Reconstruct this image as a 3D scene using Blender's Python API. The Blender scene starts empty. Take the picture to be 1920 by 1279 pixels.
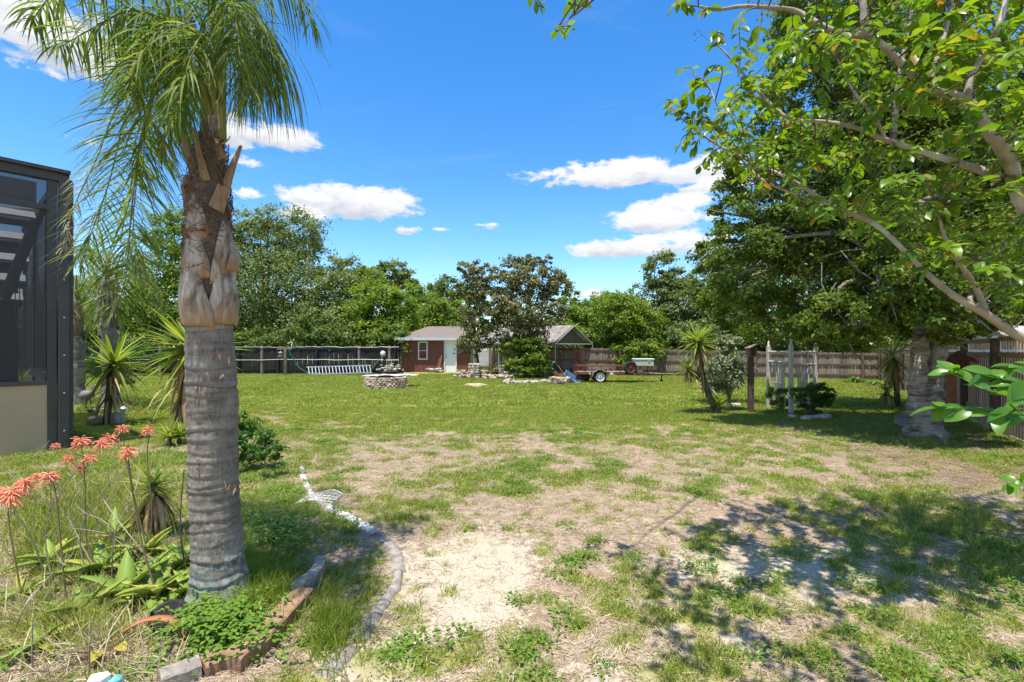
import bpy, math, random
import numpy as np
from mathutils import Vector, Matrix, Euler, Quaternion
random.seed(7)
scene = bpy.context.scene
C = scene.collection
PI = math.pi
# ---------------------------------------------------------------- camera, sky, sun, exposure
EYE = 1.62; FOC = 900.0; HY = 652.0; CX = 960.0
cam_d = bpy.data.cameras.new('camera'); cam = bpy.data.objects.new('camera', cam_d); C.objects.link(cam)
cam_d.sensor_width = 36.0; cam_d.lens = 36.0*FOC/1920.0
cam_d.shift_y = (HY-639.5)/1920.0
cam_d.clip_start = 0.05; cam_d.clip_end = 2000
cam.location = (0, 0, EYE); cam.rotation_euler = (PI/2, 0, 0)
scene.camera = cam
SUN_EL = 76.0
SUN_DIR = Vector((-0.12, -0.19, 0.0)).normalized()*math.cos(math.radians(SUN_EL)) + Vector((0, 0, math.sin(math.radians(SUN_EL))))
sun_d = bpy.data.lights.new('sun', 'SUN'); sun = bpy.data.objects.new('sun', sun_d); C.objects.link(sun)
sun_d.energy = 3.6; sun_d.angle = math.radians(0.53); sun_d.color = (1.0, 0.95, 0.85)
sun.rotation_euler = (-SUN_DIR).to_track_quat('-Z', 'Y').to_euler(); sun.location = (0, 0, 20)
scene.view_settings.view_transform = 'Standard'; scene.view_settings.look = 'None'
scene.view_settings.gamma = 1.0; scene.view_settings.use_curve_mapping = False
scene.view_settings.exposure = 1.20
scene.render.engine = 'CYCLES'
cy = scene.cycles
cy.use_denoising = True
cy.max_bounces = 7; cy.diffuse_bounces = 4; cy.glossy_bounces = 2; cy.transmission_bounces = 5; cy.transparent_max_bounces = 12
cy.use_adaptive_sampling = True; cy.adaptive_threshold = 0.012
cy.sample_clamp_indirect = 8

world = bpy.data.worlds.new('World'); scene.world = world; world.use_nodes = True
wt = world.node_tree; wt.nodes.clear()
class NB:
    "small node-building helper"
    def __init__(s, nt): s.nt = nt
    def n(s, t, **kw):
        x = s.nt.nodes.new(t)
        for k, v in kw.items(): setattr(x, k, v)
        return x
    def put(s, sock, v):
        if v is None: return
        if hasattr(v, 'is_output') or isinstance(v, bpy.types.NodeSocket): s.nt.links.new(v, sock)
        else: sock.default_value = v
    def m(s, op, a, b=None, c=None, clamp=False):
        x = s.n('ShaderNodeMath', operation=op, use_clamp=clamp)
        s.put(x.inputs[0], a); s.put(x.inputs[1], b); s.put(x.inputs[2], c)
        return x.outputs[0]
    def mix(s, f, a, b, blend='MIX'):
        x = s.n('ShaderNodeMix', data_type='RGBA', blend_type=blend)
        s.put(x.inputs[0], f)
        for i, v in ((6, a), (7, b)):
            if isinstance(v, (tuple, list)): v = (*v[:3], 1)
            s.put(x.inputs[i], v)
        return x.outputs[2]
    def noise(s, vec, scale, detail=4, rough=0.55, dist=0.0):
        x = s.n('ShaderNodeTexNoise'); s.put(x.inputs['Vector'], vec)
        x.inputs['Scale'].default_value = scale; x.inputs['Detail'].default_value = detail
        x.inputs['Roughness'].default_value = rough; x.inputs['Distortion'].default_value = dist
        return x.outputs['Fac']
    def ramp(s, f, stops):
        x = s.n('ShaderNodeValToRGB'); s.put(x.inputs[0], f)
        e = x.color_ramp.elements
        while len(e) < len(stops): e.new(0.5)
        for i, (p, c) in enumerate(stops):
            e[i].position = p; e[i].color = (*c[:3], 1) if isinstance(c, (tuple, list)) else (c, c, c, 1)
        return x.outputs[0]
    def mrange(s, v, a, b, c=0.0, d=1.0, smooth=False):
        x = s.n('ShaderNodeMapRange', clamp=True)
        if smooth: x.interpolation_type = 'SMOOTHSTEP'
        s.put(x.inputs[0], v); s.put(x.inputs[1], a); s.put(x.inputs[2], b); s.put(x.inputs[3], c); s.put(x.inputs[4], d)
        return x.outputs[0]
    def mapping(s, vec, scale=(1, 1, 1), rot=(0, 0, 0)):
        x = s.n('ShaderNodeMapping'); s.put(x.inputs[0], vec); x.inputs['Scale'].default_value = scale; x.inputs['Rotation'].default_value = rot
        return x.outputs[0]

def build_world():
    b = NB(wt)
    sky = b.n('ShaderNodeTexSky', sky_type='NISHITA')
    sky.sun_disc = False; sky.sun_elevation = math.radians(SUN_EL)
    sky.sun_rotation = math.atan2(SUN_DIR.x, SUN_DIR.y)
    sky.altitude = 0; sky.air_density = 1.0; sky.dust_density = 0.15; sky.ozone_density = 2.2
    hs = b.n('ShaderNodeHueSaturation'); b.put(hs.inputs['Color'], sky.outputs[0])
    hs.inputs['Saturation'].default_value = 1.36; hs.inputs['Value'].default_value = 0.77; hs.inputs['Hue'].default_value = 0.503
    tc = b.n('ShaderNodeTexCoord')
    sep = b.n('ShaderNodeSeparateXYZ'); b.put(sep.inputs[0], tc.outputs['Generated'])
    az = b.m('ARCTAN2', sep.outputs[0], sep.outputs[1])
    el = b.m('ARCSINE', sep.outputs[2])
    v = b.mapping(tc.outputs['Generated'], (1, 1, 2.2))
    n1 = b.noise(v, 9.0, 8, 0.66, 0.5)
    n2 = b.noise(v, 34.0, 6, 0.65)
    wob = b.m('ADD', b.m('MULTIPLY', b.m('SUBTRACT', n1, 0.5), 3.6), b.m('MULTIPLY', b.m('SUBTRACT', n2, 0.5), 1.7))
    # clouds: azimuth, elevation, half-width, half-height, softness
    def d(px, py, rx, ry, k=1.0):
        r = math.hypot(FOC, px-CX)
        a0 = math.atan2(px-CX, FOC); e0 = math.atan2(HY-py, r)
        return (a0, e0, rx/r*FOC/r, ry/r, k)
    cl = [d(40, 40, 300, 90, 1.0), d(60, 125, 110, 22, .35), d(165, 268, 55, 20, .7), d(520, 262, 90, 24, .9), d(440, 250, 50, 35, .8),
          d(665, 385, 130, 36, 1.15), d(560, 400, 60, 18, .8), d(470, 372, 40, 18, .5), d(762, 430, 34, 12, .8), d(830, 431, 24, 7, .5), d(915, 428, 45, 16, .4),
          d(1150, 332, 170, 24, 1.05), d(1310, 325, 110, 30, 1.1), d(1265, 385, 100, 20, .95), d(1240, 412, 110, 30, 1.1), d(1200, 468, 130, 24, 1.05), d(1310, 455, 80, 26, 1.0),
          d(1100, 552, 50, 10, .8), d(470, 305, 55, 14, .35), d(1340, 350, 80, 20, 0.8), d(150, 360, 40, 18, .5), d(1600, 430, 140, 40, 1.0), d(1800, 350, 100, 50, .9)]
    rnd = random.Random(3)
    for i in range(13):  # unseen clouds behind and overhead, added large for neutral fill light
        a0 = PI/2 + 0.3 + i*0.27 + rnd.uniform(-.1, .1)
        cl.append((a0 if a0 < PI else a0-2*PI, rnd.uniform(.12, 1.1), rnd.uniform(.2, .45), rnd.uniform(.06, .16), 1.0))
    total = None; num = None; den = None
    for (a0, e0, wa, we, k) in cl:
        dx = b.m('DIVIDE', b.m('SUBTRACT', az, a0), wa)
        ey = b.m('SUBTRACT', el, e0)
        dyu = b.m('DIVIDE', ey, we*1.15)
        dyd = b.m('DIVIDE', ey, -we*0.75)
        dy = b.m('MAXIMUM', dyu, dyd)
        q = b.m('ADD', b.m('MULTIPLY', dx, dx), b.m('MULTIPLY', dy, dy))
        f = b.m('MULTIPLY', b.m('SUBTRACT', 1.0, q), 1.0)
        f = b.m('ADD', f, k-1.0) if k < 1 else f
        total = f if total is None else b.m('MAXIMUM', total, f)
        g = b.m('MAXIMUM', f, 0.0); hgt_ = b.m('MULTIPLY', g, b.m('DIVIDE', ey, we))
        num = hgt_ if num is None else b.m('ADD', num, hgt_); den = g if den is None else b.m('ADD', den, g)
    dens = b.m('ADD', b.m('MAXIMUM', total, -1.2), wob)
    mask = b.mrange(dens, -0.05, 0.6, 0, 1, True)
    wisp = b.mrange(b.noise(b.mapping(tc.outputs['Generated'], (1, 1, 5)), 3.2, 6, 0.6, 0.4), 0.58, 0.8, 0, 0.35, True)
    mask = b.m('MAXIMUM', mask, b.m('MULTIPLY', wisp, b.mrange(el, 0.02, 0.3, 1, .25)))
    rel = b.m('DIVIDE', num, b.m('ADD', den, 0.05))
    sh = b.m('ADD', rel, b.m('MULTIPLY', b.m('SUBTRACT', b.noise(v, 16.0, 6, 0.65), .5), 2.6))
    ccol = b.mix(b.mrange(sh, -0.75, 0.35, 0, 1, True), (1.85, 2.0, 2.3), (2.95, 2.96, 3.0))  # cloud shading painted into the colour: greyer undersides, whiter tops
    col = b.mix(mask, hs.outputs[0], ccol)
    bg = b.n('ShaderNodeBackground'); b.put(bg.inputs[0], col); bg.inputs[1].default_value = 0.15
    out = b.n('ShaderNodeOutputWorld'); wt.links.new(bg.outputs[0], out.inputs[0])
build_world()
world.cycles.sampling_method = 'MANUAL'; world.cycles.sample_map_resolution = 1024

# ---------------------------------------------------------------- geometry helpers
def P(px, py, D): return Vector(((px-CX)/FOC*D, D, EYE-(py-HY)/FOC*D))
def G(px, py):
    D = EYE*FOC/(py-HY); return Vector(((px-CX)/FOC*D, D, 0))
def rnd_dir():
    v = Vector((random.gauss(0, 1), random.gauss(0, 1), random.gauss(0, 1))); return v.normalized()

_tab = np.random.RandomState(11).rand(256, 256)
def vnoise(x, y):
    xi = np.floor(x).astype(int); yi = np.floor(y).astype(int)
    fx = x-xi; fy = y-yi; fx = fx*fx*(3-2*fx); fy = fy*fy*(3-2*fy)
    a = _tab[xi & 255, yi & 255]; b_ = _tab[(xi+1) & 255, yi & 255]; c = _tab[xi & 255, (yi+1) & 255]; d = _tab[(xi+1) & 255, (yi+1) & 255]
    return (a*(1-fx)+b_*fx)*(1-fy)+(c*(1-fx)+d*fx)*fy
def fbm(x, y, o=4, off=0.0):
    s = 0; w = 0.5; t = 0
    for i in range(o):
        s = s+w*vnoise(x+off+17.3*i, y-off+9.1*i); t += w; w *= .55; x = x*2.03; y = y*2.03
    return s/t

class MB:
    "collects shapes and links them as ONE mesh object"
    def __init__(s): s.v = []; s.f = []; s.r = []; s.cur = None
    def add(s, vs, fs, r=None):
        o = len(s.v)
        s.v.extend([tuple(v) for v in vs]); s.f.extend([tuple(i+o for i in f) for f in fs])
        rr = s.cur if r is None else r
        s.r.extend([random.random() if rr is None else rr]*len(vs) if rr is not None else [random.random()]*len(vs))
        return s
    def box(s, c, size, rot=None, jit=0.0, r=None):
        c = Vector(c); hx, hy, hz = size[0]/2, size[1]/2, size[2]/2
        vs = []
        for sx, sy, sz in ((-1,-1,-1),(1,-1,-1),(1,1,-1),(-1,1,-1),(-1,-1,1),(1,-1,1),(1,1,1),(-1,1,1)):
            v = Vector((sx*hx, sy*hy, sz*hz))
            if jit: v += Vector((random.uniform(-jit, jit), random.uniform(-jit, jit), random.uniform(-jit, jit)))
            if rot is not None: v = rot @ v
            vs.append(c+v)
        return s.add(vs, ((0,3,2,1),(4,5,6,7),(0,1,5,4),(1,2,6,5),(2,3,7,6),(3,0,4,7)), r)
    def tube(s, pts, rad, n=6, cap=True, r=None):
        pts = [Vector(p) for p in pts]
        if not hasattr(rad, '__len__'): rad = [rad]*len(pts)
        vs = []; fs = []; prev = None
        for i, p in enumerate(pts):
            t = (pts[min(i+1, len(pts)-1)]-pts[max(i-1, 0)])
            if t.length < 1e-9: t = Vector((0, 0, 1))
            t.normalize()
            if prev is None:
                u = t.cross(Vector((0, 0, 1)) if abs(t.z) < .9 else Vector((1, 0, 0))).normalized()
            else:
                u = (prev-t*prev.dot(t))
                u = u.normalized() if u.length > 1e-6 else t.orthogonal().normalized()
            prev = u; w = t.cross(u)
            for k in range(n):
                a = 2*PI*k/n; vs.append(p+(u*math.cos(a)+w*math.sin(a))*rad[i])
        for i in range(len(pts)-1):
            for k in range(n):
                a = i*n+k; b_ = i*n+(k+1) % n
                fs.append((a, b_, b_+n, a+n))
        if cap:
            fs.append(tuple(range(n-1, -1, -1))); fs.append(tuple((len(pts)-1)*n+k for k in range(n)))
        return s.add(vs, fs, r)
    def lathe(s, c, prof, n=16, r=None, axis=None, cap=True):
        c = Vector(c); q = axis if axis is not None else Matrix.Identity(3)
        vs = []; fs = []
        for (rr, z) in prof:
            for k in range(n):
                a = 2*PI*k/n; vs.append(c+q @ Vector((rr*math.cos(a), rr*math.sin(a), z)))
        for i in range(len(prof)-1):
            for k in range(n):
                a = i*n+k; b_ = i*n+(k+1) % n; fs.append((a, b_, b_+n, a+n))
        if cap: fs.append(tuple(range(n-1, -1, -1))); fs.append(tuple((len(prof)-1)*n+k for k in range(n)))
        return s.add(vs, fs, r)
    def blade(s, p0, d, up, L, w, seg=4, droop=0.3, fold=0.25, r=None, wprof=None, twist=0.0):
        "a leaf strip: base p0, direction d, blade normal up"
        p = Vector(p0); d = Vector(d).normalized(); up = Vector(up)
        vs = []; fs = []
        for i in range(seg+1):
            t = i/seg
            side = d.cross(up)
            if side.length < 1e-5: side = d.orthogonal()
            side.normalize(); nrm = side.cross(d).normalized()
            ww = w*0.5*(wprof(t) if wprof else (1-t**2.2)*(0.55+0.45*min(1, t*4)))
            ww = max(ww, w*0.012)
            vs += [p-side*ww+nrm*ww*fold*1.0, p, p+side*ww+nrm*ww*fold*1.0]
            d = (d+Vector((0, 0, -droop/seg))).normalized(); p = p+d*(L/seg)
        for i in range(seg):
            a = i*3; fs += [(a, a+1, a+4, a+3), (a+1, a+2, a+5, a+4)]
        return s.add(vs, fs, r)
    def mesh(s, name, mat, smooth=False):
        me = bpy.data.meshes.new(name)
        me.from_pydata(s.v, [], s.f)
        at = me.attributes.new('rnd', 'FLOAT', 'POINT')
        at.data.foreach_set('value', np.array(s.r, dtype=np.float32))
        if smooth: me.polygons.foreach_set('use_smooth', [True]*len(me.polygons))
        if mat: me.materials.append(mat)
        me.update(); return me
    def build(s, name, mat, parent=None, smooth=False, world=False, bevel=0, **props):
        if world and parent is not None:
            o_ = parent.location.copy()
            s.v = [(x-o_.x, y-o_.y, z-o_.z) for x, y, z in s.v]
        me = s.mesh(name, mat, smooth)
        return link(name, me, parent, bevel=bevel, **props)
def link(name, me, parent=None, loc=None, rot=None, scale=None, bevel=0, **props):
    o = bpy.data.objects.new(name, me); C.objects.link(o)
    if parent is not None: o.parent = parent
    if loc is not None: o.location = loc
    if rot is not None:
        o.rotation_euler = rot if not isinstance(rot, Quaternion) else rot.to_euler()
    if scale is not None: o.scale = (scale,)*3 if not hasattr(scale, '__len__') else scale
    if bevel:
        md = o.modifiers.new('bevel', 'BEVEL'); md.width = bevel; md.segments = 2
    for k, v in props.items(): o[k] = v
    return o
def thing(name, label, cat, loc=(0, 0, 0), rotz=0, group=None):
    o = bpy.data.objects.new(name, None); C.objects.link(o); o.empty_display_size = .1
    o.location = loc; o.rotation_euler = (0, 0, rotz); o['label'] = label; o['category'] = cat
    if group: o['group'] = group
    return o
def npmesh(name, V, F, mat, rnd=None, smooth=False):
    "V (n,3), F (m,4) quads"
    me = bpy.data.meshes.new(name)
    me.vertices.add(len(V)); me.vertices.foreach_set('co', V.astype(np.float32).ravel())
    k = F.shape[1]
    me.loops.add(F.size); me.loops.foreach_set('vertex_index', F.astype(np.int32).ravel())
    me.polygons.add(len(F)); me.polygons.foreach_set('loop_start', np.arange(0, F.size, k, dtype=np.int32))
    me.polygons.foreach_set('loop_total', np.full(len(F), k, dtype=np.int32))
    if smooth: me.polygons.foreach_set('use_smooth', np.ones(len(F), dtype=bool))
    if rnd is not None:
        at = me.attributes.new('rnd', 'FLOAT', 'POINT'); at.data.foreach_set('value', rnd.astype(np.float32))
    if mat: me.materials.append(mat)
    me.update(calc_edges=True); return me
def bez(pts, n):
    pts = [Vector(p) for p in pts]; out = []
    for i in range(n+1):
        t = i/n; q = list(pts)
        while len(q) > 1: q = [q[j].lerp(q[j+1], t) for j in range(len(q)-1)]
        out.append(q[0])
    return out
def poly_smooth(pts, n=4):
    "Catmull-Rom through the points"
    pts = [Vector(p) for p in pts]; out = []
    for i in range(len(pts)-1):
        p0 = pts[max(i-1, 0)]; p1 = pts[i]; p2 = pts[i+1]; p3 = pts[min(i+2, len(pts)-1)]
        for k in range(n):
            t = k/n
            out.append(0.5*((2*p1)+(p2-p0)*t+(2*p0-5*p1+4*p2-p3)*t*t+(3*p1-p0-3*p2+p3)*t**3))
    out.append(pts[-1]); return out

# ---------------------------------------------------------------- materials
MATS = {}
def newmat(name):
    m = bpy.data.materials.new(name); m.use_nodes = True; m.node_tree.nodes.clear(); MATS[name] = m
    b = NB(m.node_tree); out = b.n('ShaderNodeOutputMaterial'); return m, b, out
def rndval(b, objr=True):
    a = b.n('ShaderNodeAttribute', attribute_name='rnd').outputs['Fac']
    if objr:
        oi = b.n('ShaderNodeObjectInfo'); a = b.m('FRACT', b.m('ADD', a, oi.outputs['Random']))
    return a
def leafmat(name, stops, trans=0.35, tcol=None, rough=0.5, spec=0.3, objr=False, big=0.0, bump=0.0):
    m, b, out = newmat(name)
    r = rndval(b, objr)
    col = b.ramp(r, stops)
    geo = b.n('ShaderNodeNewGeometry')
    if big:
        nz = b.noise(geo.outputs['Position'], big, 2, 0.5)
        col = b.mix(b.mrange(nz, 0.35, 0.65, 0, 0.45), col, b.mix(1.0, col, (1.35, 1.2, .6), 'MULTIPLY'))
    p = b.n('ShaderNodeBsdfPrincipled'); b.put(p.inputs['Base Color'], col)
    p.inputs['Roughness'].default_value = rough; p.inputs['Specular IOR Level'].default_value = spec
    if bump:
        bp = b.n('ShaderNodeBump'); bp.inputs['Strength'].default_value = bump; bp.inputs['Distance'].default_value = .01
        b.put(bp.inputs['Height'], b.noise(geo.outputs['Position'], 60, 2)); b.put(p.inputs['Normal'], bp.outputs[0])
    t = b.n('ShaderNodeBsdfTranslucent')
    b.put(t.inputs[0], b.mix(1.0, col, tcol or (1.3, 1.35, .6), 'MULTIPLY'))
    mx = b.n('ShaderNodeMixShader'); mx.inputs[0].default_value = trans
    m.node_tree.links.new(p.outputs[0], mx.inputs[1]); m.node_tree.links.new(t.outputs[0], mx.inputs[2])
    m.node_tree.links.new(mx.outputs[0], out.inputs[0]); return m
def mat(name, c1, c2=None, scale=8.0, rough=0.8, spec=0.3, bump=0.15, bscale=None, metal=0.0, stretch=(1, 1, 1), objr=0.0, contrast=(0.35, 0.65), c3=None, dist=0.003, detail=5):
    m, b, out = newmat(name)
    tc = b.n('ShaderNodeTexCoord')
    vec = b.mapping(tc.outputs['Object'], stretch)
    oi = b.n('ShaderNodeObjectInfo')
    va = b.n('ShaderNodeVectorMath', operation='ADD'); b.put(va.inputs[0], vec)
    cmb = b.n('ShaderNodeCombineXYZ')
    for i in range(3): b.put(cmb.inputs[i], b.m('MULTIPLY', oi.outputs['Random'], 37.0+i*11))
    b.put(va.inputs[1], cmb.outputs[0]); vec = va.outputs[0]
    n1 = b.noise(vec, scale, detail, 0.6)
    c2 = c2 or tuple(x*.7 for x in c1)
    col = b.mix(b.mrange(n1, *contrast), c1, c2)
    if c3: col = b.mix(b.mrange(b.noise(vec, scale*.31, 3), .52, .68), col, c3)
    if objr:
        k = b.mrange(oi.outputs['Random'], 0, 1, 1-objr, 1+objr)
        cc = b.n('ShaderNodeCombineColor'); [b.put(cc.inputs[i], k) for i in range(3)]
        col = b.mix(1.0, col, cc.outputs[0], 'MULTIPLY')
    p = b.n('ShaderNodeBsdfPrincipled'); b.put(p.inputs['Base Color'], col)
    p.inputs['Roughness'].default_value = rough; p.inputs['Specular IOR Level'].default_value = spec; p.inputs['Metallic'].default_value = metal
    if bump:
        bp = b.n('ShaderNodeBump'); bp.inputs['Strength'].default_value = bump; bp.inputs['Distance'].default_value = dist*3
        b.put(bp.inputs['Height'], b.noise(vec, bscale or scale*3, 4, .65)); b.put(p.inputs['Normal'], bp.outputs[0])
    m.node_tree.links.new(p.outputs[0], out.inputs[0]); return m

M = {}
M['oak_leaf'] = leafmat('oak_leaf', [(0, (.065,.115,.020)), (.5, (.115,.175,.028)), (.85, (.18,.24,.042)), (1, (.28,.31,.08))], .42, rough=.5, spec=.25, big=.9)
M['tree_dark'] = leafmat('tree_dark', [(0, (.065,.11,.027)), (.5, (.11,.165,.04)), (1, (.18,.24,.065))], .35, big=.35)
M['tree_grey'] = leafmat('tree_grey', [(0, (.085,.125,.042)), (.5, (.145,.195,.07)), (1, (.24,.29,.115))], .33, big=.3)
M['tree_bright'] = leafmat('tree_bright', [(0, (.085,.15,.020)), (.5, (.155,.235,.028)), (1, (.26,.34,.05))], .42, big=.4)
M['magnolia_leaf'] = leafmat('magnolia_leaf', [(0, (.10, .125, .045)), (.5, (.175, .185, .07)), (.75, (.25, .225, .10)), (.92, (.31, .25, .13)), (1, (.40, .38, .28))], .2, rough=.5, spec=.25)
M['crape_leaf'] = leafmat('crape_leaf', [(0, (0.069, 0.144, 0.013)), (0.45, (0.119, 0.219, 0.018)), (0.85, (0.175, 0.275, 0.022)), (0.96, (0.25, 0.3, 0.037)), (1, (0.325, 0.15, 0.037))], .48, tcol=(1.6, 1.55, .4), rough=.36, spec=.42, objr=True)
M['front_leaf'] = leafmat('front_leaf', [(0, (0.058, 0.156, 0.016)), (1, (0.111, 0.247, 0.023))], .42, tcol=(1.6, 1.6, .4), rough=.34, spec=.45, objr=True)
M['palm_leaf'] = leafmat('palm_leaf', [(0, (.075, .125, .03)), (.55, (.14, .205, .042)), (.9, (.23, .29, .06)), (1, (.36, .34, .15))], .45, rough=.5, spec=.2)
M['palm_dry'] = leafmat('palm_dry', [(0, (.30, .24, .16)), (1, (.46, .40, .30))], .2, tcol=(1, 1, 1))
M['yucca_leaf'] = leafmat('yucca_leaf', [(0, (.13, .20, .03)), (.6, (.24, .31, .04)), (1, (.40, .42, .08))], .38, rough=.5, spec=.22, objr=True)
M['yucca_dry'] = leafmat('yucca_dry', [(0, (.22,.12,.05)), (.6, (.40,.25,.11)), (1, (.56,.40,.20))], .12, tcol=(1, 1, 1), objr=True)
M['yucca_yellow'] = leafmat('yucca_yellow', [(0, (.42, .36, .03)), (1, (.55, .42, .05))], .25, tcol=(1, 1, .6), objr=True)
M['shrub_green'] = leafmat('shrub_green', [(0, (0.08, 0.174, 0.017)), (1, (0.189, 0.304, 0.036))], .4)
M['shrub_dark'] = leafmat('shrub_dark', [(0, (0.042, 0.105, 0.017)), (1, (0.105, 0.21, 0.031))], .35)
M['olive_leaf'] = leafmat('olive_leaf', [(0, (0.156, 0.195, 0.111)), (1, (0.312, 0.351, 0.208))], .3)
M['aloe_leaf'] = leafmat('aloe_leaf', [(0, (.19, .30, .05)), (.6, (.28, .38, .06)), (1, (.46, .44, .09))], .2, rough=.5, spec=.25, objr=True)
M['aloe_flower'] = leafmat('aloe_flower', [(0, (.80, .27, .17)), (.6, (.88, .40, .25)), (1, (.92, .55, .32))], .3, tcol=(1.1, 1, .9), objr=False)
M['stalk'] = mat('stalk', (.23, .15, .10), (.15, .12, .06), 30)
M['dry_stalk'] = mat('dry_stalk', (.38, .31, .24), (.24, .19, .14), 25)
M['grass'] = leafmat('grass_blade', [(0, (.15, .20, .028)), (.5, (.25, .31, .045)), (.85, (.36, .39, .085)), (1, (.54, .47, .23))], .42, rough=.5, spec=.25, objr=True)
M['thatch'] = leafmat('thatch', [(0, (.30, .22, .13)), (.6, (.50, .40, .27)), (1, (.66, .56, .42))], .15, tcol=(1, 1, 1), objr=True)
M['litter'] = leafmat('litter', [(0, (.14, .09, .055)), (.6, (.26, .17, .10)), (1, (.40, .28, .18))], .1, tcol=(1, 1, 1), objr=True)
M['weed'] = leafmat('weed', [(0, (0.094, 0.188, 0.018)), (1, (0.188, 0.3, 0.037))], .35, rough=.45, objr=True)
M['oak_bark'] = mat('oak_bark', (.39, .34, .27), (.15, .115, .08), 5, stretch=(1, 1, 4), bump=1.0, bscale=16, c3=(.40, .36, .31), dist=.014, contrast=(.42, .6))
M['bark'] = mat('bark', (.13, .105, .08), (.06, .05, .04), 6, stretch=(2, 2, .6), bump=.5)
M['crape_bark'] = mat('crape_bark', (.37, .30, .225), (.24, .195, .15), 14, stretch=(1, 1, 1), bump=.5, c3=(.50, .46, .41), rough=.8)
M['twig'] = mat('twig', (.16, .11, .07), (.10, .07, .05), 20, bump=.1)
M['fibre'] = mat('fibre', (.20, .125, .075), (.10, .062, .04), 30, bump=.4)
M['boot'] = mat('boot', (.30, .19, .115), (.17, .11, .07), 7, stretch=(6, 6, .6), bump=.4)
M['black_wood'] = mat('black_wood', (.014, .012, .012), (.028, .024, .023), 6, stretch=(1, 1, .2), objr=.35, bump=.3)
M['grey_wood'] = mat('grey_wood', (.26, .195, .155), (.165, .12, .095), 9, stretch=(3, 3, .25), objr=.24, bump=.4, c3=(.25, .205, .175))
M['brown_wood'] = mat('brown_wood', (.155, .10, .07), (.085, .055, .04), 9, stretch=(3, 3, .4), objr=.15, bump=.4)
M['warm_wood'] = mat('warm_wood', (.46, .32, .22), (.30, .20, .135), 9, stretch=(3, 3, .25), objr=.2, bump=.35)
M['post_wood'] = mat('post_wood', (.26, .20, .15), (.17, .13, .10), 9, stretch=(3, 3, .3), objr=.12, bump=.3)
M['shed_wall'] = mat('shed_wall', (.20, .073, .052), (.165, .060, .044), 3.0, bump=.15, stretch=(1, 1, .5), rough=.8)
M['roof'] = mat('roof_shingle', (.24, .20, .17), (.16, .13, .115), 26, bump=.4, rough=.95)
M['fascia'] = mat('fascia', (.62, .62, .64), (.52, .52, .55), 3, bump=.05)
M['white'] = mat('white_paint', (.76, .74, .70), (.66, .64, .60), 6, bump=.05, rough=.5)
M['door'] = mat('door_paint', (.84, .85, .87), (.80, .81, .84), 1.5, bump=.03, rough=.45)
M['glass'] = mat('window_glass', (.16, .075, .055), (.11, .055, .04), 2, rough=.15, spec=.6, bump=0)
M['metal'] = mat('metal', (.42, .42, .43), (.30, .30, .31), 8, rough=.4, metal=.7, bump=.05)
M['galv'] = mat('galvanised', (.50, .52, .54), (.40, .42, .44), 8, rough=.45, metal=.5, bump=.05)
M['dark_metal'] = mat('dark_metal', (.05, .045, .04), (.09, .07, .05), 9, rough=.6, metal=.3)
M['rust'] = mat('rust', (.21, .075, .035), (.10, .045, .028), 14, rough=.85, bump=.4)
M['red_paint'] = mat('red_paint', (.22, .045, .035), (.15, .035, .03), 6, rough=.6)
M['rubber'] = mat('rubber', (.018, .018, .019), (.03, .03, .03), 12, rough=.8)
M['blue'] = mat('blue_plastic', (.02, .11, .33), (.03, .16, .42), 5, rough=.4, bump=.02)
M['pale_blue'] = mat('pale_blue', (.14, .28, .52), (.09, .19, .40), 5, rough=.4, bump=.03)
M['tarp_green'] = mat('tarp_green', (.012, .042, .038), (.018, .055, .048), 4, rough=.45, bump=.3, bscale=5, dist=.02)
M['tarp_grey'] = mat('tarp_grey', (.27, .255, .235), (.15, .13, .11), 5, rough=.8, bump=.2, c3=(.34, .33, .32))
M['tarp_silver'] = mat('tarp_silver', (.60, .60, .61), (.34, .34, .36), 6, rough=.45, bump=.3, bscale=9, dist=.01)
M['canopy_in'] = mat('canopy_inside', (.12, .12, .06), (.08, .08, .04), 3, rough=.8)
M['cooler'] = mat('cooler', (.50, .52, .46), (.42, .44, .39), 4, rough=.5, bump=.02)
M['stone'] = mat('stone', (.60, .48, .36), (.38, .28, .20), 9, objr=.28, bump=.6, dist=.01)
M['stone_pale'] = mat('stone_pale', (.58, .52, .45), (.40, .34, .29), 9, objr=.2, bump=.5, dist=.01)
M['concrete'] = mat('concrete', (.34, .305, .265), (.20, .17, .14), 18, objr=.15, bump=.6, dist=.006, c3=(.20, .16, .12))
M['white_conc'] = mat('white_concrete', (.64, .61, .58), (.36, .32, .27), 22, bump=.5, contrast=(.45, .6), c3=(.30, .25, .2))
M['timber'] = mat('timber', (.33, .20, .115), (.20, .12, .07), 10, stretch=(.4, 2, 2), bump=.5)
M['terracotta'] = mat('terracotta', (.44, .17, .07), (.34, .13, .06), 9, bump=.25)
M['frame'] = mat('bronze_frame', (.042, .040, .041), (.055, .052, .052), 4, rough=.45, spec=.4, bump=.04)
M['kick'] = mat('kick_panel', (.42, .31, .195), (.33, .27, .20), .7, rough=.3, spec=.5, bump=.02)
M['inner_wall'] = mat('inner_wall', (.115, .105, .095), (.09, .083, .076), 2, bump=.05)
M['roof_panel'] = mat('roof_panel', (.62, .62, .68), (.56, .56, .62), 2, bump=.02)
M['tan_metal'] = mat('tan_metal', (.24, .19, .13), (.18, .14, .10), 3, rough=.5)
M['cord'] = mat('cord', (.42, .38, .32), (.30, .27, .22), 20)
M['trellis'] = mat('trellis_paint', (.62, .58, .52), (.44, .40, .35), 12, bump=.25, objr=.05)
M['green_rope'] = mat('green_rope', (.04, .20, .16), (.03, .14, .12), 20)
M['orange'] = mat('orange_handle', (.50, .17, .05), (.35, .12, .05), 10)
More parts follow.
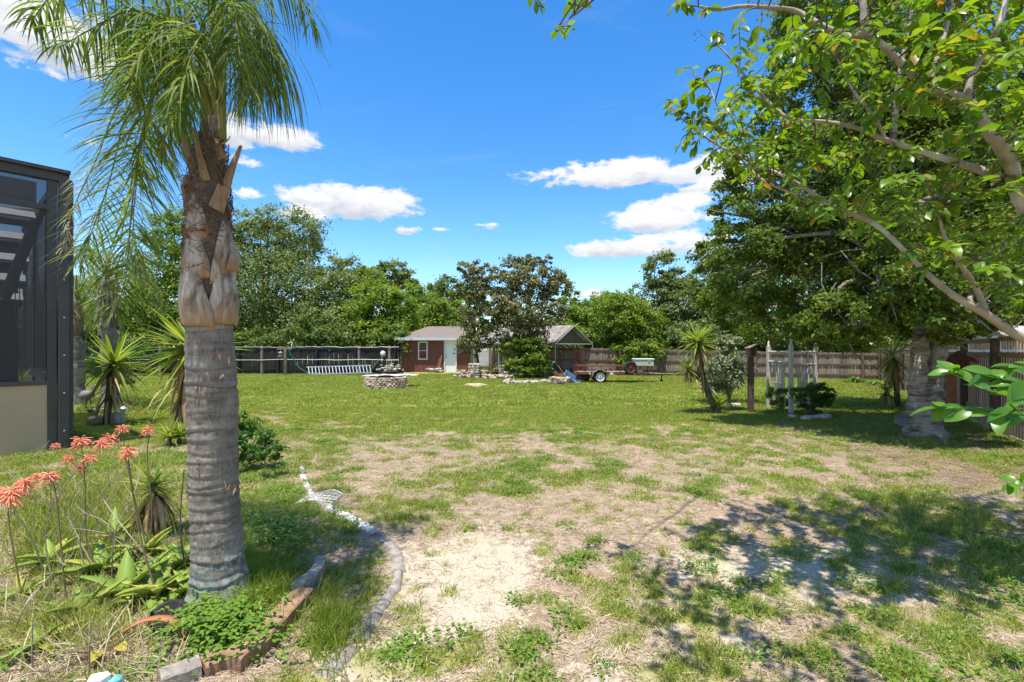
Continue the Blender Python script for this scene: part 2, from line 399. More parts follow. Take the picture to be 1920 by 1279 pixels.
M['white_plastic'] = mat('white_plastic', (.75, .75, .74), (.66, .66, .66), 5, bump=0, rough=.4)
M['statue'] = mat('statue_metal', (.22, .19, .18), (.13, .11, .10), 12, rough=.6, bump=.3)
M['sandpile'] = mat('sand_pile', (.44, .35, .25), (.34, .27, .18), 8, bump=.4)
M['turquoise'] = mat('turquoise', (.20, .50, .50), (.15, .40, .42), 9)
M['yellow_leaf'] = M['yucca_yellow']
# translucent insect screen
def screenmat():
    m, b, out = newmat('insect_screen')
    d = b.n('ShaderNodeBsdfDiffuse'); d.inputs[0].default_value = (.07, .07, .072, 1)
    t = b.n('ShaderNodeBsdfTransparent')
    mx = b.n('ShaderNodeMixShader'); mx.inputs[0].default_value = .60
    m.node_tree.links.new(t.outputs[0], mx.inputs[1]); m.node_tree.links.new(d.outputs[0], mx.inputs[2]); m.node_tree.links.new(mx.outputs[0], out.inputs[0])
    return m
M['screen'] = screenmat()
# palm trunk: ringed grey, lichen low down
def palmmat():
    m, b, out = newmat('palm_trunk')
    tc = b.n('ShaderNodeTexCoord'); o = tc.outputs['Object']
    fib = b.noise(b.mapping(o, (1, 1, .09)), 110, 4, .65)
    ring = b.noise(b.mapping(o, (.12, .12, 1)), 26, 5, .6)
    pat = b.noise(o, 7, 4, .6)
    col = b.ramp(b.m('ADD', b.m('MULTIPLY', ring, .55), b.m('MULTIPLY', pat, .45)), [(.34, (.10, .075, .055)), (.45, (.20, .165, .135)), (.58, (.285, .245, .205)), (.7, (.37, .33, .285))])
    col = b.mix(b.mrange(fib, .38, .62, .42, 0), col, (.055, .042, .035))
    col = b.mix(b.mrange(b.noise(b.mapping(o, (1, 1, .6)), 38, 3, .7), .60, .68, 0, .6), col, (.07, .05, .04))
    col = b.mix(b.mrange(b.noise(o, 3.1, 4, .7), .52, .66, 0, .35), col, (.33, .30, .27))
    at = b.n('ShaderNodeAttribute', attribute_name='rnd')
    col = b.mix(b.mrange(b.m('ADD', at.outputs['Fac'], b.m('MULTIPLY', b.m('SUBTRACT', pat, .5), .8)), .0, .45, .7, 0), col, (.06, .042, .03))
    sep = b.n('ShaderNodeSeparateXYZ'); b.put(sep.inputs[0], o)
    low = b.mrange(sep.outputs[2], .15, .62, .045, -.16)
    lich = b.mrange(b.m('ADD', b.noise(o, 26, 5, .7), low), .50, .56, 0, .9)
    col = b.mix(lich, col, (.25, .29, .25))
    p = b.n('ShaderNodeBsdfPrincipled'); b.put(p.inputs['Base Color'], col); p.inputs['Roughness'].default_value = .85
    bp = b.n('ShaderNodeBump'); bp.inputs['Strength'].default_value = .7; bp.inputs['Distance'].default_value = .012
    b.put(bp.inputs['Height'], b.m('ADD', b.m('MULTIPLY', fib, .6), b.m('MULTIPLY', b.noise(o, 30, 5, .7), .6)))
    b.put(p.inputs['Normal'], bp.outputs[0]); m.node_tree.links.new(p.outputs[0], out.inputs[0]); return m
M['palm_trunk'] = palmmat()
def sheathmat():
    m, b, out = newmat('palm_sheath')
    tc = b.n('ShaderNodeTexCoord'); o = tc.outputs['Object']
    n1 = b.noise(b.mapping(o, (1, 1, .35)), 14, 5, .6, .6); n2 = b.noise(b.mapping(o, (1, 1, .12)), 90, 3)
    col = b.ramp(n1, [(.34, (.085, .05, .03)), (.43, (.24, .165, .11)), (.54, (.42, .35, .285)), (.72, (.55, .49, .43))])
    at = b.n('ShaderNodeAttribute', attribute_name='rnd')
    col = b.mix(b.mrange(b.m('ADD', at.outputs['Fac'], b.m('MULTIPLY', n1, .5)), .28, .62, .85, 0), col, (.36, .19, .085))
    col = b.mix(b.mrange(n2, .4, .6, .3, 0), col, (.15, .11, .08))
    p = b.n('ShaderNodeBsdfPrincipled'); b.put(p.inputs['Base Color'], col); p.inputs['Roughness'].default_value = .75
    bp = b.n('ShaderNodeBump'); bp.inputs['Strength'].default_value = .6; bp.inputs['Distance'].default_value = .01
    b.put(bp.inputs['Height'], b.m('ADD', n1, b.m('MULTIPLY', n2, .4))); b.put(p.inputs['Normal'], bp.outputs[0])
    m.node_tree.links.new(p.outputs[0], out.inputs[0]); return m
M['sheath'] = sheathmat()
def groundmat():
    m, b, out = newmat('ground')
    geo = b.n('ShaderNodeNewGeometry'); pos = geo.outputs['Position']
    g = b.n('ShaderNodeAttribute', attribute_name='green').outputs['Fac']
    s = b.n('ShaderNodeAttribute', attribute_name='sand').outputs['Fac']
    br = b.n('ShaderNodeAttribute', attribute_name='brown').outputs['Fac']
    nb = b.noise(pos, 9, 6, .65); nf = b.noise(pos, 55, 5, .7); nc = b.noise(pos, 1.7, 4, .6)
    base = b.ramp(b.m('ADD', b.m('MULTIPLY', nb, .5), b.m('MULTIPLY', nf, .5)), [(.32, (.14, .092, .06)), (.44, (.26, .185, .125)), (.56, (.37, .275, .20)), (.72, (.44, .35, .265))])
    sand = b.ramp(nf, [(.3, (.36, .28, .20)), (.5, (.47, .39, .295)), (.7, (.54, .475, .375))])
    col = b.mix(b.mrange(b.m('ADD', s, b.m('MULTIPLY', b.m('ADD', b.m('SUBTRACT', nb, .5), b.m('MULTIPLY', b.m('SUBTRACT', nf, .5), .7)), 2.2)), .35, .62), base, sand)
    brown = b.ramp(nf, [(.3, (.10, .060, .04)), (.5, (.19, .125, .085)), (.7, (.30, .21, .15))])
    col = b.mix(b.mrange(b.m('ADD', br, b.m('MULTIPLY', b.m('SUBTRACT', nb, .5), 1.2)), .3, .75), col, brown)
    green = b.ramp(b.m('ADD', b.m('MULTIPLY', nc, .5), b.m('MULTIPLY', nf, .5)), [(.3, (.17, .20, .03)), (.5, (.25, .28, .042)), (.65, (.31, .33, .07)), (.8, (.38, .35, .13))])
    col = b.mix(b.mrange(b.m('ADD', g, b.m('MULTIPLY', b.m('SUBTRACT', nf, .5), .9)), .45, .95, 0, .85), col, green)
    p = b.n('ShaderNodeBsdfPrincipled'); b.put(p.inputs['Base Color'], col); p.inputs['Roughness'].default_value = .95; p.inputs['Specular IOR Level'].default_value = .1
    bp = b.n('ShaderNodeBump'); bp.inputs['Strength'].default_value = .9; bp.inputs['Distance'].default_value = .02
    b.put(bp.inputs['Height'], b.m('ADD', b.m('MULTIPLY', nb, .6), b.m('MULTIPLY', nf, .7))); b.put(p.inputs['Normal'], bp.outputs[0])
    m.node_tree.links.new(p.outputs[0], out.inputs[0]); return m
M['ground'] = groundmat()
# ---------------------------------------------------------------- ground
def smooth01(x): x = np.clip(x, 0, 1); return x*x*(3-2*x)
# patches given where they lie on the ground: px, py of the centre, half-sizes, amount
GREEN = [(1000,835,60,20,-.6),(850,862,190,22,-.12),(700,880,80,34,-.22),(900,1060,115,70,-.5),(880,1150,95,45,-.4),(1300,1000,230,50,-.28),(1440,1060,160,28,-.45),
    (1150,940,160,40,-.30),(1600,890,160,30,-.30),(1750,840,140,22,-.5),(1420,800,120,12,-.3),(1640,800,160,16,-.25),(1780,900,120,20,-.4),(1880,950,70,30,-.35),
    (480,950,140,90,.55),(560,1100,80,70,.35),(250,760,220,70,.5),(300,900,240,60,.35),(250,1050,200,60,.15),(1700,925,85,26,.75),(1745,985,95,34,.75),(1880,1060,80,60,.45),
    (1640,822,60,12,.75),(1850,850,120,16,.45),(1350,1240,320,60,.30),(1150,1180,160,50,.10),(1000,905,260,24,.35),(760,960,90,60,.35),(1230,1150,120,40,.2),(1560,1160,140,30,-.3),
    (1000,765,420,40,.35),(1250,780,200,20,.25),(520,790,120,14,-.25),(640,1180,90,50,.15),(720,1230,120,60,.05),(1000,1010,60,60,-.2),(1440,920,60,16,.35),(1640,850,160,14,-.2),
    (700,1100,40,60,.1),(1120,1260,200,30,-.05),(1700,1250,260,60,.15),(30,960,120,60,.2),(80,1240,200,40,-.1),(760,1040,30,60,-.35)]
SAND = [(900,1060,120,75,.85),(885,1150,95,50,.8),(1440,1055,190,32,.7),(1560,1110,190,40,.45),(1250,990,220,40,.15),(1700,1050,140,40,.25),(1000,835,80,24,-.1),
    (740,1240,110,50,.6),(640,1240,60,40,.5),(1300,1100,160,60,.15),(1330,1200,200,50,.3),(1850,960,100,30,.1),(1420,870,160,22,.1),(1300,930,160,20,.15),(760,1110,40,80,.35),(1120,1270,160,30,.4)]
BROWN = [(1750,845,230,30,.9),(1500,800,260,20,.55),(1640,970,60,24,.7),(1750,900,190,26,.5),(640,1040,90,26,.5),(1700,1200,260,60,.35),(120,1150,220,80,.5),(820,1000,90,22,.45),(1650,1040,120,20,.3),
    (480,880,90,50,.4),(850,850,220,40,.25),(1350,1150,200,40,.2),(1880,870,120,50,.5),(430,1230,160,50,.3)]
def blobs(px, py, L):
    s = np.zeros_like(px)
    for (x, y, rx, ry, a) in L: s += a*np.exp(-(((px-x)/rx)**2+((py-y)/ry)**2)**1.3)
    return s
def ground_fields(X, Y):
    Ys = np.maximum(Y, .6)
    px = CX+FOC*X/Ys; py = HY+FOC*EYE/Ys
    base = np.interp(Ys, [.5, 3, 5, 6.5, 8, 10, 13, 16, 40], [.54, .54, .53, .56, .66, .76, .88, 1.0, 1.05])
    n = fbm(X*1.3, Y*1.3, 4)-.5; n2 = fbm(X*7.5+9, Y*7.5, 3, 5)-.5
    far = np.clip((Ys-9)/6, 0, 1)
    g = base+blobs(px, py, GREEN)*.8+(n*1.05+n2*2.3)*(1-.45*far)
    s = np.interp(Ys, [.5, 4, 6, 9, 12], [.22, .14, .02, -.1, -.3])+blobs(px, py, SAND)+n*.2
    b = blobs(px, py, BROWN)+(fbm(X*1.7+40, Y*1.7, 3, 2)-.5)*.5
    return np.clip(g, 0, 1.1), np.clip(s, 0, 1), np.clip(b, 0, 1)
def axis(lo, hi, step, far, k=1.22):
    a = list(np.arange(lo, hi, step)); d = step
    while a[-1] < far: d *= k; a.append(a[-1]+d)
    d = step; b_ = []; x = lo
    while x > -far: d *= k; x -= d; b_.append(x)
    return np.array(b_[::-1]+a)
def hgt(X, Y):
    near = np.clip(1-np.maximum(Y-8, 0)/14, .15, 1)
    return ((fbm(X*.9, Y*.9, 3, 3)-.5)*.05+(fbm(X*5, Y*5, 2, 7)-.5)*.022)*near
def zat(x, y): return float(hgt(np.array([float(x)]), np.array([float(y)]))[0])
def make_ground():
    xs = axis(-6.5, 9.0, .055, 900); ys = axis(.9, 12.5, .055, 900)
    X, Y = np.meshgrid(xs, ys); nx, ny = len(xs), len(ys)
    Z = hgt(X, Y)*np.clip((60-np.hypot(X, Y))/30, 0, 1)
    V = np.stack([X, Y, Z], -1).reshape(-1, 3)
    i = np.arange((ny-1)*(nx-1)); r, c = i//(nx-1), i % (nx-1)
    F = np.stack([r*nx+c, r*nx+c+1, (r+1)*nx+c+1, (r+1)*nx+c], 1)
    me = npmesh('ground', V, F, M['ground'], smooth=True)
    g, s, b = ground_fields(X.ravel(), Y.ravel())
    for nme, a in (('green', g), ('sand', s), ('brown', b)):
        at = me.attributes.new(nme, 'FLOAT', 'POINT'); at.data.foreach_set('value', a.astype(np.float32))
    o = link('ground', me, kind='structure', label='sandy back yard ground with patchy green lawn')
    return o
ground = make_ground()

# ---------------------------------------------------------------- grass (instanced tufts)
def scatter(name, variants, pts, scales, label, tilt=.15):
    "one stuff object: variants (meshes) instanced on points by geometry nodes"
    col = bpy.data.collections.new(name+'_tufts')
    for i, me in enumerate(variants):
        o = bpy.data.objects.new(name+'_tuft', me); col.objects.link(o)
    n = len(pts); me = bpy.data.meshes.new(name)
    me.vertices.add(n); me.vertices.foreach_set('co', pts.astype(np.float32).ravel())
    R = np.random.RandomState(len(name)+n)
    rot = np.stack([R.uniform(-tilt, tilt, n), R.uniform(-tilt, tilt, n), R.uniform(0, 6.283, n)], 1)
    a = me.attributes.new('rot', 'FLOAT_VECTOR', 'POINT'); a.data.foreach_set('vector', rot.astype(np.float32).ravel())
    a = me.attributes.new('sc', 'FLOAT', 'POINT'); a.data.foreach_set('value', scales.astype(np.float32))
    a = me.attributes.new('idx', 'INT', 'POINT'); a.data.foreach_set('value', R.randint(0, len(variants), n).astype(np.int32))
    o = link(name, me, kind='stuff', label=label)
    nt = bpy.data.node_groups.new(name, 'GeometryNodeTree')
    nt.interface.new_socket('Geometry', in_out='INPUT', socket_type='NodeSocketGeometry')
    nt.interface.new_socket('Geometry', in_out='OUTPUT', socket_type='NodeSocketGeometry')
    N = nt.nodes; L = nt.links
    gi = N.new('NodeGroupInput'); go = N.new('NodeGroupOutput')
    m2p = N.new('GeometryNodeMeshToPoints'); iop = N.new('GeometryNodeInstanceOnPoints')
    ci = N.new('GeometryNodeCollectionInfo'); ci.inputs[0].default_value = col
    ci.inputs['Separate Children'].default_value = True; ci.inputs['Reset Children'].default_value = True
    def na(nm, t):
        x = N.new('GeometryNodeInputNamedAttribute'); x.data_type = t; x.inputs[0].default_value = nm; return x.outputs[0]
    L.new(gi.outputs[0], m2p.inputs[0]); L.new(m2p.outputs[0], iop.inputs['Points']); L.new(ci.outputs[0], iop.inputs['Instance'])
    iop.inputs['Pick Instance'].default_value = True
    L.new(na('idx', 'INT'), iop.inputs['Instance Index'])
    e2r = N.new('FunctionNodeEulerToRotation'); L.new(na('rot', 'FLOAT_VECTOR'), e2r.inputs[0]); L.new(e2r.outputs[0], iop.inputs['Rotation'])
    L.new(na('sc', 'FLOAT'), iop.inputs['Scale'])
    L.new(iop.outputs[0], go.inputs[0])
    md = o.modifiers.new('scatter', 'NODES'); md.node_group = nt
    return o
def tuft(n, rad, h, w, lean=.6, seg=3, m='grass', seed=0, dry=.08):
    random.seed(seed); mb = MB()
    for i in range(n):
        a = random.uniform(0, 2*PI); rr = rad*math.sqrt(random.random())
        p = Vector((rr*math.cos(a), rr*math.sin(a), -.01))
        b_ = random.uniform(0, 2*PI)
        d = Vector((math.cos(b_)*lean*random.random(), math.sin(b_)*lean*random.random(), 1))
        L = h*random.uniform(.45, 1.15)
        mb.blade(p, d, rnd_dir(), L, w*random.uniform(.7, 1.3), seg, droop=random.uniform(.1, 1.0), fold=.2, r=random.uniform(0, .25) if random.random() > dry else .9)
    return mb.mesh('tuft', M[m])
def flatweed(n, rad, seed):
    random.seed(seed); mb = MB()
    for i in range(n):
        a = random.uniform(0, 2*PI); rr = rad*random.random()
        p = Vector((rr*math.cos(a), rr*math.sin(a), random.uniform(.004, .035)))
        d = Vector((math.cos(a)+random.gauss(0, .5), math.sin(a)+random.gauss(0, .5), random.uniform(.1, .8)))
        mb.blade(p, d, (0, 0, 1), random.uniform(.018, .034), random.uniform(.010, .017), 2, droop=.6, fold=.2, wprof=lambda t: math.sin(PI*(.12+.86*t)), r=random.uniform(0, .4))
    return mb.mesh('weed', M['weed'])
def debris(n, rad, L, w, m, seed, flat=.2):
    random.seed(seed); mb = MB()
    for i in range(n):
        a = random.uniform(0, 2*PI); rr = rad*math.sqrt(random.random())
        p = Vector((rr*math.cos(a), rr*math.sin(a), random.uniform(.002, .014)))
        b_ = random.uniform(0, 2*PI)
        mb.blade(p, (math.cos(b_), math.sin(b_), random.uniform(-.02, flat)), (0, 0, 1), L*random.uniform(.4, 1.3), w*random.uniform(.6, 1.4), 2, droop=flat, fold=.3, wprof=lambda t: math.sin(PI*(.1+.85*t)))
    return mb.mesh('debris', M[m])
R0 = np.random.RandomState(5)
def sample(y0, y1, n, extra=.6, xlim=None):
    "points in the yard between two distances, denser towards the viewer"
    Y = y0+(y1-y0)*R0.rand(n)
    W = Y*1.09+extra
    wmax = y1*1.09+extra
    X = (R0.rand(n)*2-1)*wmax
    k = np.abs(X) < W
    return X[k], Y[k]
def with_z(X, Y): return np.stack([X, Y, hgt(X, Y)], 1)
def right_fence_x(Y): return 8.75+(Y-8.2)*(18.4-8.75)/(24-8.2)
CURB = [(566,880),(572,905),(588,932),(612,950),(645,968),(680,986),(712,1008),(737,1034),(746,1062),(742,1098),(722,1128),(700,1158),(676,1192),(650,1226),(618,1262),(585,1300)]
_cp = poly_smooth([G(*p) for p in CURB], 5); _cpa = np.array([[p.x, p.y] for p in _cp])
def curb_clear(X, Y):
    d = np.full(len(X), 9.0)
    for a in _cpa: d = np.minimum(d, np.hypot(X-a[0], Y-a[1]))
    return (d > .095) | (R0.rand(len(X)) < .12)
def grass_band(name, y0, y1, n, variants, s0, s1, label, thr=.42, soft=.5, power=1.0):
    X, Y = sample(y0, y1, n)
    g, s, b = ground_fields(X, Y)
    pr = np.maximum(np.clip((g-thr)/soft, 0, 1)**power*(1-.5*np.clip(s, 0, 1)), .035+.10*(fbm(X*9, Y*9, 2, 31) > .56))
    k = (R0.rand(len(X)) < pr) & (X < right_fence_x(Y)-.1)
    if y0 < 6: k &= curb_clear(X, Y)
    X, Y, g = X[k], Y[k], g[k]
    sc = R0.uniform(s0, s1, len(X))*np.clip(.55+g*.55, .5, 1.25)
    return scatter(name, variants, with_z(X, Y), sc, label)
near_v = [tuft(15, .05, .055, .0048, 1.3, 3, seed=i+1, dry=.12) for i in range(5)]+[tuft(8, .03, .10, .0042, .8, 4, seed=20+i, dry=.25) for i in range(2)]
grass_band('near_grass', 1.2, 5.2, 105000, near_v, .45, 1.1, 'short green grass tufts growing in the sand nearest the camera', .44, .6)
mid_v = [tuft(30, .11, .060, .009, 1.1, 2, seed=40+i) for i in range(6)]
grass_band('middle_grass', 5.2, 13.0, 95000, mid_v, .6, 1.15, 'patchy green grass tufts across the middle of the yard', .42, .6)
far_v = [tuft(44, .27, .065, .022, 1.2, 2, seed=60+i, dry=.05) for i in range(6)]
X_, Y_ = sample(13.0, 29.5, 85000)
def far_grass():
    X, Y = X_, Y_
    k = X < right_fence_x(Y)-.2
    k &= Y < np.interp(X, [-6.7, -6.6, 2, 18.4], [29.4, 31.2, 29.8, 23.8])
    k &= R0.rand(len(X)) < .68
    X, Y = X[k], Y[k]
    scatter('lawn_grass', far_v, with_z(X, Y), R0.uniform(.5, 1.25, len(X))*(.75+.5*fbm(X*.5, Y*.5, 3)), 'dense sunlit lawn grass in the far half of the yard')
far_grass()
weeds = [flatweed(42, .09, 80+i) for i in range(4)]
def weed_layer():
    X, Y = sample(1.4, 9.5, 15000)
    g, s, b = ground_fields(X, Y)
    n = fbm(X*1.6+3, Y*1.6, 3, 11)
    k = (R0.rand(len(X)) < np.clip((g-.35)*1.2, 0, 1)*np.clip((n-.46)*7, 0.02, 1)) & (X < right_fence_x(Y)-.1)
    scatter('low_weeds', weeds, with_z(X[k], Y[k]), R0.uniform(.6, 1.4, k.sum()), 'low round-leaved green weeds among the grass tufts')
weed_layer()
def litter_layer():
    v = [debris(14, .10, .035, .010, 'litter', 90+i) for i in range(4)]
    X, Y = sample(1.4, 13, 42000)
    g, s, b = ground_fields(X, Y)
    k = (R0.rand(len(X)) < np.clip(b*1.1-.12, .05, .85)*(1-.8*np.clip(s*1.5, 0, 1))) & (X < right_fence_x(Y)-.1)
    scatter('leaf_litter', v, with_z(X[k], Y[k]), R0.uniform(.5, 1.1, k.sum()), 'brown fallen leaf litter on the bare soil')
    v = [debris(22, .10, .07, .0035, 'thatch', 100+i, .25) for i in range(4)]
    X, Y = sample(1.2, 9, 36000)
    g, s, b = ground_fields(X, Y)
    k = (R0.rand(len(X)) < np.clip(.85-s*.8, .18, .8)) & (X < right_fence_x(Y)-.1)
    scatter('dry_thatch', v, with_z(X[k], Y[k]), R0.uniform(.5, 1.1, k.sum()), 'dry straw-coloured grass thatch on the sand')
litter_layer()
def twig_layer():
    vs = []
    for sd in range(4):
        random.seed(300+sd); mb = MB()
        for i in range(3):
            p = Vector((random.gauss(0, .08), random.gauss(0, .08), .008)); a = random.uniform(0, 6.28); L = random.uniform(.04, .16)
            q = p+Vector((math.cos(a)*L*.5, math.sin(a)*L*.5, random.uniform(0, .012))); e = q+Vector((math.cos(a+.4)*L*.5, math.sin(a+.4)*L*.5, -.003))
            mb.tube([p, q, e], [.0022, .0018, .001], 4)
        vs.append(mb.mesh('twigs', M['twig'] if sd % 2 else M['dry_stalk']))
    X, Y = sample(1.4, 9, 1900)
    k = X < right_fence_x(Y)-.2
    scatter('fallen_twigs', vs, with_z(X[k], Y[k]), R0.uniform(.5, 1.2, k.sum()), 'small fallen twigs strewn over the sand and grass')
twig_layer()

# ---------------------------------------------------------------- foliage
def leaves_mesh(name, centres, n_tot, size, mt, seed, clump=.36, sub=7, spread=.32, elong=1.7, flat=.55, wts=None, gaps=.5):
    """leaf quads spread as twig clusters in the crown lobes. centres: (c, (rx,ry,rz))"""
    R = np.random.RandomState(seed)
    L = len(centres); Cc = np.array([list(c) for c, r in centres]); Rr = np.array([list(r) for c, r in centres])
    vol = Rr.prod(1)**(2/3.); vol = vol/vol.sum()
    nclump = max(20, int(n_tot/ (sub*14)))
    li = R.choice(L, nclump*2, p=vol)
    d = R.normal(size=(nclump*2, 3)); d /= np.linalg.norm(d, axis=1, keepdims=True)
    rad = np.clip(R.normal(.86, .15, nclump*2), .25, 1.14)
    rad = np.where(R.rand(nclump*2) < .30, R.uniform(.1, .8, nclump*2), rad)
    cc = Cc[li]+d*rad[:, None]*Rr[li]
    # drop clumps deep inside other lobes
    inside = np.zeros(len(cc), bool)
    for j in range(L):
        q = (((cc-Cc[j])/Rr[j])**2).sum(1); inside |= (q < .38) & (R.rand(len(cc)) < .75)
    cc, li, d = cc[~inside][:nclump], li[~inside][:nclump], d[~inside][:nclump]
    cr = Rr[li].mean(1)*clump*R.uniform(.5, 1.2, len(cc))
    # twig clusters
    ns = sub; ti = np.repeat(np.arange(len(cc)), ns)
    td = R.normal(size=(len(ti), 3)); td /= np.linalg.norm(td, axis=1, keepdims=True)
    td[:, 2] *= flat
    tc = cc[ti]+td*cr[ti][:, None]*R.uniform(.4, 1.1, len(ti))[:, None]
    tr = cr[ti]*spread*R.uniform(.7, 1.8, len(ti))*1.5
    per = max(3, int(n_tot/len(ti)))
    lf = np.repeat(np.arange(len(ti)), per)
    g = R.normal(size=(len(lf), 3))*np.array([1, 1, .7])
    c = tc[lf]+g*tr[lf][:, None]*.6
    n = len(c)
    out = (c-Cc[li[ti[lf]]]); out /= (np.linalg.norm(out, axis=1, keepdims=True)+1e-6)
    nrm = R.normal(size=(n, 3))*.75+out*.5+np.array([0, 0, .65]); nrm /= np.linalg.norm(nrm, axis=1, keepdims=True)
    a = R.normal(size=(n, 3)); a -= nrm*(a*nrm).sum(1, keepdims=True); a /= np.linalg.norm(a, axis=1, keepdims=True)
    bb = np.cross(nrm, a)
    s = size*R.uniform(.55, 1.25, n)
    ha = a*(s*.5*elong/1.3)[:, None]; hb = bb*(s*.5/1.3)[:, None]
    k = nrm*(s*.12)[:, None]
    V = np.stack([c-ha, c-hb*1.0+k+ha*-.1, c+ha, c+hb+k+ha*-.1], 1).reshape(-1, 3)
    F = np.arange(n*4).reshape(-1, 4)
    cr_ = R.rand(len(cc))
    rv = np.clip(cr_[ti[lf]]*.45+R.rand(n)*.55, 0, 1)
    return npmesh(name, V, F, mt, np.repeat(rv, 4))
def crown_lobes(L, seed=0, dsp=.85):
    out = []
    for (px, py, D, rx, ry) in L:
        c = P(px, py, D); k = D/FOC
        out.append((c, (rx*k, (rx+ry)*.5*k*dsp, ry*k)))
    return out
def tree(name, label, lobes, n, size, mt, seed, trunk=None, bark='bark', trad=.2, group=None, limbs=True, cat='tree', clump=.34, elong=1.7, spread=.33):
    random.seed(seed)
    L = crown_lobes(lobes)
    if trunk is None:
        c = sum((l[0] for l in L), Vector())/len(L); base = Vector((c.x, c.y, 0))
    else: base = Vector(trunk)
    t = thing(name, label, cat, base, group=group)
    mb = MB()
    top = max(L, key=lambda l: l[0].z)[0]
    mid = Vector((base.x*.6+top.x*.4, base.y*.6+top.y*.4, max(1.0, top.z*.45)))
    mb.tube(poly_smooth([base-Vector((0, 0, .1)), base.lerp(mid, .3)+Vector((random.gauss(0, .06), 0, 0)), mid, mid.lerp(top, .75)]), [trad*(1.35-.95*i/12) for i in range(13)], 10)
    mb.build('trunk', M[bark], t, True, True)
    if limbs:
        mb = MB()
        for c, r in L:
            for k in range(3 if len(L) < 7 else 2):
                s = base.lerp(mid, random.uniform(.55, 1.0)); e = c+Vector((random.gauss(0, .5)*r[0], random.gauss(0, .5)*r[1], random.uniform(-.1, .8)*r[2]))
                m_ = s.lerp(e, .5)+Vector((0, 0, random.uniform(-.1, .25)*r[2]))
                pp = poly_smooth([s, m_, e], 4)
                mb.tube(pp, [trad*.42*(1-.85*i/(len(pp)-1)) for i in range(len(pp))], 5)
        mb.build('limbs', M[bark], t, True, True)
    me = leaves_mesh('crown', [(c-base, r) for c, r in L], n, size, M[mt] if isinstance(mt, str) else mt, seed, clump, elong=elong, spread=spread)
    link('crown', me, t, kind='stuff')
    return t

gB = 'trees beyond the back fence'
tree('broadleaf_tree', 'tall bright yellow-green tree left of the nearest palm trunk, beyond the black fence', [(300,500,37,60,75),(330,440,37,45,50),(275,600,36,80,50),(345,560,37,60,80),(200,610,37,60,45),(240,540,38,40,40)], 34000, .17, 'tree_bright', 101, group=gB)
tree('broadleaf_tree', 'grey-green tree seen between the two background palms on the left', [(170,560,41,40,45),(120,600,41,60,40),(180,620,40,50,40),(60,590,42,60,50)], 12000, .18, 'tree_grey', 102, group=gB)
tree('oak_tree', 'largest rounded grey-green oak right behind the nearest palm trunk', [(490,455,39,62,62),(555,450,39,58,50),(430,500,39,55,70),(520,540,38,95,75),(600,560,38,45,55),(440,600,38,80,50),(560,610,37,90,38),(480,420,39,30,30)], 60000, .17, 'tree_grey', 103, trad=.32, group=gB)
tree('oak_tree', 'mid green tree with drooping branches right of the largest oak', [(640,560,36,45,55),(660,610,35,60,45),(620,600,35,50,40),(650,510,38,40,30)], 24000, .16, 'tree_grey', 104, group=gB)
tree('broadleaf_tree', 'dense green tree left of the red shed roof, beyond the fence', [(700,580,34,50,50),(745,590,34,45,45),(710,630,33,70,30),(690,530,37,35,30)], 26000, .15, 'tree_bright', 105, group=gB)
tree('oak_tree', 'distant bluish tall tree showing above the shed tree line', [(735,515,62,35,24),(760,530,62,30,20),(705,520,62,25,20)], 7000, .3, 'tree_grey', 106, group=gB)
tree('broadleaf_tree', 'green tree directly behind the red shed roof', [(800,590,38,55,38),(845,600,38,40,35),(790,620,37,60,30),(770,565,38,35,28)], 24000, .16, 'tree_bright', 107, group=gB)
tree('pine_tree', 'distant feathery pine showing between the shed and the brown magnolia', [(850,548,60,45,28),(820,560,60,40,30),(880,570,60,40,30)], 8000, .28, 'tree_dark', 108, group=gB)
tree('broadleaf_tree', 'bright green tree just right of the brown magnolia', [(1100,600,34,50,40),(1140,590,34,42,40),(1090,640,33,50,30),(1070,570,35,25,25)], 22000, .15, 'tree_bright', 109, group=gB)
tree('vine_hedge', 'mass of bright vines hanging over the wooden fence above the trailer', [(1165,590,29.5,45,45),(1205,615,28.6,40,45),(1160,640,29.5,36,30),(1178,660,28.0,24,22),(1215,655,28,40,22),(1150,628,30,30,22)], 30000, .12, 'tree_bright', 110, group=gB, trunk=(6.5, 29.5, 0), trad=.08, cat='vines')
tree('broadleaf_tree', 'slender grey-green tree rising alone right of the vines', [(1240,505,31,30,36),(1235,560,31,40,40),(1265,530,31,22,26),(1225,600,31,45,35)], 17000, .13, 'tree_grey', 111, group=gB)
tree('broadleaf_tree', 'olive green tree behind the two-headed yucca, beyond the fence', [(1290,570,30,48,45),(1330,540,30,50,60),(1370,590,29,55,55),(1300,630,28.5,60,30),(1400,520,30,50,70),(1340,480,30,30,35)], 42000, .13, 'tree_grey', 112, group=gB)
tree('broadleaf_tree', 'dark tree behind the white trellis, beyond the fence', [(1450,560,28,70,80),(1530,540,27.5,70,90),(1480,630,27,80,40),(1580,620,26.5,70,45),(1500,440,28,70,60)], 40000, .13, 'tree_dark', 113, group=gB)
tree('broadleaf_tree', 'green tree behind the twin-trunk oak near the fence corner', [(1660,560,29,70,80),(1740,540,29,80,90),(1700,630,28,90,45),(1800,600,31,70,60)], 26000, .15, 'tree_dark', 114, group=gB)
tree('broadleaf_tree', 'bright neighbouring tree beyond the right-hand slatted fence', [(1880,560,22,70,60),(1920,500,22,80,70),(1960,590,22,80,60),(1850,600,24,50,35)], 22000, .12, 'tree_bright', 115, group=gB)
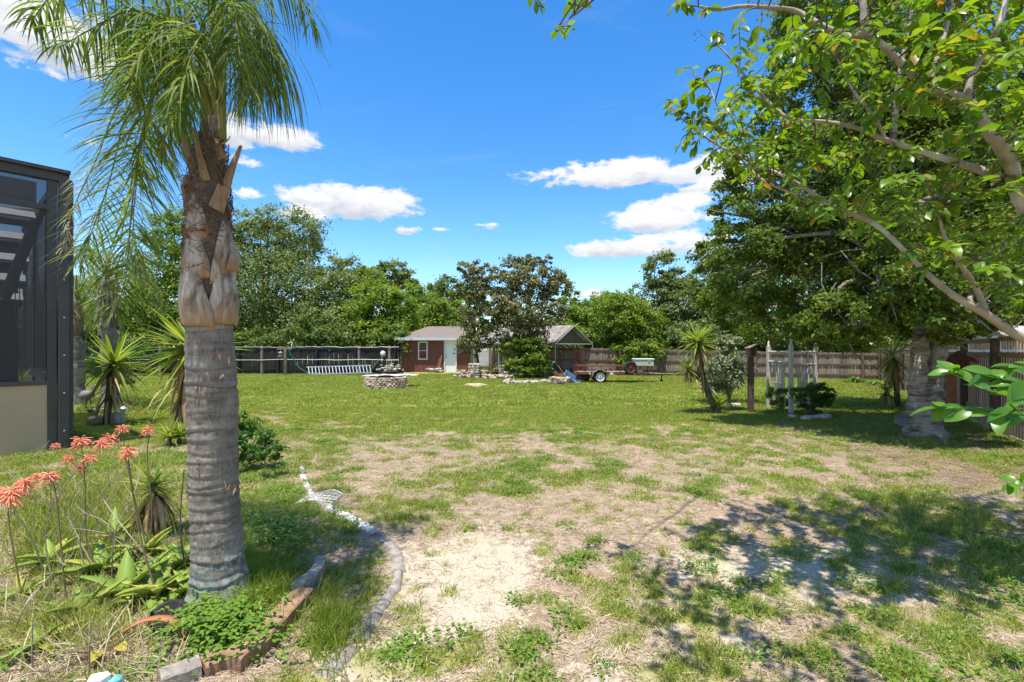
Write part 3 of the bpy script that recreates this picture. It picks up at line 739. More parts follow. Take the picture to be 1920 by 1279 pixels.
# far-off wood that closes the horizon as one mass
def far_wood():
    lobes = []
    random.seed(9)
    for px in range(-700, 2700, 75):
        if 640 < px < 900: continue
        D = 46+random.uniform(-5, 8)
        lobes.append((px, 640-random.uniform(0, 25), D, random.uniform(45, 75), random.uniform(35, 60)))
    for px in range(-560, 240, 60): lobes.append((px, 615, 36, 60, 50))
    for px in range(2100, 2900, 90): lobes.append((px, 580, 36, 70, 70))
    L = crown_lobes(lobes)
    me = leaves_mesh('far_wood', L, 90000, .42, M['tree_dark'], 5, .4)
    link('far_wood', me, kind='stuff', label='distant wood closing the horizon beyond the yard fences')
far_wood()
def understorey():
    lobes = []
    random.seed(19)
    for px in range(150, 1660, 42):
        if 740 < px < 1030: D = 37
        else: D = np.interp(px, [150, 740, 1030, 1650], [32.2, 32.2, 31.8, 26.5])
        lobes.append((px, 652-random.uniform(0, 14), float(D), random.uniform(28, 42), random.uniform(24, 36)))
    L = crown_lobes(lobes)
    me = leaves_mesh('hedge_growth', L, 70000, .17, M['tree_dark'], 15, .4)
    link('hedge_growth', me, kind='stuff', label='tangled green undergrowth massed just behind the back fences')
understorey()
# ---------------------------------------------------------------- the brown magnolias by the carport
tree('magnolia_tree', 'narrow brown-leaved magnolia in front of the gap between shed and carport', [(892,505,26.5,26,22),(868,500,26.5,12,10),(905,535,26.5,30,26),(890,580,26.5,30,34),(900,625,26.5,34,26),(885,650,26.3,22,20)], 12000, .11, 'magnolia_leaf', 201, trunk=G(898,703), bark='bark', trad=.07, clump=.36, elong=1.7, spread=.34, group='brown magnolias by the carport')
tree('magnolia_tree', 'large brown-leaved magnolia spreading in front of the grey carport roof', [(1000,488,26,15,18),(1022,490,26,13,12),(955,510,26,38,26),(1000,530,26,52,36),(1050,530,26,24,26),(985,580,26,55,44),(1028,590,26,30,36),(960,620,26,40,30),(1000,636,26,30,22),(935,570,26,24,34),(1000,505,26,30,22)], 30000, .11, 'magnolia_leaf', 202, trunk=G(985,704), bark='bark', trad=.11, clump=.30, elong=1.7, spread=.34, group='brown magnolias by the carport')

def shrub(name, label, lobes, n, size, mt, seed, base=None, nst=7, group=None, cat='shrub', elong=1.8, stemr=.012, clump=.4):
    random.seed(seed)
    L = crown_lobes(lobes)
    b = Vector(base) if base is not None else Vector((L[0][0].x, L[0][0].y, 0))
    t = thing(name, label, cat, b, group=group)
    mb = MB()
    for i in range(nst):
        c, r = random.choice(L); e = c+Vector((random.gauss(0, .4)*r[0], random.gauss(0, .4)*r[1], random.uniform(0, .8)*r[2]))
        pp = poly_smooth([b+Vector((random.gauss(0, .05), random.gauss(0, .05), -.03)), b.lerp(e, .5)+Vector((0, 0, .05)), e], 4)
        mb.tube(pp, [stemr*(1-.07*j) for j in range(len(pp))], 5)
    mb.build('stems', M['twig'], t, True, True)
    me = leaves_mesh('foliage', [(c-b, r) for c, r in L], n, size, M[mt], seed, clump, elong=elong)
    link('foliage', me, t, kind='stuff'); return t
shrub('leafy_shrub', 'bright green leafy shrub at the foot of the large magnolia', [(985,655,25.3,24,22),(1000,680,25.2,30,24),(965,650,25.4,18,20),(1015,650,25.2,16,18),(975,690,25.2,28,18),(950,655,25.5,12,16)], 9500, .11, 'tree_bright', 203, base=G(988,710), nst=9)
shrub('feathery_shrub', 'feathery grey-green shrub between the two-headed yucca and the birdhouse post', [(1360,690,12.4,26,40),(1350,650,12.4,15,24),(1372,655,12.4,12,22),(1375,700,12.4,22,30),(1352,720,12.4,20,26)], 5200, .055, 'olive_leaf', 204, base=G(1366,758), elong=3.4, nst=16, stemr=.009, clump=.5)
shrub('leafy_shrub', 'small green shrub under the left trellis panel', [(1462,745,12.1,20,16),(1450,738,12.1,12,12),(1475,735,12.0,12,12)], 1700, .055, 'shrub_green', 205, base=G(1463,768))
shrub('leafy_shrub', 'darker rounded shrub in front of the right trellis panel', [(1522,748,11.4,30,22),(1505,740,11.4,20,18),(1540,735,11.5,18,18),(1520,762,11.3,22,14)], 3600, .055, 'shrub_dark', 206, base=G(1519,781))
shrub('low_plants', 'clump of low leafy plants growing by the corner of the back fence', [(1620,718,22,30,9),(1660,722,20.5,22,9),(1690,728,19,18,10)], 2400, .11, 'shrub_green', 207, base=G(1640,729), cat='plants')
shrub('leafy_shrub', 'dark green shrub behind the nearest palm trunk', [(460,800,6.9,28,26),(480,830,6.4,34,26),(450,840,6.2,24,26),(505,850,6.0,26,18)], 3200, .045, 'shrub_dark', 208, base=G(468,870))
shrub('leafy_shrub', 'small round bush in front of the black fence on the left', [(240,713,21,14,8),(225,716,21,9,7)], 900, .10, 'shrub_dark', 209, base=G(238,722))
shrub('vine_bush', 'tangled vine bush draped on the left end of the black fence', [(240,672,27.5,40,22),(290,668,27.8,30,14),(190,690,26,30,26)], 6500, .10, 'shrub_dark', 210, base=G(240,708), cat='vines')

# ---------------------------------------------------------------- the big twin-trunk tree at right
def big_oak():
    base = G(1736, 822); D = base.y; k = D/FOC
    t = thing('oak_tree', 'large tree with a thick twin trunk and dense small dark leaves on the right', 'tree', base)
    R = random.Random(4)
    def limb(pts, ra, n=28, noise=.035, flare=0):
        V = []; F = []; N = len(pts)
        pts = [Vector(p) for p in pts]
        for i, p in enumerate(pts):
            a_ = (pts[min(i+1, N-1)]-pts[max(i-1, 0)]).normalized()
            u = Vector((1, 0, 0)); w = a_.cross(u).normalized(); u = w.cross(a_)
            for j in range(n):
                th = 2*PI*j/n
                nz = float(fbm(np.array([math.cos(th)*1.4+i*.10]), np.array([math.sin(th)*1.4+i*.10+ra[0]*9]), 3)[0])-.5
                ring = .012*math.sin(i*1.9+R.random()*.5)
                rr = ra[i]*(1+nz*noise*8)+ring*(1+.8*math.sin(th*2+i*.7))
                if flare: rr *= 1+max(0, (flare-i)/flare)**2*.30*(1+.4*math.sin(th*3+1)+.25*math.sin(th*7)+.8*nz)
                V.append(p+(u*math.cos(th)+w*math.sin(th))*rr)
        for i in range(N-1):
            for j in range(n):
                a = i*n+j; b_ = i*n+(j+1) % n; F.append((a, b_, b_+n, a+n))
        return V, F
    def px(x, y, dd=0): return P(x, y, D+dd)-base
    mb = MB()
    pts = poly_smooth([px(1738, 838), px(1733, 800), px(1742, 760), px(1747, 725), px(1753, 690), px(1759, 655), px(1772, 610, .1), px(1785, 540, .3), px(1800, 440, .5)], 5)
    ra = [np.interp(i, [0, 6, 12, 18, 30, len(pts)], [33*k, 28*k, 21*k, 15.5*k, 14*k, 10*k]) for i in range(len(pts))]
    V, F = limb(pts, ra, 32, .035, 7); mb.add(V, F)
    pts2 = poly_smooth([px(1722, 800, -.02), px(1719, 750, -.05), px(1723, 705, -.05), px(1726, 650, 0), px(1724, 610, .1), px(1700, 540, .3), px(1660, 450, .6)], 5)
    ra2 = [np.interp(i, [0, 5, 12, 20, len(pts2)], [19*k, 15*k, 13*k, 12.5*k, 9*k]) for i in range(len(pts2))]
    V, F = limb(pts2, ra2, 28, .035); mb.add(V, F)
    # surface roots
    for a in ():
        d = Vector((math.cos(a), math.sin(a), 0)); L = R.uniform(.4, .6)
        mb.tube([d*.18+Vector((0, 0, .28)), d*.38+Vector((0, 0, .10)), d*L*.85+Vector((0, 0, .0)), d*L*1.1+Vector((0, 0, -.06))], [.09, .06, .035, .012], 8)
    mb.build('trunk', M['oak_bark'], t, True)
    lob = [(1410,330,9.8,60,70),(1375,395,9.8,50,36),(1345,465,9.8,45,45),(1335,540,13.5,45,50),(1440,420,9.8,90,80),(1410,520,10,75,60),(1480,240,10,60,110),(1500,100,10,60,90),(1540,330,9.5,110,110),
        (1560,180,9.5,90,110),(1600,470,9.5,120,80),(1490,575,10.2,90,45),(1650,80,9.5,110,110),(1680,300,9,120,120),(1600,600,9.6,110,42),(1720,590,9.2,110,45),(1700,480,8.8,110,80),(1800,180,9,120,130),(1830,380,9,100,110),
        (1860,560,9.6,70,55),(1790,610,8.6,60,30),(1950,250,9,120,150),(1960,480,9.5,90,90),(1450,625,13.4,60,26),(1560,632,13.2,70,26),(1390,590,13.6,60,40),(1550,-40,9.5,110,90),(1750,-20,9,140,110),(1450,180,10,30,40),
        (1660,200,12.2,120,120),(1760,330,12.4,120,120),(1600,400,12.8,140,110),(1720,540,12.4,130,60),(1740,598,7.7,95,40),(1830,595,7.8,60,42),(1650,560,8.0,80,60),(1740,500,7.6,90,70),(1840,480,7.9,80,90),(1690,420,7.8,80,70),(1780,625,8.0,45,20),(1560,590,8.8,70,50)]
    L = crown_lobes(lob)
    L = [(c-base, r) for c, r in L]
    mb = MB(); random.seed(8)
    tops = [pts[-1], pts2[-1], pts[-8], pts2[-8]]
    for c, r in L:
        s = random.choice(tops); e = c
        for q in range(2):
            e = c+Vector((random.gauss(0, .35)*r[0], random.gauss(0, .35)*r[1], random.gauss(0, .3)*r[2]))
            mm = s.lerp(e, .5)+Vector((random.gauss(0, .2), random.gauss(0, .2), random.uniform(-.1, .5)))
            pp = poly_smooth([s, mm, e], 6); mb.tube(pp, [.085*(1-.85*i/(len(pp)-1)) for i in range(len(pp))], 6)
            for z in range(5):
                s2 = pp[random.randint(4, len(pp)-1)]; e2 = s2+rnd_dir()*random.uniform(.4, 1.0)
                mb.tube([s2, s2.lerp(e2, .5)+rnd_dir()*.08, e2], [.022, .014, .006], 4)
    mb.build('limbs', M['oak_bark'], t, True)
    me = leaves_mesh('crown', L, 215000, .066, M['oak_leaf'], 301, .33, sub=9, elong=1.9, spread=.27)
    link('crown', me, t, kind='stuff')
big_oak()

# ---------------------------------------------------------------- the near tree with big leaves (top right)
def leaf_shape(L=1.0, w=.52, mt=None, name='leaf', r=None, curl=.5):
    mb = MB()
    mb.blade((0, 0, 0), (1, 0, .15), (0, 0, 1), L, w*L, 5, droop=curl, fold=.28, wprof=lambda t: math.sin(PI*min(1, .06+t**.85*.93))**.8, r=r)
    return mb
def near_tree():
    t = thing('broadleaf_tree', 'near tree leaning in from the right with pale bent limbs and large bright green leaves', 'tree', (3.9, 3.1, 0))
    o = t.location.copy()
    R = random.Random(12); random.seed(12)
    limbs = [
        ([(2300,900,3.1),(2130,640,3.1),(1990,470,3.1),(1915,375,3.1),(1893,305,3.05),(1860,255,3.0),(1812,190,3.0),(1740,165,3.0),(1690,118,3.0),(1655,85,3.0),(1620,66,3.0)], [36,26,18,12.5,11,10,9,8,7,6.2,5.6]),
        ([(1620,66,3.0),(1560,58,3.0),(1520,36,3.05),(1490,20,3.1),(1440,14,3.1),(1390,12,3.15),(1345,18,3.2),(1310,12,3.2)], [7,6.5,5,4.5,4,3.5,3,2]),
        ([(1620,66,3.0),(1620,30,3.0),(1618,0,3.0),(1612,-80,3.05),(1560,-200,3.2),(1440,-330,3.5)], [7,6.5,6,6,5,3]),
        ([(1812,190,3.0),(1822,140,3.0),(1850,95,3.0),(1872,50,2.9),(1885,0,2.9),(1890,-100,2.9)], [7,5,5,4.5,4,4]),
        ([(2130,700,3.0),(2020,690,3.0),(1960,655,3.0),(1905,628,3.0),(1850,590,3.0),(1790,555,3.0),(1740,515,3.05),(1700,475,3.1),(1640,420,3.2),(1560,385,3.3),(1480,335,3.4),(1400,300,3.5),(1330,262,3.6),(1300,240,3.6)], [14,11,9,8,7,6,5.2,4,4.5,4,3,2.6,2,1.4]),
        ([(1870,335,3.1),(1835,318,3.2),(1740,288,3.3),(1660,262,3.4),(1600,238,3.5),(1540,228,3.6),(1480,222,3.7),(1430,180,3.8),(1370,110,3.9),(1345,85,3.9)], [9,7,5.5,5,4,3.5,3,2.4,2,1.2]),
        ([(1850,590,3.0),(1830,540,3.0),(1790,480,2.9),(1770,440,2.9),(1755,380,2.9)], [6,5,4,3,2]),
        ([(1660,262,3.4),(1640,220,3.4),(1600,170,3.5),(1570,110,3.6)], [3,2.5,2,1.5]),
        ([(1740,165,3.0),(1760,100,3.0),(1780,30,3.1),(1790,-60,3.2)], [5,4,3.5,3]),
        ([(1560,385,3.3),(1480,360,3.3),(1420,330,3.4),(1370,270,3.5),(1345,200,3.5),(1325,155,3.6),(1300,140,3.6)], [2.6,2.3,2,1.6,1.4,1.0,.8]),
        ([(1618,-60,3.05),(1500,-160,3.4),(1380,-230,3.8),(1250,-260,4.1),(1130,-200,4.3)], [5,4,3.4,3,2]),
        ([(1890,-100,2.9),(1800,-260,3.0),(1700,-420,3.2)], [5,4,3]),
        ([(1250,-260,4.1),(1180,-100,3.6),(1130,-30,3.3),(1100,10,3.1),(1060,40,3.0),(1040,52,3.0)], [3,2.2,1.8,1.4,1.1,.8]),
        ([(1180,-100,3.6),(1080,-60,3.3),(1015,10,3.1)], [2,1.4,.8]),
    ]
    anchors = []
    mb = MB()
    for pts, ra in limbs:
        w = [P(*p)-o for p in pts]
        sm = poly_smooth(w, 5)
        rr = [np.interp(i/5, range(len(ra)), ra)*pts[min(int(i/5), len(pts)-1)][2]/FOC for i in range(len(sm))]
        rr = [r*(1+R.uniform(-.06, .06)) for r in rr]
        mb.tube(sm, rr, 12)
        for p, r in zip(sm, rr): anchors.append(p)
    # trunk to the ground outside the frame
    tp = P(2300, 900, 3.1)-o
    mb.tube(poly_smooth([Vector((tp.x+.2, tp.y, -.1)), Vector((tp.x+.15, tp.y, .4)), tp], 4), [.26, .22, .20, .18, .17, .165, .16, .158, .155], 14)
    mb.tube(poly_smooth([Vector((tp.x+.2, tp.y, .3)), P(2130, 700, 3.0)-o], 4), [.12]*5, 10)
    mb.build('trunk', M['crape_bark'], t, True)
    A = np.array([list(a) for a in anchors])
    poly = [(1300,150),(1350,110),(1420,70),(1500,30),(1560,-120),(1620,-300),(2100,-300),(2150,600),(1960,610),(1880,560),(1800,520),(1700,500),(1600,430),(1500,400),(1420,360),(1320,310),(1270,230)]
    def inside(x, y):
        c = False; n = len(poly); j = n-1
        for i in range(n):
            xi, yi = poly[i]; xj, yj = poly[j]
            if (yi > y) != (yj > y) and x < (xj-xi)*(y-yi)/(yj-yi)+xi: c = not c
            j = i
        return c
    targets = []
    while len(targets) < 385:
        x = R.uniform(1260, 2120); y = R.uniform(-280, 610)
        if not inside(x, y): continue
        if y < -20 and R.random() < .6: continue
        if x > 1930 and R.random() < .6: continue
        if R.random() > np.interp(x, [1280, 1450, 1650], [.45, .62, 1]): continue
        if y > 330 and R.random() < .12: continue
        if 1430 < x < 1900 and y > 200 and R.random() < .1: continue
        targets.append((x, y, R.uniform(2.5, 4.4)))
    # shade-giving canopy above the frame
    for i in range(30): targets.append((R.uniform(1080, 1750), R.uniform(-760, -120), R.uniform(1.5, 2.7)))
    for i in range(5): targets.append((R.uniform(1650, 2300), R.uniform(-600, -200), R.uniform(2.4, 4.0)))
    # named sprays seen against the sky
    targets += [(1262,192,3.6),(1250,200,3.55),(1285,185,3.6),(1275,205,3.6),(1325,150,3.7),(1285,262,3.6),(1275,270,3.5),(1300,280,3.6),(1330,300,3.6),(1345,70,3.8),(1330,85,3.8),(1275,130,3.6),(1310,315,3.6),
                (1290,10,3.2),(1270,5,3.2),(1325,15,3.2),(1042,58,3.0),(1012,14,3.1),(1085,8,3.1)]
    leaves = []; tw = MB()
    for (x, y, D) in targets:
        e = P(x, y, D)-o
        q = np.linalg.norm(A-np.array(list(e)), axis=1); i = int(q.argmin())
        s = Vector(A[i]); L = (e-s).length
        if L > 1.3:
            s = e+(s-e).normalized()*1.0
        L = (e-s).length
        mid = s.lerp(e, .5)+Vector((R.gauss(0, .05), R.gauss(0, .05), R.uniform(-.02, .08)))
        pp = poly_smooth([s, mid, e], 5)
        tw.tube(pp, [.0055*(1-.75*j/(len(pp)-1)) for j in range(len(pp))], 4)
        nn = 14 if L > .25 and x > 1130 else 8
        for j in range(nn):
            u = 1-(j/nn)**1.15*.72
            f = u*(len(pp)-1); a = int(min(f, len(pp)-2)); p = pp[a].lerp(pp[a+1], f-a)
            ax = (pp[a+1]-pp[a]).normalized()
            sd = ax.cross(Vector((0, 0, 1))).normalized()*(1 if j % 2 else -1)
            d = (sd*R.uniform(.5, 1)+ax*R.uniform(.3, .9)+Vector((0, 0, R.uniform(-.35, .25)))+rnd_dir()*.25).normalized()
            if j == 0: d = (ax+rnd_dir()*.3).normalized()
            up = (Vector((0, 0, 1))+rnd_dir()*.5).normalized()
            leaves.append((p, d, up, R.uniform(.052, .100)))
    tw.build('twigs', M['twig'], t, kind='stuff')
    # near low spray at the right edge
    sp = [([(2010,800,1.75),(1950,760,1.7),(1900,745,1.65),(1850,735,1.65),(1800,705,1.7),(1778,695,1.7)], 'a'),
          ([(1980,800,1.6),(1930,780,1.55),(1880,778,1.55),(1800,765,1.6),(1760,765,1.65)], 'b'),
          ([(1990,730,1.6),(1940,715,1.5),(1900,720,1.5),(1860,700,1.55)], 'c'),
          ([(2000,830,1.5),(1950,800,1.45),(1900,765,1.45)], 'd'),
          ([(1990,880,2.2),(1950,890,2.2),(1915,900,2.25),(1893,910,2.25)], 'e'),
          ([(1990,700,1.9),(1940,690,1.9),(1900,690,1.9)], 'f')]
    tw = MB(); near = []
    for pts, nm in sp:
        pp = poly_smooth([P(*p)-o for p in pts], 4)
        tw.tube(pp, [.004*(1-.7*j/(len(pp)-1)) for j in range(len(pp))], 5)
        nn = 15 if nm in 'abc' else 10
        for j in range(nn):
            u = 1-j/nn*.8; f = u*(len(pp)-1); a = int(min(f, len(pp)-2)); p = pp[a].lerp(pp[a+1], f-a)
            ax = (pp[a+1]-pp[a]).normalized(); sd = ax.cross(Vector((0, 0, 1))).normalized()*(1 if j % 2 else -1)
            d = (sd*R.uniform(.2, .8)+ax*R.uniform(.4, 1)+Vector((0, 0, R.uniform(-.5, .5)))+rnd_dir()*.15).normalized()
            near.append((p, d, (Vector((0, -.5, 1))+rnd_dir()*.45).normalized(), R.uniform(.05, .092)))
    tw.tube(poly_smooth([Vector((-.3, -.4, .1)), Vector((-.6, -1.0, .5)), P(2010, 800, 1.7)-o], 4), .008, 5)
    tw.build('stems', M['twig'], t, kind='stuff')
    def size_px(l):
        w = l[0]+o; return l[3]/max(w.y, .3)
    def vis(l):
        w = l[0]+o
        if w.y < .3: return False
        x = CX+FOC*w.x/w.y; y = HY-FOC*(w.z-EYE)/w.y
        return -5 < x < 1925 and -5 < y < 1285
    leaves_v = sorted([l for l in leaves if vis(l)], key=size_px, reverse=True)
    npick = 300-len(near)
    single = leaves_v[:npick]; sid = set(id(l) for l in single)
    rest = [l for l in leaves if id(l) not in sid]
    meshes = [leaf_shape(1, w, r=rv, curl=cu).mesh('leaf', M['crape_leaf'], True) for w, rv, cu in ((.5, .05, .5), (.56, .2, .8), (.46, .3, .3), (.6, .12, 1.0))]
    nmesh = [leaf_shape(1, w, r=rv, curl=cu).mesh('leaf', M['front_leaf'], True) for w, rv, cu in ((.54, .1, .5), (.6, .3, .9), (.5, .5, .3))]
    def frame(d, up):
        x = d.normalized(); y = up.cross(x).normalized(); z = x.cross(y); return Matrix((x, y, z)).transposed().to_quaternion()
    for lst, ms in ((near, nmesh), (single, meshes)):
        for (p, d, up, s) in lst: link('leaf', R.choice(ms), t, p, frame(d, up), s)
    mb = MB()
    for (p, d, up, s) in rest:
        mb.blade(p, d, up, s, s*.52, 3, droop=R.uniform(.3, 1.0), fold=.25, wprof=lambda t_: math.sin(PI*min(1, .08+t_**.85*.9))**.8, r=R.random())
    o2 = mb.build('leaves', M['crape_leaf'], t, True, kind='stuff')
    # tiny dark seed pods at the tips
    mb = MB()
    for k in range(10):
        p = P(1306+R.uniform(-8, 10), 60+R.uniform(-10, 18), 3.4)-o; mb.lathe(p, [(.001, -.005), (.0045, 0), (.001, .005)], 6)
    mb.tube([P(1345, 85, 3.9)-o, P(1320, 70, 3.6)-o, P(1306, 55, 3.4)-o], [.0015, .001, .0008], 4)
    mb.build('seed_pods', M['twig'], t)
near_tree()

# ---------------------------------------------------------------- palms
def leaflet_strip(mb, p, d, L, w, droop, R, r):
    up = Vector((R.gauss(0, .4), R.gauss(0, .4), 1)).normalized()
    mb.blade(p, d, up, L, w*.82, 5, droop=droop, fold=.35, r=r, wprof=lambda t: (min(1, .45+t*3.5))*(1-t**2.5)+.02)
def frond(t, pts, L, n, seed, wid=.022, rr=.014, dry=0.0, droop=1.2, plumose=.5, start=.22, side=(1, -1), fwd=.55, mt='palm_leaf', name='frond', label=None):
    R = random.Random(seed)
    o = t.location
    pp = poly_smooth([Vector(p)-o for p in pts], 8); N = len(pp)
    mb = MB(); mb.tube(pp, [max(.003, rr*(1-.85*i/(N-1))) for i in range(N)], 6, r=.35)
    fr = mb.build(name, M['palm_rachis'], t, True)
    if label: fr['label'] = label
    mb = MB()
    for j in range(n):
        u = start+(1-start)*(j/(n-1))
        f = u*(N-1); a = int(min(f, N-2)); p = pp[a].lerp(pp[a+1], f-a); ax = (pp[a+1]-pp[a]).normalized()
        lat = ax.cross(Vector((0, 0, 1)))
        if lat.length < .15: lat = ax.cross(Vector((0, 1, 0)))
        lat.normalize(); nor = lat.cross(ax).normalized()
        prof = math.sin(PI*min(1, .22+.72*u))**.6
        for s in side:
            ang = R.gauss(0, plumose)
            d = (lat*s*math.cos(ang)+nor*math.sin(ang)+ax*fwd*R.uniform(.6, 1.3)).normalized()
            isdry = R.random() < dry
            leaflet_strip(mb, p, d, L*prof*R.uniform(.75, 1.1), wid*R.uniform(.8, 1.2), droop*R.uniform(.7, 1.3), R, R.uniform(.0, .85) if not isdry else .99)
    lo = mb.build('leaflets', M[mt], fr); lo['kind'] = 'stuff'
    return fr
M['palm_rachis'] = mat('palm_rachis', (.16, .20, .05), (.22, .20, .08), 6, bump=.1)
def main_palm():
    D = 3.1; k = D/FOC
    base = P(415, 1118, D); base.z = 0
    t = thing('palm_tree', 'nearest palm with a thick ringed grey trunk, frayed boots and drooping fronds', 'palm tree', base)
    prof = [(1135,56,415),(1118,52,415),(1100,48,414),(1070,45,411),(1030,43,408),(990,42,406),(940,41,403),(900,40.5,401),(850,40,400),(800,40.5,399),(750,41,398),(700,40.5,396),(650,39.5,394),(604,39,393),(560,38,392),(500,37,391),(420,35,391),(350,31,391),(290,26,392),(250,20,397),(200,14,402)]
    ys = [p[0] for p in prof][::-1]; ra = [p[1] for p in prof][::-1]; xs = [p[2] for p in prof][::-1]
    n = 72; V = []; Rn = []; F = []
    yy = np.arange(1135, 200, -2.0)
    # ring scars with uneven spacing
    R = np.random.RandomState(3); rings = []; y = 1110
    while y > 610: rings.append((y, R.uniform(.25, .95), R.uniform(0, 6.28), R.uniform(1.5, 5.5))); y -= R.uniform(11, 44)
    th = np.arange(n)/n*2*PI
    for i, y in enumerate(yy):
        r0 = np.interp(y, ys, ra); cx = np.interp(y, ys, xs); c = P(cx, y, D)-base
        d = np.zeros(n); dark = np.ones(n)*.7
        for (ry, am, ph, tl) in rings:
            yc = ry+tl*np.sin(th+ph)+1.5*np.sin(th*3+ph*2)
            q = y-yc
            d += am*1.9*np.exp(-((q+3)/4.5)**2)-am*1.3*np.exp(-((q-3)/2.6)**2)
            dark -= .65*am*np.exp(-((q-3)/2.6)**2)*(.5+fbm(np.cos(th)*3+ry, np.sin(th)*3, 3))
        nz = (fbm(np.cos(th)*2.2+7, np.sin(th)*2.2+i*.045, 4)-.5)*6+(fbm(np.cos(th)*9, np.sin(th)*9+i*.25, 2)-.5)*2
        rr = (r0+d+nz)*k
        if y > 1070: rr = rr*(1+.10*((y-1070)/50)*(.6+.6*np.sin(th*7+1)))
        for j in range(n):
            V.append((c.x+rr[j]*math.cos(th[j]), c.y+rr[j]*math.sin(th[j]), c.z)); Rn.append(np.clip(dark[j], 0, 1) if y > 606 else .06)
    N = len(yy)
    F = [(i*n+j, i*n+(j+1) % n, (i+1)*n+(j+1) % n, (i+1)*n+j) for i in range(N-1) for j in range(n)]
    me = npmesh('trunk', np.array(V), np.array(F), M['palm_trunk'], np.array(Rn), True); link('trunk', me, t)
    # gouges and torn fibres on the trunk
    mb = MB(); RR = random.Random(5)
    for (gx, gy) in ((366,720),(380,722),(372,868),(425,905),(436,915),(375,640)):
        c0 = P(gx, gy, D-.14)-base
        for q in range(5):
            a = c0+Vector((RR.uniform(-.02, .02), 0, RR.uniform(-.03, .03)))
            mb.blade(a, (RR.uniform(-.4, .4), -.5, RR.uniform(-1, .3)), (0, -1, 0), RR.uniform(.02, .05), .009, 2, droop=.5)
    for (gx, gy) in ((398,662),(408,656),(415,660),(422,664),(404,668),(430,668),(418,702)):
        c0 = P(gx, gy, D-.15)-base
        for q in range(3): mb.blade(c0+Vector((RR.uniform(-.01, .01), 0, 0)), (RR.uniform(-.5, .5), -.35, RR.uniform(-1, -.2)), (0, -1, 0), RR.uniform(.03, .06), .014, 2, droop=.3)
    mb.build('torn_fibre', M['boot'], t, kind='stuff')
    # sheath plates: curved shells round the upper trunk
    def plate(y0, y1, a0, a1, off, bulge, seed, taper=.4, nm='sheath', mt='sheath', tip=0):
        Rg = np.random.RandomState(seed); na, nb = 20, 16; V = []; F = []; Q = []
        for layer in (0, 1):
            for i in range(nb+1):
                v = i/nb; y = y0+(y1-y0)*v
                r0 = np.interp(y, ys, ra); cx = np.interp(y, ys, xs)
                wd = 1-taper*v**1.5
                for j in range(na+1):
                    u = j/na*2-1; a = (a0+a1)/2+(a1-a0)/2*u*wd
                    e = abs(u)
                    bl = bulge*math.sin(PI*min(1, .12+v*.9))**.8*(1-.25*e*e)
                    wv = (float(fbm(np.array([u*2+seed]), np.array([v*3.0]), 3)[0])-.5)*9
                    rr = (r0+off+bl+wv*.6-layer*3.0)*k
                    yj = y+wv*(2.2 if i in (0, nb) else .3)
                    c = P(cx, yj, D)-base
                    V.append((c.x+rr*math.cos(a), c.y+rr*math.sin(a), c.z)); Q.append(v)
        W = na+1; H_ = (nb+1)*W
        for i in range(nb):
            for j in range(na):
                a = i*W+j; F.append((a, a+1, a+W+1, a+W)); F.append((H_+a, H_+a+W, H_+a+W+1, H_+a+1))
        def edge(a, b_): F.append((a, b_, b_+H_, a+H_))
        for j in range(na): edge(j+1, j); edge(nb*W+j, nb*W+j+1)
        for i in range(nb): edge(i*W, (i+1)*W); edge((i+1)*W+na, i*W+na)
        link(nm, npmesh(nm, np.array(V), np.array(F), M[mt], np.array(Q), True), t)
    h = -PI/2
    plate(614, 492, h-2.0, h+.75, 1, 10, 1, .62); plate(610, 478, h+.45, h+2.6, 0, 12, 2, .6); plate(608, 505, h+2.0, h+4.4, 1, 9, 3, .5)
    plate(524, 436, h-1.4, h+.7, 1, 6, 4, .65); plate(535, 420, h+.6, h+2.2, 2, 8, 5, .65); plate(505, 392, h-2.7, h-1.0, 1, 4, 6, .7)
    plate(455, 372, h-.9, h+.6, 0, 4, 7, .75); plate(505, 452, h+1.2, h+2.4, 7, 9, 8, .5)
    # petiole stubs
    def stub(p0, p1, w0, w1, th, seed, dd=-.08, twist=0):
        a = P(p0[0], p0[1], D+dd)-base; b_ = P(p1[0], p1[1], D+dd*1.2)-base; ax = (b_-a); Rq = random.Random(seed)
        mb = MB(); V = []; F = []; n = 8
        for i in range(n+1):
            v = i/n; c = a+ax*v+Vector((0, 0, .0)); w = (w0+(w1-w0)*v**.7)*k*.5; tt = th*k*(1-.6*v)
            side = Vector((ax.z, 0, -ax.x)).normalized()
            rg = Rq.uniform(-.06, .06)*w if i < n else Rq.uniform(-.2, .2)*w
            z0 = Vector((0, 0, 0)) if i < n else ax*Rq.uniform(-.05, .02)
            V += [c-side*w*(1+rg)+Vector((0, tt*.1, 0)), c-side*w*.35+Vector((0, -tt*.45, 0))+z0, c+side*w*.35+Vector((0, -tt*.5, 0))-z0, c+side*w+Vector((0, tt*.1, 0)), c+Vector((0, tt*.5, 0))]
        for i in range(n):
            for j in range(5):
                q = i*5+j; z = i*5+(j+1) % 5; F.append((q, z, z+5, q+5))
        F.append((4, 3, 2, 1, 0)); F.append(tuple(n*5+j for j in range(5)))
        mb.add(V, F); mb.build('frond_stub', M['boot'], t)
    stub((378,345),(341,246),34,15,12,1,-.06); stub((364,430),(343,345),26,12,10,2,-.06); stub((420,350),(451,274),26,7,11,3,-.02)
    stub((404,392),(420,350),32,26,14,4,-.14); stub((385,340),(362,240),20,6,8,5,-.11); stub((372,430),(352,330),30,22,10,6,.0); stub((416,300),(398,262),26,16,8,7,-.04)
    stub((350,450),(350,420),14,18,8,8,0)
    # matted fibre wrapped round the top
    mb = MB(); RR = random.Random(6)
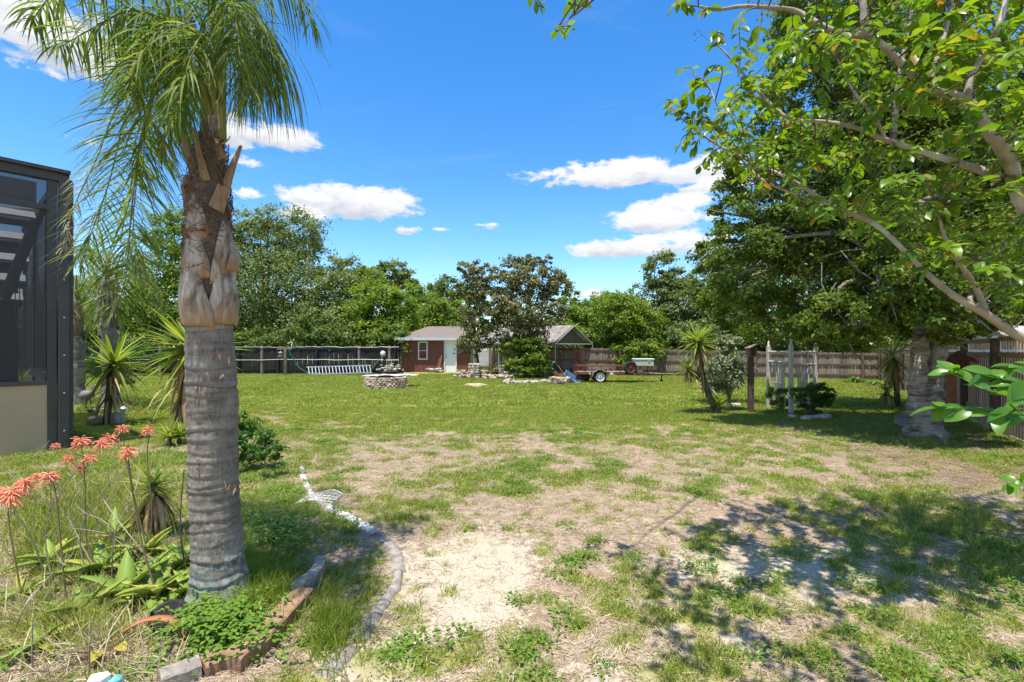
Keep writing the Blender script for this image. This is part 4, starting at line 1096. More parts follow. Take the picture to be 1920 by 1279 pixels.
    for q in range(1100):
        y = RR.uniform(262, 478) if q < 700 else RR.uniform(440, 590); a = RR.uniform(0, 2*PI); r0 = np.interp(y, ys, ra)+RR.uniform(1, 6)
        pts = []; da = RR.uniform(.15, .9)*RR.choice((-1, 1)); dy = RR.gauss(0, 14)
        for i in range(5):
            yj = y+dy*i/4; c = P(np.interp(yj, ys, xs), yj, D)-base; rr = (r0+RR.uniform(-1, 2.5))*k; aa = a+da*i/4
            pts.append(Vector((c.x+rr*math.cos(aa), c.y+rr*math.sin(aa), c.z)))
        mb.tube(pts, RR.uniform(.0012, .0032), 3, cap=False)
    for q in range(90):
        y = RR.uniform(300, 440); a = RR.choice((RR.uniform(2.6, 3.8), RR.uniform(-.6, .6), RR.uniform(-2.2, -.9))); r0 = np.interp(y, ys, ra)+2
        c = P(np.interp(y, ys, xs), y, D)-base; p = Vector((c.x+r0*k*math.cos(a), c.y+r0*k*math.sin(a), c.z)); d = Vector((math.cos(a), math.sin(a), RR.uniform(-.8, .8)))
        mb.tube([p, p+d*.03+rnd_dir()*.01, p+d*.06+rnd_dir()*.03], [.002, .0015, .0006], 3, cap=False)
    mb.build('matted_fibre', M['fibre'], t, kind='stuff')
    mb = MB(); y = None
    for (x0, x1, y0, y1, w) in ((400,402,262,120,15),(412,418,262,60,12),(388,384,262,110,12),(405,408,250,10,10),(394,380,250,40,9)):
        pp = poly_smooth([P(x0, y0, D)-base, P((x0+x1)/2, (y0+y1)/2, D)-base, P(x1, y1, D)-base], 4)
        mb.tube(pp, [w*k*(1-.55*i/(len(pp)-1)) for i in range(len(pp))], 8)
    mb.build('green_leaf_bases', M['palm_rachis'], t, True)
    # fronds (rachis control points as seen, each with its own distance)
    X = lambda *a: [P(*q) for q in a]
    frond(t, X((392,215,3.1),(350,110,3.1),(295,150,3.15),(262,270,3.2),(246,400,3.2),(236,520,3.2),(215,585,3.2)), .52, 120, 1, .0135, .012, .08, 1.0, .5, .12, fwd=.35)
    frond(t, X((390,215,3.3),(330,110,3.5),(285,180,3.7),(262,300,3.9),(250,420,4.0),(262,500,4.0)), .55, 110, 21, .014, .011, .15, 1.1, .55, .16, fwd=.35)
    frond(t, X((392,215,3.0),(350,140,2.9),(310,140,2.9),(275,220,2.95),(255,320,3.0)), .46, 90, 22, .013, .011, .08, 1.3, .6, .16, fwd=.4)
    frond(t, X((392,215,3.2),(340,90,3.35),(285,110,3.5),(235,220,3.6),(205,340,3.7),(170,440,3.7),(150,500,3.7)), .52, 104, 2, .0135, .011, .2, 1.0, .5, .16, fwd=.4)
    frond(t, X((395,210,3.0),(330,60,2.9),(250,20,2.8),(180,50,2.75),(110,90,2.75)), .42, 57, 3, .0145, .013, .02, 1.5, .55, .2)
    frond(t, X((395,205,3.0),(360,80,2.85),(310,50,2.7),(262,110,2.6),(240,170,2.6)), .40, 60, 4, .0145, .012, .02, 1.7, .6, .2)
    frond(t, X((400,205,3.0),(398,90,2.8),(375,70,2.6),(345,150,2.5),(325,220,2.5)), .38, 53, 5, .0155, .012, .02, 1.5, .6, .2)
    frond(t, X((402,205,3.1),(425,60,3.1),(470,20,3.1),(505,70,3.1),(512,130,3.1)), .80, 66, 6, .0125, .012, .05, 3.0, .5, .2)
    frond(t, X((405,205,3.1),(430,70,3.2),(465,60,3.3),(488,110,3.4),(492,160,3.4)), .75, 57, 7, .0125, .011, .05, 3.0, .5, .25)
    frond(t, X((405,205,3.1),(440,0,3.2),(500,-40,3.3),(560,-10,3.4),(590,50,3.4)), .45, 52, 8, .0125, .012, .05, 2.0, .5, .25)
    frond(t, X((398,205,3.2),(370,70,3.5),(320,30,3.8),(260,60,4.0),(215,150,4.1)), .52, 110, 9, .013, .012, .06, 1.3, .6, .16)
    frond(t, X((400,200,3.1),(415,60,2.95),(425,0,2.8),(440,20,2.6),(450,110,2.5)), .40, 52, 10, .0145, .012, .02, 1.9, .6, .25)
    frond(t, X((398,200,3.1),(395,0,3.1),(380,-150,3.1),(330,-260,3.1),(260,-280,3.1),(200,-180,3.1)), .50, 68, 11, .0155, .013, .02, 1.6, .6, .2)
    frond(t, X((398,200,3.1),(405,0,3.2),(430,-150,3.3),(500,-240,3.4),(580,-200,3.5)), .50, 62, 12, .0155, .013, .02, 1.6, .6, .2)
    frond(t, X((398,200,3.0),(400,0,2.8),(405,-130,2.5),(400,-180,2.2),(395,-120,2.0)), .45, 56, 13, .0155, .013, .02, 1.8, .6, .2)
    frond(t, X((398,200,3.2),(395,0,3.5),(385,-120,3.9),(380,-130,4.2),(370,-60,4.4)), .50, 56, 14, .0135, .013, .02, 1.8, .6, .2)
    frond(t, X((396,205,3.05),(350,20,2.95),(270,-60,2.9),(190,-60,2.85),(100,-10,2.85),(60,40,2.85)), .45, 66, 15, .0155, .013, .02, 1.6, .6, .2)
    frond(t, X((400,200,3.0),(410,100,2.85),(430,70,2.75),(452,130,2.7),(458,190,2.7)), .42, 45, 17, .0125, .010, .05, 2.4, .6, .25)
    frond(t, X((395,215,3.0),(375,150,2.9),(345,150,2.8),(320,220,2.75),(300,280,2.75)), .34, 45, 18, .0125, .010, .05, 1.5, .6, .2)
    # one long dried tip hanging at the left
    fr = frond(t, X((300,130,3.6),(230,180,3.6),(180,300,3.6),(140,385,3.6),(118,470,3.6)), .20, 30, 16, .008, .008, 1.0, 1.7, .5, .55, mt='palm_dry', label='grey dried frond tip hanging in front of the screen enclosure')
main_palm()

def far_palm(px, ypx, ytop, wpx, label, seed, hgts, fl=1.5, skirt=True):
    base = G(px, ypx); D = base.y; k = D/FOC; R = random.Random(seed); random.seed(seed)
    t = thing('palm_tree', label, 'palm tree', base, group='palms in the left border')
    top = P(px+R.uniform(-2, 4), ytop, D)-base
    n = 26; pts = [Vector((top.x*(i/n)+.02*math.sin(i), 0, top.z*i/n-.02)) for i in range(n+1)]
    ra = [wpx*.5*k*(1.25-.3*min(1, i/5)+(.10 if i % 3 == 0 else 0)) for i in range(n+1)]
    ra = [r*(1.0 if i < n*.65 else .8) for i, r in enumerate(ra)]
    mb = MB(); mb.tube(pts, ra, 16, r=.7); mb.build('trunk', M['palm_trunk'], t, True)
    mb = MB()
    for q in range(26):
        z = R.uniform(.58, 1.0)*top.z; a = R.uniform(0, 2*PI); rr = wpx*.42*k
        p = Vector((top.x*z/top.z+rr*math.cos(a), rr*math.sin(a), z))
        mb.blade(p, (math.cos(a)*.35, math.sin(a)*.35, 1), (math.cos(a), math.sin(a), 0), R.uniform(.25, .4), .10, 2, droop=.1, fold=.4, wprof=lambda u: 1-.6*u)
    mb.build('frond_stubs', M['boot'], t, kind='stuff')
    if skirt:
        mb = MB()
        for q in range(60):
            z = R.uniform(.75, 1.0)*top.z; a = R.uniform(0, 2*PI); rr = wpx*.45*k
            p = Vector((top.x*z/top.z+rr*math.cos(a), rr*math.sin(a), z))
            mb.blade(p, (math.cos(a)*.3, math.sin(a)*.3, -1), (math.cos(a), math.sin(a), 0), R.uniform(.4, 1.1), .035, 4, droop=.4, fold=.3)
        mb.build('dead_leaves', M['palm_dry'], t, kind='stuff')
    for i in range(16):
        a = i*2.4+R.uniform(-.3, .3); e = hgts[0]+(hgts[1]-hgts[0])*R.random(); L = fl*R.uniform(.8, 1.1)
        d = Vector((math.cos(a), math.sin(a), 0)); c = top+base
        frond(t, [c, c+d*L*.25+Vector((0, 0, e)), c+d*L*.62+Vector((0, 0, e*.9)), c+d*L*.95+Vector((0, 0, -.25*L)), c+d*L*1.02+Vector((0, 0, -.7*L))], .42, 34, seed*50+i, .022, .02, .08, 1.7, .5, .22)
far_palm(205, 768, 520, 24, 'second palm with a shaggy brown trunk beyond the near yucca on the left', 31, (.2, .8), 1.35)
far_palm(147, 758, 560, 22, 'third palm standing close behind the dark screen enclosure corner', 32, (.2, .7), 1.2, False)

# ---------------------------------------------------------------- yuccas
def leafmesh(L, w, droop, mt, fold=.3, seg=4, r=.2):
    mb = MB(); mb.blade((0, 0, 0), (1, 0, 0), (0, 0, 1), L, w, seg, droop=droop, fold=fold, r=r, wprof=lambda t: (.55+.45*min(1, t*3))*(1-t**2.4)+.01)
    return mb.mesh('leaf', M[mt])
YL = [leafmesh(1, .098, dr, 'yucca_leaf', r=rv) for dr, rv in ((.1, .1), (.35, .3), (.6, .2))]
YD = [leafmesh(1, .10, dr, 'yucca_dry', r=rv) for dr, rv in ((.5, .1), (.9, .5))]
YY = [leafmesh(1, .08, .5, 'yucca_yellow')]
def head(t, c, n, L, R, lo=-.5, hi=1.0, ms=YL, name='leaf', wide=1.0, ax=Vector((0, 0, 1))):
    for i in range(n):
        a = i*2.399+R.uniform(-.2, .2); u = (i+.5)/n
        z = hi+(lo-hi)*u
        d = Vector((math.cos(a)*math.sqrt(max(0, 1-z*z*.98)), math.sin(a)*math.sqrt(max(0, 1-z*z*.98)), z))
        q = Vector((1, 0, 0)).rotation_difference(d)
        x = d.normalized(); up = Vector((0, 0, 1)) if abs(x.z) < .95 else Vector((1, 0, 0)); y = up.cross(x).normalized(); zz = x.cross(y)
        q = Matrix((x, y, zz)).transposed().to_quaternion()
        s = L*R.uniform(.75, 1.1)
        link(name, R.choice(ms), t, Vector(c)+Vector((R.gauss(0, .012), R.gauss(0, .012), -u*.10*L)), q, (s, s*wide, s))
def yucca(label, base, stems, seed, group='yuccas in the yard', dark=False):
    "stems: list of (path px list, stem radius, leaf length, n leaves, n dead, lo)"
    R = random.Random(seed)
    t = thing('yucca', label, 'yucca', base, group=group)
    D = base.y; mb = MB(); hd = []
    for (path, rad, L, n, nd, lo) in stems:
        pp = poly_smooth([P(x, y, D+dd)-base for (x, y, dd) in path], 4)
        mb.tube(pp, [rad*(1.2-.3*i/(len(pp)-1)) for i in range(len(pp))], 8)
        hd.append((pp, L, n, nd, lo))
    mb.build('stem', M['bark'], t, True)
    for pp, L, n, nd, lo in hd:
        c = pp[-1]; head(t, c, int(n*1.35), L, R, lo, .98)
        if nd:
            for i in range(nd):
                u = R.random()**1.3; f = (1-u*.6)*(len(pp)-1); a = int(min(f, len(pp)-2)); p = pp[a].lerp(pp[a+1], f-a)
                an = R.uniform(0, 2*PI); d = Vector((math.cos(an)*.75, math.sin(an)*.75, -R.uniform(.1, 1.1))).normalized()
                y = Vector((0, 0, 1)).cross(d).normalized(); q = Matrix((d, y, d.cross(y))).transposed().to_quaternion()
                s = L*R.uniform(.5, .95)
                link('dead_leaf', R.choice(YD), t, p, q, (s, s*.9, s))
    return t
yucca('tall yucca on a bare leaning stem, first one right of the enclosure corner', G(200,797), [([(200,800,0),(203,760,0),(207,715,0),(212,680,0)], .06, .86, 46, 40, -.45)], 41)
yucca('yucca with long leaves fanning out from behind the nearest palm trunk', G(331,818), [([(330,822,0),(338,770,0),(348,700,0),(356,650,0)], .06, 1.0, 60, 60, -.5)], 42)
yucca('short yucca clump at the foot of the leaning yucca stem beside the nearest palm', G(318,835), [([(318,838,0),(318,818,0)], .03, .36, 30, 0, .05),([(336,832,.1),(336,816,.1)], .03, .36, 26, 0, .05)], 43)
yucca('leaning two-headed yucca with a shaggy brown skirt in front of the wooden fence', G(1345,775), [([(1348,778,0),(1335,755,0),(1322,720,0),(1312,680,0),(1308,640,0)], .07, .62, 70, 70, -.55),([(1318,715,-.1),(1300,700,-.1),(1290,692,-.1)], .05, .48, 40, 30, -.35),([(1348,778,-.1),(1346,758,-.1)], .06, .36, 50, 10, .0)], 44)
yucca('drooping half-dead yucca just left of the big twin trunk', G(1683,760), [([(1684,762,-.5),(1680,720,-.5),(1676,690,-.5),(1673,668,-.5)], .06, .68, 40, 110, -.8),([(1664,758,-.6),(1662,735,-.6)], .05, .52, 26, 60, -.3)], 45)
yucca('small yucca pot plant seen through the lower screen of the enclosure', G(70, 800), [([(40,790,0),(38,716,0)], .04, .5, 30, 0, .0)], 46)
def dracaena():
    base = G(288, 1000); R = random.Random(47)
    t = thing('young_yucca', 'young green rosette with a yellow and brown dead skirt in the flower bed', 'yucca', base)
    mb = MB(); c = P(288, 905, base.y)-base; mb.tube([(0, 0, -.03), c*.6, c], [.03, .028, .024], 8); mb.build('stem', M['bark'], t)
    head(t, c+Vector((0, 0, -.02)), 22, .31, R, .35, .97, wide=1.25)
    head(t, c+Vector((0, 0, -.05)), 24, .19, R, -.2, .6, wide=1.3)
    for i in range(46):
        an = R.uniform(0, 2*PI); d = Vector((math.cos(an)*.75, math.sin(an)*.75, -R.uniform(.5, 1.0))).normalized()
        y = Vector((0, 0, 1)).cross(d).normalized(); q = Matrix((d, y, d.cross(y))).transposed().to_quaternion(); s = R.uniform(.28, .46)
        link('dead_leaf', R.choice(YD), t, c+Vector((0, 0, -.06-R.random()*.06)), q, (s, s*.8, s))
    for (ex, ey) in ((240,985),(262,1000),(350,915),(338,928),(252,960),(345,935),(250,1000)):
        d = (P(ex, ey, base.y-.1)-base-c); s = d.length; d.normalize()
        y = Vector((0, 0, 1)).cross(d).normalized(); q = Matrix((d, y, d.cross(y))).transposed().to_quaternion()
        link('yellow_leaf', YY[0], t, c+Vector((0, 0, -.03)), q, (s*1.05, s*.9, s))
dracaena()

# ---------------------------------------------------------------- aloes with coral flower heads
def aloeleaf(w, droop, r, mt='aloe_leaf'):
    mb = MB(); N = 6; V = []; F = []
    p = Vector((0, 0, 0)); d = Vector((1, 0, 0))
    for i in range(N+1):
        t = i/N; ww = w*.5*(1-t**1.6)*(.8+.2*math.sin(t*3))+.003; th = .055*(1-t*.85)
        up = Vector((-d.z, 0, d.x)); s = Vector((0, 1, 0))
        V += [p-s*ww+up*ww*.45, p-up*th*.2+up*.0, p+s*ww+up*ww*.45, p-up*(th+.02)]
        d = (d+Vector((0, 0, -droop/N))).normalized(); p = p+d/N
    for i in range(N):
        for j in range(4): a = i*4+j; b_ = i*4+(j+1) % 4; F.append((a, b_, b_+4, a+4))
    F.append((3, 2, 1, 0)); mb.add(V, F, r)
    # toothed margin
    for i in range(1, N):
        for s in (0, 2):
            q = V[i*4+s]; o_ = Vector((0, -1 if s == 0 else 1, 0))*.022
            mb.add([q-Vector((.018, 0, 0)), q+Vector((.018, 0, 0)), q+o_+Vector((.012, 0, 0))], [(0, 1, 2)], .95)
    return mb.mesh('leaf', M[mt], True)
AL = [aloeleaf(.33, .5, .1), aloeleaf(.38, .2, .3), aloeleaf(.30, .9, .2), aloeleaf(.34, .7, .65)]
AD = [aloeleaf(.13, 1.2, .5, 'yucca_dry')]
def flowerhead(seed, n=58):
    R = random.Random(seed); random.seed(seed); mb = MB()
    for i in range(n):
        a = i*2.399; u = i/n; z = .75-1.25*u
        d = (Vector((math.cos(a)*math.sqrt(1-z*z*.9), math.sin(a)*math.sqrt(1-z*z*.9), z*.9))+rnd_dir()*.38).normalized()
        L = R.uniform(.034, .076)*(0.75+.5*u); s = Vector((0, 0, .035-u*.05))
        p1 = s+d*L*.35; p2 = p1+(d+Vector((0, 0, -.25))).normalized()*L*.5; p3 = p2+(d+Vector((0, 0, -.6))).normalized()*L*.5
        rv = R.uniform(.0, .9)
        mb.tube([s+d*.006, p1], [.0013, .0015], 4, cap=False, r=rv)
        mb.tube([p1, p2, p3], [.0040, .0047, .0034], 5, r=rv)
    mb.tube([(0, 0, -.03), (0, 0, .04)], [.005, .003], 5, r=0.1)
    return mb.mesh('flower_head', M['aloe_flower'])
FH = [flowerhead(s) for s in (1, 2, 3)]
aloe_n = [0]
def aloe(label, px, py, n, L, stalks=(), seed=0, dead=6, lo=.18):
    base = G(px, py); R = random.Random(seed+px)
    t = thing('aloe_plant', label, 'aloe', base, group='aloes in the flower bed')
    for i in range(n):
        a = i*2.399+R.uniform(-.25, .25); z = .93-(.93-lo)*((i+.5)/n)**.8
        d = Vector((math.cos(a)*math.sqrt(1-z*z), math.sin(a)*math.sqrt(1-z*z), z)).normalized()
        y = Vector((0, 0, 1)).cross(d).normalized(); q = Matrix((d, y, d.cross(y))).transposed().to_quaternion(); s = L*R.uniform(.6, .98)
        link('leaf', R.choice(AL), t, Vector((0, 0, .02))+d*.01, q, s)
    for i in range(dead):
        a = R.uniform(0, 6.28); d = Vector((math.cos(a), math.sin(a), R.uniform(-.05, .2))).normalized()
        y = Vector((0, 0, 1)).cross(d).normalized(); q = Matrix((d, y, d.cross(y))).transposed().to_quaternion()
        link('dead_leaf', AD[0], t, (0, 0, .03), q, L*R.uniform(.6, .95))
    for st in stalks:
        pts = [Vector((R.gauss(0, .01), R.gauss(0, .01), 0))]+[P(x, y, base.y+dd)-base for (x, y, dd) in st['p']]
        pp = poly_smooth(pts, 5)
        mb = MB(); mb.tube(pp, [.0065*(1-.5*i/(len(pp)-1)) for i in range(len(pp))], 6)
        so = mb.build('flower_stalk', M['stalk'], t, True)
        for (hx, hy, dd, s) in st['h']:
            hp = P(hx, hy, base.y+dd)-base
            k = min(range(len(pp)), key=lambda i: (pp[i]-hp).length+ (0.0 if pp[i].z < hp.z-.04 else .12))
            if (pp[k]-hp).length > .03:
                mb = MB(); mb.tube(poly_smooth([pp[k], pp[k].lerp(hp, .5)+Vector((0, 0, -.02)), hp], 3), .003, 5); mb.build('side_stalk', M['stalk'], so)
            tl = R.uniform(-.25, .25)
            link('flower_head', R.choice(FH), t, hp+Vector((0, 0, -.01)), (tl, R.uniform(-.25, .25), R.uniform(0, 6)), s*.82*R.uniform(.8, 1.15))
    return t
aloe('broad-leaved aloe in front, directly left of the nearest palm base', 292, 1122, 15, .34, [dict(p=[(262,1000,0),(240,860,0),(238,850,.0)], h=[(240,846,0,.75)])], 1)
aloe('aloe with upright wide leaves left of centre in the flower bed', 150, 1160, 14, .30, [dict(p=[(125,1120,0),(116,1040,0),(105,930,0),(98,900,0)], h=[(92,893,0,.8),(70,892,.05,.6),(20,925,-.05,1.1),(48,905,0,.65)])], 2)
aloe('small yellowing aloe at the lower left corner of the bed', 72, 1218, 9, .24, [], 3, 6)
aloe('aloe behind the front pair, with the tallest coral flower heads', 190, 1075, 12, .32, [dict(p=[(162,1010,0),(160,930,0),(156,855,0)], h=[(152,828,0,1.12),(192,832,.05,.95),(128,858,-.03,.6),(168,858,.0,.7),(104,834,-.05,.45),(148,875,0,.6)])], 4)
aloe('aloe right behind, whose stalks carry two coral heads near the young yucca', 275, 1040, 12, .34, [dict(p=[(258,960,0),(240,880,0),(231,830,0)], h=[(229,803,0,.85),(206,822,.05,.8)]), dict(p=[(285,960,0),(276,860,0),(279,822,0)], h=[(278,806,0,.82)])], 5)
aloe('aloe half hidden behind the nearest palm trunk', 345, 1065, 11, .36, [dict(p=[(338,980,0),(345,880,0)], h=[])], 6)
aloe('aloe rosette low in the grass at the left edge', 45, 1120, 9, .26, [dict(p=[(30,1060,0),(18,990,0),(15,945,0)], h=[(12,936,0,.85),(40,915,0,.5)])], 7)
aloe('aloe with long grey-green leaves in the middle of the bed', 235, 1120, 14, .40, [], 8)
aloe('young upright aloe just left of the palm base', 350, 1120, 12, .30, [], 9)
aloe('small green aloe between the tall coral stalks and the young yucca', 215, 1015, 12, .32, [], 10)
aloe('low aloe rosette at the far left behind the dry stalks', 95, 1060, 12, .30, [], 11)
def dry_stalks():
    R = random.Random(77)
    for i, (pts, lab) in enumerate([
        ([(185,1080),(120,960),(70,930),(15,880)], 'long curved dry flower stalk arching towards the left edge'),
        ([(255,1060),(170,1010),(105,905),(60,860)], 'dry grey flower stalk crossing above the aloes'),
        ([(300,1060),(215,1010),(150,930),(140,890)], 'dry stalk bending left below the coral heads'),
        ([(285,1070),(205,985),(150,960)], 'short dry stalk with an upturned tip'),
        ([(330,1080),(260,1030),(195,1000),(130,990)], 'pale dry stalk lying low across the aloes'),
        ([(95,1100),(55,1000),(20,960),(0,955)], 'dry stalk leaning out at the far left'),
        ([(165,1090),(150,1000),(185,935),(225,885)], 'dry stalk curving up to the right of the tall head'),
        ([(330,1100),(240,1000),(190,930),(185,905)], 'thin dry stalk rising in the middle of the bed'),
        ([(210,1090),(215,1000),(250,930),(262,880)], 'dry stalk leaning right towards the young yucca'),
        ([(20,1200),(45,1140),(95,1080),(120,1060)], 'bleached dry stalk lying at the lower left'),
        ([(62,1260),(60,1210),(62,1150)], 'short upright pale dead stalk at the lower left'),
        ([(168,1265),(168,1210),(172,1185)], 'short upright dead stalk near the painted stone'),
        ([(105,1110),(85,1010),(110,930),(150,870)], 'dry stalk curving right behind the left coral heads')]):
        b = G(*pts[0]); t = thing('dry_stalk', lab, 'dry stalk', b, group='dry stalks in the flower bed')
        pp = poly_smooth([P(x, y, b.y+R.uniform(-.12, .12)*j)-b if j else Vector((0, 0, -.02)) for j, (x, y) in enumerate(pts)], 5)
        mb = MB(); mb.tube(pp, [.0048*(1-.6*j/(len(pp)-1)) for j in range(len(pp))], 5); so = mb.build('stalk', M['dry_stalk'], t, True)
        mb = MB()
        for q in range(5):
            p = pp[R.randint(len(pp)//2, len(pp)-1)]; e = p+Vector((R.uniform(-.12, .12), R.uniform(-.05, .05), R.uniform(.03, .14)))
            mb.tube([p, p.lerp(e, .5)+Vector((0, 0, -.01)), e], [.0025, .002, .001], 4)
        mb.build('side_twigs', M['dry_stalk'], t)
dry_stalks()
def patch(name, label, cx, cy, rx, ry, n, maker, seed):
    R = random.Random(seed); random.seed(seed); mb = MB()
    for i in range(n):
        a = R.uniform(0, 6.28); q = abs(R.gauss(0, .55)); b = G(cx+rx*q*math.cos(a), cy+ry*q*math.sin(a))
        b.z = zat(b.x, b.y); maker(mb, b, R)
    return mb
def drygrass(mb, b, R):
    for k in range(3):
        d = Vector((R.gauss(0, .8), R.gauss(0, .8), R.uniform(.15, 1.0)))
        mb.blade(b+Vector((R.gauss(0, .03), R.gauss(0, .03), 0)), d, rnd_dir(), R.uniform(.12, .30), .006, 4, droop=R.uniform(.6, 1.6), fold=.2)
def greenblade(mb, b, R):
    for k in range(4):
        d = Vector((R.gauss(0, .35), R.gauss(0, .35), 1))
        mb.blade(b+Vector((R.gauss(0, .03), R.gauss(0, .03), 0)), d, rnd_dir(), R.uniform(.08, .20), .006, 4, droop=R.uniform(.3, 1.2), fold=.2, r=R.uniform(0, .4))
def lantana(mb, b, R):
    hgt_ = R.uniform(.02, .14)
    for k in range(4):
        a = R.uniform(0, 6.28); d = Vector((math.cos(a), math.sin(a), R.uniform(-.1, .5)))
        mb.blade(b+Vector((R.gauss(0, .02), R.gauss(0, .02), hgt_)), d, (0, 0, 1), R.uniform(.022, .038), .020, 2, droop=.5, fold=.2, wprof=lambda t: math.sin(PI*(.12+.85*t)), r=R.uniform(0, .8))
def put(mb, name, mt, label): mb.build(name, M[mt], None, kind='stuff', label=label)
put(patch('d', '', 60, 1170, 130, 70, 260, drygrass, 1), 'dry_grass', 'thatch', 'long dry grass tangled round the aloes at the lower left')
put(patch('d', '', 180, 1230, 190, 60, 260, drygrass, 2), 'dry_grass', 'thatch', 'dry grass in front of the terracotta arc at the bottom left')
put(patch('d', '', 490, 855, 70, 36, 330, drygrass, 3), 'dead_frond_pile', 'thatch', 'pile of pale dead grass right of the nearest palm trunk')
put(patch('d', '', 150, 1010, 200, 110, 1500, greenblade, 14), 'bed_grass', 'grass', 'bright green grass among the aloe stalks')
put(patch('d', '', 120, 1180, 170, 70, 700, greenblade, 15), 'bed_grass', 'grass', 'green grass growing between the aloes at the lower left')
put(patch('d', '', 200, 930, 240, 120, 1200, greenblade, 4), 'bed_grass', 'grass', 'bright green grass growing through the flower bed')
put(patch('d', '', 480, 1110, 110, 90, 700, greenblade, 5), 'bed_grass', 'grass', 'green grass round the base of the nearest palm')
put(patch('d', '', 415, 1195, 120, 60, 800, lantana, 6), 'ground_cover', 'weed', 'bright leafy ground cover at the front of the bed')
put(patch('d', '', 520, 1010, 75, 50, 380, lantana, 7), 'ground_cover', 'weed', 'low leafy weeds inside the stone edging')
put(patch('d', '', 1735, 828, 75, 14, 420, lambda mb, b, R: [mb.blade(b, (R.gauss(0, .5), R.gauss(0, .5), 1), rnd_dir(), R.uniform(.05, .16), .010, 3, droop=.8, r=R.uniform(0, .5)) for k in range(3)], 18), 'bed_grass', 'grass', 'grass growing round the foot of the big twin trunk')
put(patch('d', '', 620, 1180, 60, 90, 260, greenblade, 8), 'bed_grass', 'grass', 'grass tufts between the timber edging and the stone edging')
put(patch('d', '', 230, 760, 120, 40, 500, lambda mb, b, R: [mb.blade(b, (R.gauss(0, .4), R.gauss(0, .4), 1), rnd_dir(), R.uniform(.12, .4), .02, 3, droop=.8, r=R.uniform(0, .5)) for k in range(3)], 9), 'tall_grass', 'grass', 'taller bright grass in the left border by the background palms')
# ---------------------------------------------------------------- fences
def boardmesh(w, h, t, dog=.02):
    mb = MB()
    mb.add([(-w/2, -t/2, 0), (w/2, -t/2, 0), (w/2, -t/2, h-dog), (w/2-dog, -t/2, h), (-w/2+dog, -t/2, h), (-w/2, -t/2, h-dog),
            (-w/2, t/2, 0), (w/2, t/2, 0), (w/2, t/2, h-dog), (w/2-dog, t/2, h), (-w/2+dog, t/2, h), (-w/2, t/2, h-dog)],
           [(0,1,2,3,4,5), (11,10,9,8,7,6), (0,6,7,1), (1,7,8,2), (2,8,9,3), (3,9,10,4), (4,10,11,5), (5,11,6,0)])
    return mb
def fence(label, A, B, h, mt, postm, gap=.005, post_every=2.4, bw=.14, rails=(.28, .85, 1.35), front=1, seed=0, missing=0.0, hB=None, posts_proud=0, boards=True, cap=False, name='wooden_fence', post_h=0):
    R = random.Random(seed); A = Vector((*A, 0)); B = Vector((*B, 0)); d = (B-A); L = d.length; d.normalize()
    nr = Vector((d.y, -d.x, 0))*front   # side on which rails and posts stand
    rz = math.atan2(d.y, d.x); t = thing(name, label, 'fence', A, 0); hB = hB or h
    me = boardmesh(bw, 1.0, .018, .015).mesh('board', M[mt]); me2 = boardmesh(bw, 1.0, .018, .002).mesh('board', M[mt])
    n = int(L/(bw+gap))
    for i in range(n):
        if R.random() < missing: continue
        u = (i+.5)*(bw+gap); hh = (h+(hB-h)*u/L)*R.uniform(.985, 1.01)
        link('board', me if R.random() < .5 else me2, t, d*u-nr*(R.uniform(0, .004)), (R.gauss(0, .006), R.gauss(0, .006), rz+R.gauss(0, .01)), (R.uniform(.95, 1.0), 1, hh))
    m = int(L/post_every)+1
    for i in range(m+1):
        u = min(i*post_every, L); hh = (h+(hB-h)*u/L)+post_h
        mb = MB(); mb.box((0, 0, hh/2), (.10, .10, hh+.04)); mb.build('post', M[postm], t).matrix_local = Matrix.Translation(d*u+nr*.10) @ Matrix.Rotation(rz+R.gauss(0, .02), 4, 'Z') @ Matrix.Rotation(R.gauss(0, .008), 4, 'X')
    for rh in rails:
        for i in range(m):
            u0 = i*post_every; u1 = min(L, u0+post_every)
            if u1-u0 < .1: continue
            f = (h+(hB-h)*(u0+u1)/2/L)/1.7
            mb = MB(); mb.box((0, 0, 0), (u1-u0-.02, .038, .085), jit=.004)
            mb.build('rail', M[postm], t).matrix_local = Matrix.Translation(d*(u0+u1)/2+nr*.030+Vector((0, 0, rh*f))) @ Matrix.Rotation(rz, 4, 'Z')
    return t, d, nr
CORNER = (18.4, 24.0)
fence('weathered grey-brown board fence across the back behind the trailer and trellis', (1.9, 30.0), CORNER, 1.66, 'grey_wood', 'brown_wood', seed=1, front=1, hB=1.34, rails=(.30, .92, 1.55))
